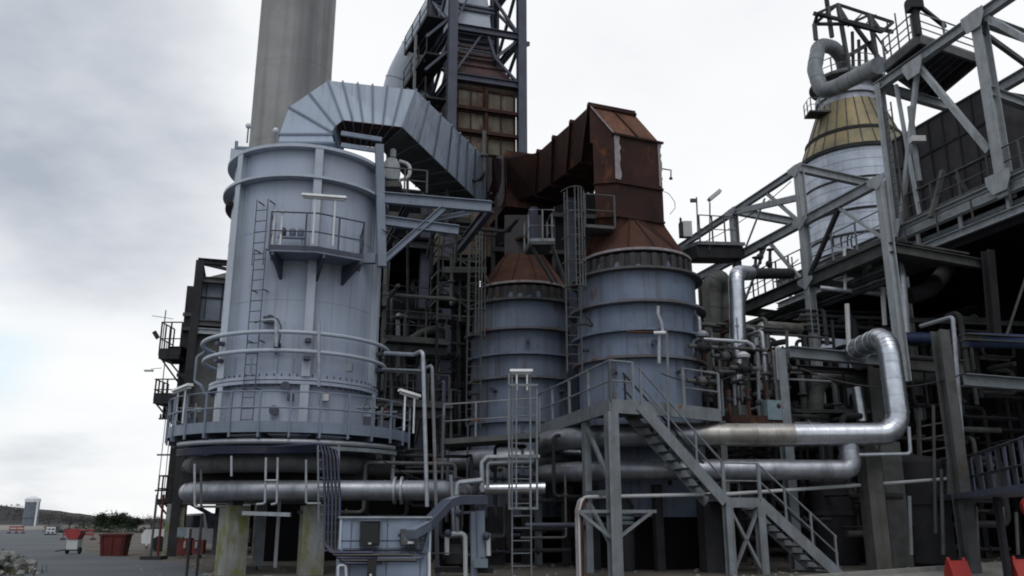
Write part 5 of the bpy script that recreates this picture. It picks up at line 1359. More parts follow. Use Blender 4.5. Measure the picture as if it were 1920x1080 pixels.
# ================================================================ pipe rack: two long planes F (left) and G (right)
kF, kG = 20.3, 24.9
def QF(px, py): return PL(px, py, kF)
def QG(px, py): return PL(px, py, kG)
def onF(Y, z): return V((kF-.3*Y, Y, z))
def onG(Y, z): return V((kG-.3*Y, Y, z))
ra = thing('pipe_rack', 'long grey steel pipe rack running from the right foreground to behind the near striped tank', 'pipe rack', onF(30.7, 0))
zw, zm, zu = 10.0, 12.35, 14.5
YFp = [26.6, 30.7, 35.3, 40.0]
for Y in YFp: ib('column', ra, onF(Y, 0 if Y > 27 else 5.6), onF(Y, zu if 27 < Y < 38 else (zm if Y < 27 else zu-.6)), .28, .3, steel_pale, hint=AX)
ib('beam', ra, onF(26.6, zm), onF(44, zm), .22, .36, steel_pale)
ib('beam', ra, onF(30.7, zu), onF(43, zu-.2), .2, .28, steel_pale)
ib('beam', ra, onF(26.6, zw), onF(46, zw), .26, .46, steel_dull)
# bracing on the left plane
def br(p, q, w=.12, m=steel_pale): bar('brace', ra, p, q, w, w, m)
br(QF(1439, 364), QF(1497, 414)); br(QF(1434, 372), QF(1394, 475), .06)
br(onF(33.0, zm), QF(1520, 545)); br(onF(33.0, zm), onF(35.2, zw), .08)
br(onF(28.7, zm-.2), onF(30.6, zw+.2), .14, steel_dark); br(onF(28.7, zm-.2), onF(26.7, zw+.3), .1)
bar('beam', ra, onF(35.3, zu-.1), onF(30.7, zm+1.0), .18, .24, steel_pale)
# cross beams to the right plane
for Y, z in ((30.7, zu+.05), (30.7, zw), (35.3, zu), (35.3, zw), (40, zw), (26.6, zw)):
    p = onF(Y, z); q = p + V((4.0, 1.9, 0)); ib('cross_beam', ra, p, q, .22, .34, steel_pale if z > 10.1 or Y == 30.7 else steel_dull)
# right plane: tall frame with chord, columns and V bracing
E0_, E1_ = QG(1641, 140), QG(1692, 590)
A0_ = QG(1826, 34)
YE = (E0_.y+QG(1672, 310).y)/2; YA = 27.1
zE = (QG(1827, 34).z + QG(1641, 142).z)/2 - .25
for Y, z0, z1, w in ((YE, 5.0, zE, .3), (YA, 11.9, zE+.2, .42), (22.2, 11.9, zE+.2, .42)): ib('column', ra, onG(Y, z0), onG(Y, z1), w, w*.9, steel_pale, hint=AX)
ib('chord', ra, onG(YE+.2, zE-.1), onG(20, zE), .28, .4, steel_pale)
ib('girder', ra, onG(YE+8, 12.3), onG(17.5, 12.3), .3, .55, steel_pale)
ib('girder', ra, onG(YE+8, 11.35), onG(17.5, 11.35), .24, .3, steel_pale)
for k in range(12):
    Y = YE + 7 - k*2.0; bar('girder_post', ra, onG(Y, 11.4), onG(Y, 12.2), .1, .12, steel_pale)
ym = 30.0
for p, q, w in ((onG(ym, zE-.3), onG(YE-.2, 12.6), .16), (onG(ym, zE-.3), onG(YA+.4, 13.8), .2), (onG(ym+1.2, zE-.5), onG(YE-1.2, 12.7), .12), (onG(YA-.3, zE-.2), onG(23.2, 14.0), .2), (onG(24.2, zE-.1), onG(22.3, 15.0), .2)):
    bar('brace', ra, p, q, w, w, steel_pale)
# far frame behind, parallel to the chord
kH = kG + 5.2
def onH(Y, z): return V((kH-.3*Y, Y, z))
for Y in (36.5, 30.4, 25.5): ib('column', ra, onH(Y, 11.0), onH(Y, zE), .34, .34, steel_pale, hint=AX)
ib('chord', ra, onH(37, zE-.1), onH(22, zE), .3, .46, steel_pale); ib('chord', ra, onH(38, zE-2.2), onH(22, zE-2.2), .3, .42, steel_pale)
for Y in (YE, YA, 22.2):
    ib('cross_beam', ra, onG(Y, zE-.1), onH(Y+2.2, zE-.1), .26, .4, steel_pale)
ib('cross_beam', ra, onG(YA, zE-3.0), onH(YA+2, zE-3.4), .26, .36, steel_pale)
bar('brace', ra, onG(YA, zE-.6), onH(YA+1.5, zE-3.2), .16, .16, steel_dull)
bar('brace', ra, onH(30.4, zE-2), onH(26, 13), .16, .16, steel_pale)
# raised deck with plates under the frame top
dk = thing('high_deck', 'dark plated deck with railings high between the frame and the silver vessel', 'platform', P(1740, 100, 38))
zD = zE+.6
d0, d1, d2, d3 = PZ(1660, 118, zD), PZ(1722, 66, zD), PZ(1832, 104, zD), PZ(1745, 178, zD)
B = MB(); n_ = 9
for i in range(n_):
    a, b = d0+(d3-d0)*(i/n_), d1+(d2-d1)*(i/n_); c_, e_ = d0+(d3-d0)*((i+.86)/n_), d1+(d2-d1)*((i+.86)/n_)
    B.slab([a, b, e_, c_], zD-.1, zD)
B.obj('deck', steel_dark, dk)
for p, q in ((d0, d1), (d1, d2), (d0, d3), (d2, d3)): bar('edge_beam', dk, p-UP*.2, q-UP*.2, .14, .34, steel_dull)
railing(dk, [d0, d1, d2], steel_grey, h=1.05, sp=1.6, toe=.1, r=.035, mids=(.35, .65))
bar('lifting_post', dk, d1, d1+UP*1.5, .2, .2, steel_dark); MB().box(d1+UP*1.35, (.5, .5, .5)).obj('hoist_box', steel_dark, dk); bar('lifting_arm', dk, d1+UP*1.5, PZ(1772, 50, zD+1.2), .14, .14, steel_dark)
for f in (.2, .45, .75): q = d0+(d1-d0)*f; MB().tube([q, q+UP*1.7], .03, 6).obj('vent_pipe', steel_dark, dk)
# air cooler box
cb0, cb1 = PL(1673, 262, kG+1.2), PL(1846, 170, kG+1.2)
ac = thing('air_cooler', 'dark panelled cooler box set inside the tall frame', 'cooler', V((cb0.x, cb0.y, 13.2)))
zc_t = (cb0.z+cb1.z)/2; zc_b = 13.0
dd = V((cb1.x-cb0.x, cb1.y-cb0.y, 0)); nd = V((dd.y, -dd.x, 0)).normalized()*-1
if nd.x < 0: nd = -nd
q0 = V((cb0.x, cb0.y, 0)) - dd*.04; q1 = q0 + dd*1.05
MB().slab([q0, q1, q1+nd*2.6, q0+nd*2.6], zc_b, zc_t).obj('casing', box_grey, ac, smooth=False)
B = MB()
for i in range(8): q = q0+(q1-q0)*i/7 - nd*.02; B.bar(q+UP*zc_b, q+UP*zc_t, .06, .06)
for f in (0, .33, .66, 1): B.bar(q0-nd*.02+UP*(zc_b+(zc_t-zc_b)*f), q1-nd*.02+UP*(zc_b+(zc_t-zc_b)*f), .06, .09)
B.obj('panel_frame', steel_dark, ac)
for o in [o for o in ac.children if o.name.startswith('casing')]: o.data.materials[0] = band_dark
# railing along the girder
rg = thing('girder_walkway', 'railed walkway along the girder below the dark cooler box', 'walkway', onG(29, 12.6))
MB().slab([onG(YE, 0), onG(20, 0), onG(20, 0)+V((1.1, .3, 0)), onG(YE, 0)+V((1.1, .3, 0))], 12.58, 12.66).obj('deck', steel_dull, rg)
railing(rg, [onG(YE-.6, 12.66), onG(20, 12.66)], steel_dull, h=1.05, sp=1.4, toe=.1, r=.03)
# lower walkway along the left plane
wl_ = thing('rack_walkway', 'railed walkway on the rack left of the silver vessel', 'walkway', onF(34, zw))
MB().slab([onF(44, 0), onF(26.6, 0), onF(26.6, 0)+V((1.0, .3, 0)), onF(44, 0)+V((1.0, .3, 0))], zw+.23, zw+.3).obj('deck', steel_dark, wl_)
railing(wl_, [onF(37.5, zw+.3), onF(31, zw+.3)], steel_dull, h=1.05, sp=.9, toe=None, r=.025)
lp = thing('rack_platform', 'small railed platform with pale standpipe between two rack columns', 'platform', onF(28.6, zw))
MB().slab([onF(30.5, 0), onF(26.7, 0), onF(26.7, 0)+V((3.6, 1.6, 0)), onF(30.5, 0)+V((3.6, 1.6, 0))], zw+.3, zw+.36).obj('deck', steel_dull, lp)
railing(lp, [onF(30.5, zw+.36), onF(26.8, zw+.36)], steel_grey, h=1.0, sp=1.2, toe=None)
a, b = P(1538, 540, 29.5), P(1665, 552, 29.0)
t = thing('instrument_header', 'pale level pipe with instruments on the small rack platform', 'pipe', a)
tub('header', t, [a, b], .09, galv); 
q = P(1585, 545, 29.2); tub('riser', t, [q, P(1583, 465, 29.2)], .06, white); bar('cross_arm', t, P(1565, 462, 29.2), P(1600, 466, 29.2), .05, .05, galv)
for k, px in enumerate((1563, 1578, 1590, 1597)): 
    q = P(px, 462, 29.2); tub('antenna', t, [q, q+UP*.28, q+V((.06, 0, .42))], .03, steel_dark)
q = P(1630, 528, 29.6); t = thing('pale_drum', 'pale conical drum between the columns of the small rack platform', 'drum', q)
MB().lathe(q-UP*.1, [(.3, 0), (.3, .1), (.2, .25), (.18, .55), (.08, .85), (.02, .95)], 16).obj('body', greyp, t); MB().lathe(q-UP*.3, [(.22, 0), (.22, .2)], 14).obj('foot', steel_dull, t)
clad('hook_pipe', 'grey pipe hooking over the column right of the small rack platform', [P(1635, 512, 29.2), P(1655, 498, 28.6), P(1685, 498, 28.0), P(1690, 520, 27.6), P(1697, 625, 27.6)], .16, galv, rb=.35, sp=.9)
# the two elbows left of the rack
clad('silver_riser', 'bright clad riser with an elbow at its head right of the near striped tank', [P(1385, 720, 27.5), P(1382, 560, 27.5), P(1380, 512, 27.5), P(1405, 512, 28.6)], .26, alu, rb=.45, sp=.7)
clad('rusted_branch', 'dark rusted branch pipe running right from the elbow of the bright riser', [P(1402, 513, 28.4), P(1482, 513, 31.5)], .2, steel_dark, sp=.6)
clad('arched_pipe', 'large dull arched pipe behind the bright riser', [P(1335, 640, 33), P(1333, 540, 33), P(1345, 520, 33), P(1360, 545, 33.4), P(1366, 640, 33.4)], .42, steel_dull, rb=.5, sp=.7)
MB().ibeam(V((P(1320, 540, 31).x, 31, 0)), P(1318, 528, 31), .3, .3, .03).obj('steel_post', steel_dull, None, 'dull steel post right of the near striped tank', 'column')
for k, (px, yb, yt) in enumerate(((1415, 520, 485), (1442, 520, 470), (1425, 495, 468))):
    q = P(px, yb, 30.5); t = thing('vent_valve', ('left', 'right', 'middle')[k]+' dark vent valve over the rusted branch pipe', 'valve', q, 'vent valves on the branch pipe')
    tub('stem', t, [q, P(px+2, yt, 30.5)], .06, steel_dark); MB().ball(P(px, (yb+yt)/2, 30.5), .14, 8).obj('body', steel_dark, t); MB().lathe(P(px+2, yt, 30.5), [(.02, 0), (.14, .02), (.14, .06), (.02, .08)], 12).obj('handwheel', steel_dark, t)
# floodlights and cabinet on the beam left
q = P(1289, 446, 33); t = thing('light_cabinet', 'pale cabinet on the beam beside the rusty cone', 'cabinet', q)
MB().box(q+UP*.35, (.36, .3, .66)).obj('door', greyp, t); MB().box(q+V((-.24, .05, .35)), (.12, .3, .62)).obj('back', steel_dark, t); MB().lathe(q+V((-.24, 0, .68)), [(.05, 0), (.05, .15), (.02, .2)], 8).obj('cap', steel_dark, t)
q = P(1331, 410, 33.5); t = thing('floodlight', 'tilted floodlight on a thin post above the beam', 'lamp', q)
tub('post', t, [P(1330, 470, 33.5), q, P(1331, 380, 33.5)], .03, steel_dull); MB().bar(P(1329, 375, 33.3), P(1350, 358, 33.3), .3, .14).obj('lamp_head', greyp, t)
q = P(1309, 450, 33.5); t = thing('aerial_post', 'thin post with a small bracket lamp left of the tilted floodlight', 'lamp', q)
tub('post', t, [q, P(1306, 370, 33.5)], .03, steel_dull); MB().box(P(1300, 376, 33.4), (.25, .12, .14)).obj('lamp_head', steel_dull, t)
q = P(1238, 316, 28); t = thing('gooseneck_lamp', 'little gooseneck lamp on the right edge of the rusty duct', 'lamp', q)
tub('arm', t, [q, P(1258, 319, 28), P(1258, 330, 28)], .025, steel_dark); MB().lathe(P(1258, 336, 28), [(.07, 0), (.04, .08), (.02, .1)], 8).obj('lamp_head', steel_dark, t)
MB().tube([P(1240, 357, 28), P(1254, 363, 28.3), P(1265, 378, 28.6), P(1266, 390, 28.8), P(1256, 402, 28.8)], .012, 5).obj('loose_cable', steel_dark, None, 'thin loose cable hanging in a loop from the rusty duct', 'cable')
bp = thing('beam_platform', 'small railed platform on the beam right of the rusty cone', 'platform', P(1330, 462, 34))
a, b = P(1290, 462, 33.6), P(1378, 464, 35.0)
MB().bar(a, b, 1.2, .14).obj('deck', steel_grey, bp); railing(bp, [a+V((.4, -.5, 0)), b+V((0, -.5, 0))], steel_dull, h=1.2, sp=.9, toe=None); bar('support', bp, a-UP*.35, b-UP*.35, 1.0, .5, steel_dark)

# ================================================================ dark furnace hall behind the rack on the right
fh = thing('furnace_hall', 'dark maroon furnace hall behind and under the rack on the right', 'building', V((24, 42, 0)))
h0 = onG(46, 0)+V((1.5, 0, 0)); h1 = onG(18, 0)+V((9.5, 0, 0))
a, b = onH(44, 0)+V((2.4, .6, 0)), onH(16, 0)+V((2.4, .6, 0))
MB().slab([a, b, b+AX*8, a+AX*8], 0.0, 12.9).obj('wall', maroon, fh, smooth=False)
a, b = onF(45, 0), onG(45, 0)+V((6, 0, 0))
MB().slab([a, b+AX*3, b+AX*3+AY*1, a+AY*1], 0, 10.4).obj('end_wall', shade_steel, fh, smooth=False)
MB().slab([onG(44, 0), onG(16, 0), onH(16, 0)+V((2.2, .6, 0)), onH(44, 0)+V((2.2, .6, 0))], 10.9, 11.15).obj('roof', shade_steel, fh, smooth=False)
for k in range(8): MB().bar(a*(0)+onH(40-3.2*k, 0)+V((2.3, .6, .1)), onH(40-3.2*k, 12.9)+V((2.3, .6, 0)), .2, .2).obj('pilaster', steel_dark, fh)
t = thing('flue_arch', 'curved dark flue along the hall behind the girder', 'duct', onH(28, 12))
clad('casing', None, [onH(38, 13.6)+V((-1.2, -.4, 0)), onH(20, 13.6)+V((-1.2, -.4, 0))], .9, maroon, sp=3, par=t, n=20)
q = P(1720, 262, 29.0); MB().box(q, (.5, .3, .22)).obj('floodlight', greyp, None, 'pale floodlight bracketed in front of the dark cooler box', 'lamp')
clad('downcomer', 'thin pipe with pale sleeve hanging left of the cooler box', [P(1706, 200, 29.2), P(1718, 300, 29.2), P(1724, 340, 29.2)], .1, steel_grey, sp=.8)
bar('x', None, P(1790, 330, 30), P(1825, 380, 30), .2, .2, steel_dull)
o = bpy.data.objects['x']; o.name = 'hanging_strut'; tag(o, 'dull slanting strut in the dark below the girder', 'strut')
bar('x', None, P(1768, 320, 30), P(1745, 408, 30), .16, .16, steel_dull)
o = bpy.data.objects['x']; o.name = 'hanging_strut'; tag(o, 'thinner slanting strut left of the dull slanting strut below the girder', 'strut')
# things seen under the girder
ib('x', None, P(1852, 470, 28), P(1866, 640, 28), .3, .3, steel_dark); o = bpy.data.objects['x']; o.name = 'hanging_column'; tag(o, 'dim hanging column with pale head under the girder on the right', 'column')
clad('curved_duct', 'dim curved duct sweeping under the girder right of the hook pipe', [P(1705, 555, 29.5), P(1740, 545, 29.5), P(1765, 520, 30.5), P(1780, 490, 32)], .3, steel_dark, rb=.8, sp=1)
tube_pts = ((1880, 640, 1920, 520),)
bar('x', None, P(1880, 650, 27), P(1925, 515, 27), .06, .06, steel_dull); o = bpy.data.objects['x']; o.name = 'tie_rod'; tag(o, 'thin slanting tie rod at the right edge under the girder', 'rod')

# ================================================================ low pipe rack on the right
lr = thing('low_rack', 'low steel rack with beams behind the tall elbow of the large header pipe', 'pipe rack', V((9.4, 28, 0)))
for px, yt, Y, w, m_ in ((1488, 655, 26.4, .3, steel_grey), (1662, 640, 29.0, .5, steel_dull), (1812, 620, 24.4, .36, steel_dull), (1545, 610, 33, .3, steel_dark)):
    q = P(px, 900, Y); ib('column', lr, V((q.x*.985, Y, 0)), V((q.x*.985, Y, zf(yt, Y))), w, w, m_)
def lb(x0, y0, Y0, x1, y1, Y1, w, h, m_): ib('beam', lr, P(x0, y0, Y0), P(x1, y1, Y1), w, h, m_)
lb(1480, 660, 26.4, 1650, 676, 27.8, .3, .36, steel_grey); lb(1640, 674, 27.8, 1806, 690, 29, .3, .5, steel_dull)
lb(1495, 690, 28.2, 1655, 700, 29.2, .2, .2, steel_dark)
lb(1806, 712, 24.6, 1960, 724, 26, .3, .36, steel_grey); lb(1806, 632, 24.6, 1960, 640, 26, .3, .2, steel_dull)
lb(1490, 770, 28.0, 1660, 772, 29, .1, .1, steel_dull); lb(1490, 800, 28.0, 1660, 800, 29, .14, .14, steel_dark)
lb(1480, 620, 31, 1700, 640, 33, .2, .24, steel_dark); lb(1320, 615, 31, 1500, 625, 32, .2, .24, steel_dark)
lb(1700, 600, 30, 1930, 608, 31, .16, .16, steel_dull)
# pipes on it
clad('rack_pipe', 'navy pipe running along the top of the low rack into the far right', [P(1660, 632, 29.5), P(1760, 634, 29.5), P(1770, 650, 29.5), P(1772, 690, 29.5)], .2, blue_pipe_m, rb=.3, sp=1.2)
clad('rack_pipe', 'blue pipe on top of the right hand column of the low rack', [P(1816, 637, 25), P(1960, 642, 26)], .22, blue_pipe_m, sp=1.5)
clad('rack_pipe', 'dim grey pipe behind the bright elbow on the low rack', [P(1590, 708, 30), P(1785, 708, 31), P(1800, 708, 31)], .3, steel_dull, sp=1.0)
clad('rack_pipe', 'dim pipe bending down inside the low rack left of the short bright pipe', [P(1640, 712, 29.6), P(1555, 712, 29.2), P(1530, 722, 29), P(1528, 760, 29), P(1531, 800, 29)], .28, steel_dull, rb=.5, sp=.8)
clad('short_pipe', 'short bright upright pipe standing inside the low rack', [P(1616, 790, 28.6), P(1606, 726, 28.6)], .18, alu, sp=.6)
clad('rack_pipe', 'olive stained pipe with an elbow left of the low rack', [P(1428, 650, 29.5), P(1424, 612, 29.5), P(1490, 616, 30.5), P(1500, 617, 30.6)], .2, alu_brown, rb=.3, sp=.7)
clad('rack_pipe', 'dark pipe crossing behind the valves left of the low rack', [P(1330, 646, 28.5), P(1420, 650, 28.5), P(1475, 640, 29)], .1, steel_dark, sp=.7)
pipe('vent_line', 'pale swan necked vent line standing right of the bright elbow', [P(1726, 612, 27), P(1786, 594, 26), P(1790, 640, 26), P(1808, 880, 25.6)], .07, galv, rb=.1)
pipe('drain_line', 'thin pale drain line hanging under the end of the large header pipe', [P(1704, 800, 24.6), P(1707, 851, 24.6), P(1650, 852, 24.6), P(1600, 853, 24.8)], .05, galv, rb=.12)
pipe('long_line', 'long pale thin line running level under the lower header pipe to the right', [P(1085, 1060, 23.6), P(1085, 940, 23.6), P(1100, 932, 23.6), P(1370, 926, 24.2), P(1640, 908, 26.0), P(1800, 896, 27)], .05, greyp, rb=.12)
t = thing('rack_pipe_bundle', 'set of dim thin lines running along the rack above the low rack', 'pipes', P(1580, 590, 30))
for k in range(5): tub('line', t, [P(1500, 582+k*9, 30.5), P(1690, 588+k*10, 31.5)], .05+.02*(k % 2), steel_dull if k % 2 else steel_dark)
for k, (px, y0, y1, Y, m_) in enumerate(((1588, 570, 660, 28, greyp), (1560, 600, 655, 29.5, steel_dark), (1655, 540, 610, 28.5, greyp), (1400, 640, 780, 27, steel_dull), (1458, 650, 712, 26.4, greyp), (1420, 660, 770, 26.6, steel_grey), (1376, 700, 790, 27.2, galv), (1475, 620, 780, 27.8, steel_dull), (1440, 615, 700, 29, steel_dark))):
    pipe('riser_line', ('pale standing line left of the bright elbow', 'dark standing line behind the pale one left of the bright elbow', 'pale standing line under the small rack platform', 'dull line among the valves right of the near striped tank', 'short pale line among the valves next to the low rack', 'grey line in the middle of the valves', 'bright line leftmost among the valves', 'dull line on the left column of the low rack', 'dark line behind the olive stained pipe')[k], [P(px+4, y1, Y), P(px, y0, Y)], .055 if m_ is not greyp else .08, m_)
# valves and actuators right of the near striped tank
rv = random.Random(5)
vl = ('top left beside its ring', 'upper middle', 'under the olive pipe', 'lower left over the landing', 'lower middle behind the railing', 'lowest, by the low rack', 'centre, with pale cover', 'behind the short pale line')
for k, (px, py, Y) in enumerate(((1318, 650, 26.4), (1360, 668, 26.8), (1412, 655, 27), (1316, 715, 26.2), (1350, 700, 26.6), (1440, 740, 27), (1395, 690, 26.2), (1468, 690, 27.4))):
    q = P(px, py, Y); t = thing('control_valve', 'control valve right of the near tank, '+vl[k], 'valve', q, 'valves right of the near striped tank')
    MB().ball(q, .17, 12).obj('body', steel_dull if k % 2 else steel_dark, t)
    tub('pipe_stub', t, [q-AX*.5, q+AX*.5], .07, steel_dull)
    for s in (-.2, .2): tub('flange', t, [q+AX*(s-.03), q+AX*(s+.03)], .15, steel_dark, 14)
    tub('stem', t, [q, q+UP*.42], .045, steel_dull)
    if k in (0, 6): MB().lathe(q+UP*.3, [(.02, 0), (.2, .02), (.22, .1), (.1, .2), (.02, .22)], 16).obj('actuator', greyp if k == 6 else galv, t)
    else:
        MB().tube([q+UP*.42+V((math.cos(a)*.16, math.sin(a)*.16, 0)) for a in [2*PI*i/16 for i in range(16)]], .02, 6, closed=True).obj('handwheel', steel_dark, t)
pipe('level_line', 'pale level line with a loop at its end right of the near striped tank', [P(1312, 634, 26.8), P(1318, 636, 26.8), P(1400, 641, 26.4), P(1412, 648, 26.4), P(1414, 655, 26.4)], .06, galv, rb=.1)
pipe('level_line', 'dark level line just below the pale looped line', [P(1318, 650, 26.9), P(1425, 655, 26.6)], .05, steel_dull)
t = thing('valve_skid', 'low rusty skid with fittings between landing and low rack', 'skid', P(1420, 800, 26.5))
MB().box(P(1410, 790, 26.6), (2.2, 1.2, .22), .29).obj('base', rust_dark, t)
for k in range(6):
    q = P(1370+k*18, 782, 26.2); tub('fitting', t, [q, q+UP*rv.uniform(.4, 1.1)], .05, steel_dull if k % 2 else rust_orange)
    MB().ball(q+UP*rv.uniform(.3, .6), .1, 8).obj('fitting_body', steel_dark, t)
MB().box(P(1446, 770, 26.3), (.5, .4, .6), .29).obj('junction_box', teal, t)
MB().box(P(1388, 775, 26.5), (.35, .3, .5), .29).obj('pedestal', steel_dull, t)
# back of the low area: dark floor and columns
lf = thing('low_structure', 'dark low structure of posts and floors in the shade on the right', 'structure', V((16, 30, 0)))
for i in range(7):
    for j in range(3):
        q = V((5.5, 29.5, 0)) + AX*(i*2.6) + AY*(j*3.6+.4); ib('column', lf, q, q+UP*(5.6 if i < 5 else 7.5), .24, .24, steel_dark)
for z in (2.9, 5.6):
    a = V((5.2, 31.5, z)); MB().slab([a, a+AX*15.6, a+AX*15.6+AY*7.5, a+AY*7.5], z-.15, z).obj('floor', shade_steel, lf)
    for j in range(2): q = V((5.5, 29.5, z-.3)) + AY*(j*3.6+.4); ib('beam', lf, q, q+AX*15.5, .2, .3, steel_dark)
# big shaded equipment on the ground
for k, (px, Y, r_, h_, m_, lab) in enumerate(((1730, 28.5, .9, 3.4, steel_dark, 'navy upright drum in the shade under the right railing'), (1565, 29.0, .7, 2.8, steel_dark, 'dark upright drum behind the foot of the stair'), (1230, 29.5, .6, 2.4, shade_steel, 'dark upright drum in the shade under the near striped tank'), (1172, 25.6, .26, 2.0, steel_dark, 'thin dark standing drum with pale blue bands behind the main leg of the landing'))):
    q = P(px, 1000, Y); q = V((q.x, Y, 0)); t = thing('upright_drum', lab, 'drum', q)
    MB().lathe(q, [(r_*.9, 0), (r_, .1), (r_, h_-.2), (r_*.6, h_), (.001, h_+.08)], 28).obj('shell', m_, t)
    MB().hoop(q, r_, r_+.04, h_*.55, h_*.6, 28).obj('band', m_, t)
    if k == 3:
        for z in (1.28, 1.42, 1.56): MB().hoop(q, r_-.02, r_+.02, z, z+.09, 20).obj('pale_band', teal, t)
for k, (px, Y, w, top) in enumerate(((1672, 27.6, .75, 830), (1592, 30.5, .6, 850), (1110, 30, .8, 960), (1290, 30.5, .7, 940), (930, 29, .5, 950))):
    q = P(px, 1000, Y); h_ = zf(top, Y); MB().box(V((q.x, Y, h_/2)), (w, w, h_), .29).obj('plinth_column', steel_dull if k == 0 else steel_dark, None, ('broad dull pier right of the foot of the stair', 'dark pier left of the broad dull pier behind the stair', 'dark pier under the near striped tank, left one', 'dark pier under the near striped tank, right one', 'dark pier behind the caged ladder')[k], 'pier')
# undercroft of the near striped tank
for c, nm in ((T1, 'near'), (T2, 'far')):
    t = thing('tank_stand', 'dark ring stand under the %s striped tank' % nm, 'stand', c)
    MB().lathe(c, [(1.9, 0), (1.9, 2.2)], 40).obj('skirt', shade_steel, t)
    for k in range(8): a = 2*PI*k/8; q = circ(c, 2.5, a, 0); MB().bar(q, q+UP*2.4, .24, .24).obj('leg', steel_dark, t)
# right hand blue railing
wb_ = thing('yard_walkway', 'navy walkway with close railings at the right edge over the yard', 'walkway', P(1850, 930, 24))
zwk = zf(930, 24.2)
p0, p1, p2 = PZ(1770, 936, zwk), PZ(1868, 927, zwk), PZ(1990, 910, zwk)
MB().bar(p0+V((.3, .5, 0)), p2+V((.3, .5, 0)), 1.1, .14).obj('deck', steel_navy, wb_)
railing(wb_, [p0, p1, p2], steel_navy, h=1.1, sp=1.0, toe=.14, r=.03)
railing(wb_, [p0+V((.5, 1.2, 0)), p2+V((.5, 1.2, 0))], steel_dark, h=1.1, sp=1.2, toe=None, r=.03)
for q in (p0, p1, p2): bar('leg', wb_, V((q.x, q.y, 0)), q, .14, .14, steel_dark)
for k, (px, y0, y1, Y) in enumerate(((1750, 760, 1000, 26.5), (1775, 680, 930, 26.2), (1765, 880, 1040, 25), (1705, 930, 1040, 25.2), (1830, 950, 1040, 26), (1880, 950, 1040, 26.4), (1905, 960, 1040, 26))):
    pipe('shaded_pipe', ('long line left of the swan necked vent line', 'long line close behind the swan necked vent line', 'short line at the left end of the navy walkway', 'pale short line beside the navy drum', 'leftmost short line under the navy walkway', 'middle short line under the navy walkway', 'right short line under the navy walkway')[k] + ', in the shade', [P(px+4, y1, Y), P(px, y0, Y)], .05, steel_dull if k != 3 else steel_grey)
tr_ = thing('shaded_stair', 'dim short stair and rails in the shade left of the vent line', 'stair', P(1730, 900, 28))
for k in range(4): bar('tread', tr_, P(1725, 800+k*24, 28), P(1790, 788+k*24, 28), .2, .05, steel_dull)
for px in (1722, 1792): bar('stringer', tr_, P(px, 770, 28), P(px+4, 900, 28), .08, .12, steel_dull)

# red plastic barriers at the right
for k, (px, y, Y, s, lab) in enumerate(((1801, 1116, 23.0, .8, 'left red plastic barrier block by the pavement'), (1925, 1116, 22.6, .9, 'right red plastic barrier block at the edge of the photo'))):
    q = P(px, y, Y); q = V((q.x, Y, 0)); t = thing('barrier_block', lab, 'barrier', q, 'red plastic barrier blocks')
    B = MB(); B.extrude(q+V((-.3*s, 0, 0)), q+V((.3*s, 0, 0)), [(-.25, 0), (.25, 0), (.22, .12), (.1, .35), (.08, .5*s), (-.08, .5*s), (-.1, .35), (-.22, .12)]); B.obj('body', hivis, t)
    for s2 in (-1, 1): MB().lathe(q+V((s2*.2, 0, .5*s)), [(.05, 0), (.05, .05), (.03, .08)], 10).obj('lug', hivis, t)
q = P(1935, 958, 22.8); t = thing('hose_reel', 'red hose reel on a post at the right edge', 'hose reel', V((q.x, 22.8, 0)))
tub('post', t, [V((q.x, 22.8, 0)), q+UP*.2], .04, steel_dark); MB().tube([q+V((0, -.08, .1)), q+V((0, .08, .1))], .26, 20).obj('drum', hivis, t); MB().tube([V((q.x+math.cos(a)*.2, 22.75, .75+math.sin(a)*.25)) for a in [2*PI*i/18 for i in range(18)]], .03, 6, closed=True).obj('hose', red, t)

# ================================================================ grey cabinet and kit in the foreground
c0_ = P(638, 1000, 20.4); c1_ = P(806, 1000, 20.9); zc_ = zf(968, 20.5)
cw = thing('equipment_cabinet', 'blue grey steel cabinet wall with a projecting pale top edge in the foreground', 'cabinet', V((c0_.x, 20.4, 0)))
dd = V((c1_.x-c0_.x, .5, 0)); nn = V((-dd.y, dd.x, 0)).normalized()
q0 = V((c0_.x, 20.4, 0))
MB().slab([q0, q0+dd, q0+dd+nn*1.1, q0+nn*1.1], 0, zc_-.05).obj('casing', wall_paint, cw, smooth=False)
MB().slab([q0-nn*.08-dd*.02, q0+dd*1.02-nn*.08, q0+dd*1.02+nn*1.15, q0-dd*.02+nn*1.15], zc_-.045, zc_).obj('top', galv, cw, smooth=False)
for f in (.0, 1.0): bar('corner_post', cw, q0+dd*f-nn*.02, q0+dd*f-nn*.02+UP*(zc_-.06), .05, .05, paint_light)
bar('seam', cw, q0-nn*.006+UP*.95, q0+dd-nn*.006+UP*.95, .012, .02, steel_navy)
def at_wall(px, y0_, y1_, w, dep, name, m_, lab, cat='box'):
    q = P(px, (y0_+y1_)/2, 20.3); h_ = zf(y0_, 20.3)-zf(y1_, 20.3)
    f = (q.x-q0.x)/dd.x; base = q0 + dd*f - nn*(dep/2+.035)
    t = thing(name, lab, cat, base+UP*zf(y1_, 20.3))
    MB().box(base+UP*zf((y0_+y1_)/2, 20.3), (w, dep, h_), math.atan2(dd.y, dd.x)).obj('housing', m_, t)
    return t, base, zf(y1_, 20.3), h_
t, b_, z_, h_ = at_wall(689, 977, 1024, .44, .2, 'switch_box', black, 'black switch box on the grey cabinet wall')
MB().box(b_+UP*(z_+h_+.015)-nn*.02, (.5, .26, .03), .1).obj('hood', box_grey, t); MB().box(b_-nn*.12+UP*(z_+.06), (.07, .02, .04), .1).obj('nameplate', greyp, t)
MB().box(b_+UP*(z_+h_*.5)-nn*.11, (.36, .02, h_*.8), .1).obj('door', black, t)
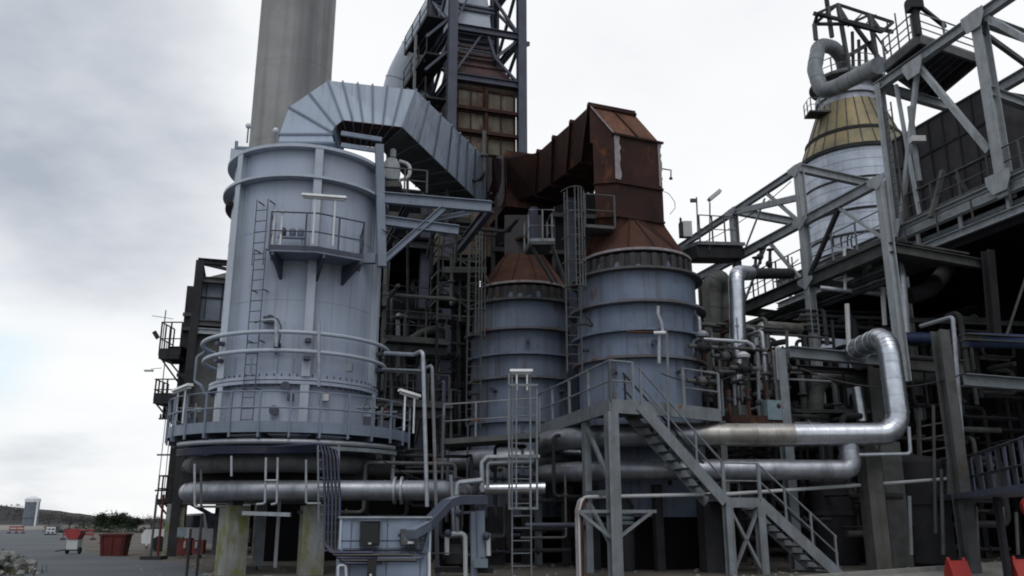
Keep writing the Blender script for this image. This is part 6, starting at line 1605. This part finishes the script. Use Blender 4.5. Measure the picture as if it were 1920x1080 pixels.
t, b_, z_, h_ = at_wall(763, 992, 1022, .44, .22, 'junction_box', steel_dull, 'grey junction box on the grey cabinet wall right of the black one')
MB().box(b_-nn*.125+UP*(z_+.05), (.14, .02, .05), .1).obj('nameplate', white, t); MB().box(b_-nn*.12+UP*(z_+h_*.55), (.38, .02, h_*.6), .1).obj('lid', box_grey, t)
for s in (-1, 1): MB().tube([b_+dd.normalized()*s*.22+UP*(z_+h_*.6), b_+dd.normalized()*s*.28+UP*(z_+h_*.6)], .03, 8).obj('gland', black, t)
for s in (-.08, 0, .08): MB().tube(fillet([b_+dd.normalized()*s+UP*z_, b_+dd.normalized()*s+UP*(z_-.12), b_+dd.normalized()*(s*3)+UP*(z_-.2), b_+dd.normalized()*(s*12 if s else .1)+UP*(z_-.2)], .05), .016, 6).obj('cable', black, t)
# conduit rails below the boxes
for k, y in enumerate((1031, 1048)):
    p = P(650, y, 20.3); f = lambda px: V((P(px, y, 20.3).x, 20.4+.5*((P(px, y, 20.3).x-q0.x)/dd.x)-.09-.02*k, zf(y, 20.3)))
    pipe('conduit', ('upper' if k == 0 else 'lower')+' conduit running across the grey cabinet wall under the boxes', [f(642), f(775), f(788), V((f(797).x, f(797).y, zf(1010, 20.3))), V((f(798).x, f(798).y, zf(985, 20.3)))], .035, steel_navy if k == 0 else box_grey, rb=.1)
t = thing('cable_post', 'black cable strip hanging from the conduits on the grey cabinet wall', 'cable', P(697, 1085, 20.2))
MB().box(P(697, 1070, 20.22), (.2, .06, .5), .1).obj('cover', black, t); MB().box(P(695, 1078, 20.17), (.05, .02, .04), .1).obj('nameplate', white, t)
pipe('conduit', 'small pale bent conduit at the foot of the grey cabinet wall', [P(634, 1090, 20.2), P(634, 1060, 20.2), P(648, 1060, 20.25), P(650, 1095, 20.2)], .03, greyp, rb=.06)
# cable tray rising right
tp = [P(770, 1002, 20.4), P(800, 985, 20.9), P(838, 945, 21.4), P(858, 938, 21.6), P(905, 938, 22.0)]
t = thing('cable_tray', 'grey covered cable tray climbing right from the cabinet wall', 'cable tray', tp[0])
for i in range(len(tp)-1): MB().bar(tp[i], tp[i+1]+(tp[i+1]-tp[i]).normalized()*.06, .3, .2).obj('tray', steel_navy if i > 0 else box_grey, t)
for i in range(len(tp)-1): MB().bar(tp[i]+UP*.108, tp[i+1]+UP*.108, .32, .012).obj('cover', steel_blue, t)
pk = thing('pump_skid', 'dark pump skid with navy frame right of the grey cabinet', 'pump', P(865, 1080, 22.5))
for a, b, w in (((888, 960), (888, 1090), .16), ((900, 958), (902, 1050), .2), ((845, 962), (900, 960), .08), ((818, 960), (820, 1090), .1), ((868, 1040), (918, 1040), .06)): bar('frame_bar', pk, P(*a, 22.4), P(*b, 22.4), w, w*.8, steel_blue if w > .12 else steel_navy)
MB().tube([P(828, 1040, 22.6), P(872, 1040, 22.9)], .28, 18).obj('motor', shade_steel, pk)
MB().tube([P(872, 1040, 22.9), P(880, 1040, 23.0)], .36, 18).obj('flange', steel_dark, pk)
MB().lathe(P(855, 1060, 22.6), [(.1, 0), (.32, .05), (.36, .3), (.2, .5), (.02, .52)], 18).obj('pump_casing', steel_dark, pk)
tub('suction_pipe', pk, fillet([P(838, 1040, 22.3), P(838, 1002, 22.3), P(872, 1000, 22.3), P(873, 1090, 22.3)], .12), .06, greyp)
tub('pipe', pk, fillet([P(858, 940, 22.3), P(858, 990, 22.3), P(858, 1003, 22.3)], .05), .05, steel_grey)
tub('pipe', pk, fillet([P(915, 1000, 22.3), P(916, 1042, 22.3)], .05), .06, greyp)
for px, py in ((860, 962), (840, 1000), (905, 1052), (912, 1005)): MB().ball(P(px, py, 22.25), .1, 10).obj('valve_body', steel_navy, pk)
MB().box(P(902, 1056, 22.2), (.34, .26, .2)).obj('gearbox', teal, pk)
for y in (1068, 1090): bar('base_beam', pk, P(815, y, 22.4), P(925, y+2, 22.6), .16, .12, steel_dark)
for k, (pts_, m_) in enumerate(((((845, 890), (848, 925), (852, 1000)), steel_grey), (((856, 928), (858, 905), (905, 900)), galv))):
    pipe('supply_pipe', ('thin grey supply pipe bending down over the cable tray', 'pale supply pipe bending right over the cable tray')[k], [P(*p, 22.4) for p in pts_], .045 if k == 0 else .065, m_, rb=.1)
clad('white_downpipe', 'bright white-painted downpipe at the right corner of the grey cabinet', [P(805, 1090, 20.75), P(805, 1036, 20.75)], .035, white, sp=3)
# hoses down by the landing leg
t = thing('hose_loop', 'worn pale hoses hanging beside the left leg of the landing', 'hoses', P(1088, 1080, 22.8))
for k in range(3): tub('hose', t, fillet([P(1083+k*5, 1090, 22.7), P(1080+k*5, 960, 22.7), P(1086+k*6, 934, 22.7), P(1100, 938, 22.9), P(1104, 965, 23)], .15), .035, (rust_pale, greyp, rust_orange)[k])
# ================================================================ dense pipework and small steel
rg_ = random.Random(21)
def run(rnd, px, py, Y, n=3, r=.05, first=None):
    """an orthogonal pipe run in the plant's axes starting under a point of the photo"""
    p = P(px, py, Y); pts = [p]; last = None
    for i in range(n):
        ax = first if (i == 0 and first) else rnd.choice([k for k in ('x', 'y', 'z') if k != last]); last = ax
        L_ = {'x': rnd.uniform(.7, 2.6), 'y': rnd.uniform(.5, 1.6), 'z': rnd.uniform(.8, 2.6)}[ax]
        d = {'x': AX, 'y': AY, 'z': UP}[ax] * (1 if rnd.random() < .5 or ax == 'y' else -1)
        q = p + d*L_
        if q.z < .3 or q.z > 8.2: q = p - d*L_
        if q.z < .3: q.z = .3
        p = q; pts.append(p)
    return fillet(pts, r*2.6, 4)
def pack(label, n, xr, yr, Yr, rr, mats, group, seed, first=None, seg=(2, 4), name='process_pipe'):
    rnd = random.Random(seed)
    for i in range(n):
        r_ = rnd.uniform(*rr)
        pts = run(rnd, rnd.uniform(*xr), rnd.uniform(*yr), rnd.uniform(*Yr), rnd.randint(*seg), r_, first if rnd.random() < .6 else None)
        B = MB().tube(pts, r_, 8)
        L_ = plen(pts)
        if rnd.random() < .6:
            for f in (.18, .82):
                q, d = along(pts, L_*f); B.tube([q-d*.03, q+d*.03], r_*1.9, 10)
        B.obj(name, rnd.choice(mats), None, label, 'pipe', group)
pack('small process pipe among the valves right of the near striped tank', 36, (1315, 1475), (600, 800), (26.4, 29.2), (.03, .085), (steel_dull, steel_dull, steel_dark, galv, steel_grey, rust_orange), 'process pipes by the valves', 31, 'z')
pack('dim process pipe inside the low rack behind the tall silver elbow', 30, (1495, 1680), (590, 830), (28.5, 32), (.04, .12), (steel_dull, steel_dark, steel_dark), 'process pipes in the low rack', 32)
pack('dim process pipe in the shade right of the tall silver elbow', 34, (1725, 1925), (600, 900), (28, 31.5), (.035, .11), (steel_dull, steel_dark, steel_dark), 'process pipes at the far right', 33)
pack('dim process pipe in the dark gap between blue vessel and far striped tank', 40, (722, 890), (420, 880), (30.5, 34), (.03, .08), (steel_dull, steel_dark, steel_dark, steel_dark), 'process pipes in the dark gap', 34, 'z')
pack('dim ground level pipe under the striped tanks and the stair', 26, (1010, 1480), (930, 1035), (26.5, 31), (.04, .11), (steel_dark,), 'ground pipes under the tanks', 35, 'x')
pack('dim ground level pipe under the platforms right of the stair', 22, (1500, 1900), (900, 1035), (26.5, 31), (.04, .11), (steel_dark, steel_dark, steel_dull), 'ground pipes on the right', 36, 'x')
pack('dim small pipe low behind the pump skid and caged ladder', 16, (820, 1010), (880, 1040), (24, 29), (.03, .07), (steel_dull, steel_dark, steel_navy), 'pipes behind the pump skid', 37)
# scaffold like steel in the gap
sg = thing('access_tower', 'dim scaffold like access tower between the blue vessel and the far striped tank', 'access tower', P(790, 880, 31.5))
a0 = V((P(822, 500, 31.0).x, 31.0, 0)); z0 = zf(600, 31)
for i in range(3):
    for j in range(2):
        q = a0 + AX*(i*.85) + AY*(j*1.3); bar('upright', sg, q+UP*z0, q+UP*zf(428+12*i, 31), .07, .07, steel_dull)
for k, y in enumerate((590, 560, 535, 508, 485, 462, 440)):
    z = zf(y, 31)
    for j in range(2): q = a0 + AY*(j*1.3); bar('ledger', sg, q+UP*z, q+AX*1.7+UP*z, .06, .06, steel_dull)
    for i in range(3): q = a0 + AX*(i*.85); bar('transom', sg, q+UP*z, q+AY*1.3+UP*z, .06, .06, steel_dull)
    if k in (1, 3, 4): MB().slab([a0, a0+AX*1.7, a0+AX*1.7+AY*1.3, a0+AY*1.3], z+.03, z+.08).obj('boards', steel_dark, sg)
for k, (y0, y1) in enumerate(((590, 535), (535, 508), (508, 462), (462, 440))): bar('brace', sg, a0+AX*(0 if k % 2 else 1.7)+UP*zf(y0, 31), a0+AX*(1.7 if k % 2 else 0)+UP*zf(y1, 31), .05, .05, steel_dull)
for k, (x0, x1, y, Y, lab) in enumerate(((722, 880, 410, 31.8, 'dim railed walkway high in the gap, below the bracket frame'), (722, 835, 640, 31.0, 'dim railed walkway halfway down the gap beside the blue vessel'), (725, 840, 760, 30.0, 'dim railed walkway low in the gap behind the standpipes'))):
    a = P(x0, y, Y); b = V((P(x1, y, Y).x, Y+.8, a.z)); t = thing('gap_walkway', lab, 'walkway', a)
    MB().bar(a, b, .9, .12).obj('deck', steel_dull, t); railing(t, [a+V((0, -.45, .06)), b+V((0, -.45, .06))], steel_dull, h=1.05, sp=.8, toe=.1, r=.024)
    bar('support', t, a-UP*.25, b-UP*.25, .16, .3, steel_dull)
    for f in (.15, .55, .9): q = a+(b-a)*f; bar('strut', t, q-UP*.3, q-UP*1.2+AY*1.0, .08, .08, steel_dull)
# hangers, droppers and drains round the header pipe of the blue vessel
t = thing('hanger_frame', 'pale H shaped pipe frame in front of the ring pipes of the blue vessel', 'pipe', P(507, 945, 22.3))
for px, s in ((497, -.22), (519, -.14)):
    tub('upright', t, fillet([P(px+2, 858, 22.4), P(px, 944, 22.35), P(px, 946, 22.35)+V((s, 0, 0))], .05), .032, galv)
tub('crossbar', t, [P(497, 901, 22.35), P(519, 901, 22.35)], .03, galv)
for k, (px, y0, y1, lab) in enumerate(((434, 855, 893, 'short pale dropper hanging over the upper dark ring pipe'), (365, 870, 950, 'thin bent dropper at the left end of the clad ring pipe'), (574, 862, 944, 'thin dropper left of the upright cable ladder'), (377, 880, 950, 'second thin dropper near the left end of the clad ring pipe'))):
    q0, q1 = P(px, y0, 22.6), P(px, y1, 22.55)
    pipe('dropper_pipe', lab, [q0, q1, q1+V((.6 if px < 500 else .35, .1, 0))] if k else [q0, q1], .03, galv if k != 3 else steel_dull, rb=.06)
t = thing('tray_run', 'grey cable tray running right under the walkway edge of the blue vessel', 'cable tray', P(700, 845, 22.5))
p = arc(VC, 3.38, R(14), R(72), zf(838, 22.6), 14)
for i in range(len(p)-1): MB().bar(p[i], p[i+1], .22, .1).obj('tray', steel_grey, t)
tub('down_leg', t, [p[-1], p[-1]-UP*.9], .06, steel_grey)
# equipment standing on the vessel walkway
for k, (adeg, lab) in enumerate(((-78, 'left end of the vessel walkway'), (-62, 'vessel walkway near its left end'), (58, 'vessel walkway near its right end'), (80, 'right end of the vessel walkway'))):
    a = R(adeg); q = circ(VC, 2.95, a, zd)
    t = thing('valve_station', 'small valve station with two upright pipes on the '+lab, 'valve', q, 'valve stations on the vessel walkway')
    for s in (-.14, .14): tub('upright', t, [q+V((s, 0, 0)), q+V((s, 0, .9))], .03, steel_grey)
    tub('manifold', t, [q+V((-.3, 0, .75)), q+V((.3, 0, .75))], .035, steel_grey)
    MB().tube([q+V((.1*math.cos(x), -.12, .75+.1*math.sin(x))) for x in [2*PI*i/12 for i in range(12)]], .015, 5, closed=True).obj('handwheel', red_dark if k % 2 else steel_navy, t)
    MB().box(q+V((0, .1, .35)), (.3, .2, .3)).obj('box', steel_navy, t)
# hoses, sensors and junction boxes on the shell
for k, (px, y) in enumerate(((545, 745), (500, 600), (520, 650), (612, 745), (655, 690))):
    pp = P(px, y, 23.55); MB().box(pp, (.16, .14, .2)).obj('sensor_box', (steel_navy, steel_navy, steel_dark, greyp, steel_grey)[k], None, 'small sensor box on the blue vessel shell, '+('right of the ladder above the walkway', 'beside the ladder over the ring pipes', 'between the two ring pipes', 'pale one right of the central rib', 'at the flange right of the central rib')[k], 'box')
cond = [P(478, 605, 23.5), P(500, 598, 23.4), P(520, 597, 23.4), P(527, 612, 23.4), P(524, 640, 23.4), P(516, 665, 23.45)]
pipe('shell_conduit', 'dark cranked conduit on the blue vessel shell by the ladder', cond, .022, steel_navy, rb=.06)
# gusset plates and splice bolts on the rack frame
for Y, z in ((30.7, zm), (30.7, zu), (35.3, zm), (35.3, zu-.1), (26.6, zm), (30.7, zw), (35.3, zw)):
    q = onF(Y, z); dR = (onF(Y+1, z)-q).normalized(); nF = V((dR.y, -dR.x, 0)); nF = nF if nF.y < 0 else -nF
    B = MB(); c_ = q + nF*.19
    for a_, b_ in ((0, .45), (0, -.45)): 
        A = [c_-UP*.35+dR*.0, c_+dR*b_-UP*.05, c_+dR*b_+UP*.1, c_+UP*.14]
        B.add(A+[v-nF*.015 for v in A], [(0, 1, 2, 3), (7, 6, 5, 4), (0, 4, 5, 1), (1, 5, 6, 2), (2, 6, 7, 3), (3, 7, 4, 0)])
    B.obj('gusset', steel_pale, ra, smooth=False)
for Y, z in ((30.0, zE-.35), (YA, 12.6), (YE, 12.6), (YA, zE-.1)):
    q = onG(Y, z); dR = (onG(Y+1, z)-q).normalized(); nG = V((dR.y, -dR.x, 0)); nG = nG if nG.y < 0 else -nG
    c_ = q + nG*.28; A = [c_-dR*.5-UP*.1, c_-dR*.3-UP*.5, c_+dR*.3-UP*.5, c_+dR*.5-UP*.1, c_+dR*.5+UP*.2, c_-dR*.5+UP*.2]
    MB().add(A+[v+nG*.02 for v in A], [tuple(range(6)), tuple(range(6, 12))[::-1]]+[(i, (i+1) % 6, 6+(i+1) % 6, 6+i) for i in range(6)]).obj('gusset', steel_pale, ra, smooth=False)
# railings and small kit along the rack, seen against the sky
for k, (px, y0, y1) in enumerate(((1400, 470, 590), (1424, 476, 575), (1452, 470, 560), (1468, 480, 555), (1490, 455, 545))):
    a = QF(px, y1); tub_ = MB().tube([a, V((a.x, a.y, a.z+1.0+.35*(k % 3)))], .028, 6).obj('thin_post', steel_dull, None, 'thin dull post rising from the rack walkway against the sky', 'post', 'thin posts on the rack walkway')
for k in range(4):
    z_ = zw - .45 - k*.16; MB().tube([onF(44, z_)+V((.5, .1, 0)), onF(27.2, z_)+V((.5, .1, 0))], .06+.02*(k % 2), 8).obj('rack_line', steel_dark if k % 2 else steel_dull, None, 'long thin line slung under the rack walkway', 'pipe', 'lines under the rack walkway')
for k in range(3):
    z_ = 11.9 + .0*k; MB().tube([onG(YE+7, 11.75)+V((.3+.35*k, .1, .0)), onG(18, 11.75)+V((.3+.35*k, .1, 0))], .13, 10).obj('girder_pipe', (steel_grey, steel_dull, steel_dull)[k], None, 'long pipe lying inside the girder on the right', 'pipe', 'pipes inside the girder')
# handrail on the lower chord of the girder and ladder down the tall frame
t = thing('girder_rail', 'thin railing along the outside of the lower girder chord', 'railing', onG(26, 11.5))
railing(t, [onG(YE+4, 11.5)-AX*.25, onG(19, 11.5)-AX*.25], steel_dull, h=.8, sp=1.6, toe=None, r=.025)
t = thing('frame_ladder', 'thin ladder beside the brace on the tall frame left of the cooler box', 'ladder', onG(31.6, 12.7))
ladder(t, onG(31.6, 12.7)-AX*.2, onG(31.6, zE-1.2)-AX*.2, AY, steel_dull, w=.45, r=.022)
# small far kit on the top right: tank head and walkway beyond the frame
q = P(1900, 300, 33); t = thing('round_head', 'dark round tank head with railing beyond the tall frame', 'tank', q)
MB().lathe(V((q.x+1.5, q.y+2, 0)), [(3.2, q.z-5), (3.2, q.z-.6), (2.6, q.z+.1), (1.2, q.z+.5), (.001, q.z+.6)], 40).obj('shell', maroon, t)
railing(t, arc(V((q.x+1.5, q.y+2, 0)), 2.6, R(-110), R(60), q.z+.3, 14), steel_dull, h=1.0, sp=.9, toe=.12, r=.03)
# vent pipe, cable and floodlights on the silver vessel
for k, (px, y) in enumerate(((1600, 60), (1612, 75), (1625, 90))): MB().tube([P(px, y+70, 45.8), P(px-2, y, 45.8)], .1, 8).obj('vent_stack', steel_dull, None, 'thin vent stack inside the lifting frame over the silver vessel', 'pipe', 'vent stacks over the silver vessel')
# loose yard detail
for k, (px, y, s) in enumerate(((470, 1069, .16), (540, 1072, .1), (1420, 1062, .2), (1250, 1060, .14), (1640, 1058, .18), (1760, 1060, .12))):
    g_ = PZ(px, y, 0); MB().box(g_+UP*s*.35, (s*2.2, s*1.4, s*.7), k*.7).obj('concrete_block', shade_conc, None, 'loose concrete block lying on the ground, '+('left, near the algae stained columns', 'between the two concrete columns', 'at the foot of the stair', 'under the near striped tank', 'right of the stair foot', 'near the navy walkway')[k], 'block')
B = MB()
for i in range(420):
    px = rg_.uniform(250, 1880); y = rg_.uniform(1040, 1085); g_ = PZ(px, y, 0); s = rg_.uniform(.015, .06)
    st = MB().ball((0, 0, 0), s, 6); B.add([g_ + V((p.x*rg_.uniform(.8, 1.6), p.y, p.z*.6)) for p in st.v], st.f)
B.obj('gravel', stone, None, 'scattered gravel on the yard under the plant', kind='stuff', smooth=False)
# two long legs carry the access tower down to the floor
for i in (0, 2):
    q = V((P(822, 500, 31.0).x, 31.0, 0)) + AX*(i*.85)
    bar('leg', sg, q, q+UP*zf(600, 31), .08, .08, steel_dark)
# door seams, hinges and a handle on the grey cabinet
for f in (.12, .52, .9):
    q = V((c0_.x, 20.4, 0)) + V((c1_.x-c0_.x, .5, 0))*f
    MB().bar(q-nn*.005+UP*.1, q-nn*.005+UP*(zc_-.15), .015, .012).obj('door_seam', steel_navy, cw)
    for z in (.35, 1.3): MB().bar(q-nn*.015+UP*z, q-nn*.015+UP*(z+.12), .035, .03).obj('hinge', steel_grey, cw)
q = V((c0_.x, 20.4, 0)) + V((c1_.x-c0_.x, .5, 0))*.86
MB().bar(q-nn*.05+UP*.72, q-nn*.05+UP*.9, .03, .03).obj('handle', galv, cw)
# sagging cables strung along the rack and between the tanks
def sag(label, p, q, d, r=.018, m=black, group=None):
    p, q = V(p), V(q); MB().tube([p+(q-p)*(i/14)-UP*(d*4*(i/14)*(1-i/14)) for i in range(15)], r, 5).obj('loose_cable', m, None, label, 'cable', group)
sag('sagging cable from the landing rail to the valves right of the near striped tank', P(1240, 700, 23.4), P(1400, 690, 26.4), .35)
sag('sagging cable along the lower rack walkway beside the silver vessel', onF(38, zw+.9), onF(31.2, zw+1.0), .4)
sag('sagging cable along the upper rack chord beside the silver vessel', onF(39, zu-.5), onF(31.2, zu-.3), .3)
sag('sagging cable across the bracket frame under the grey duct', P(716, 430, 24.8), P(880, 440, 27), .5)
sag('sagging cable under the right end of the vessel walkway', P(700, 850, 22.8), P(900, 900, 25), .4)
sag('sagging cable from the low rack to the right hand column', P(1500, 690, 26.2), P(1810, 700, 24.2), .5)
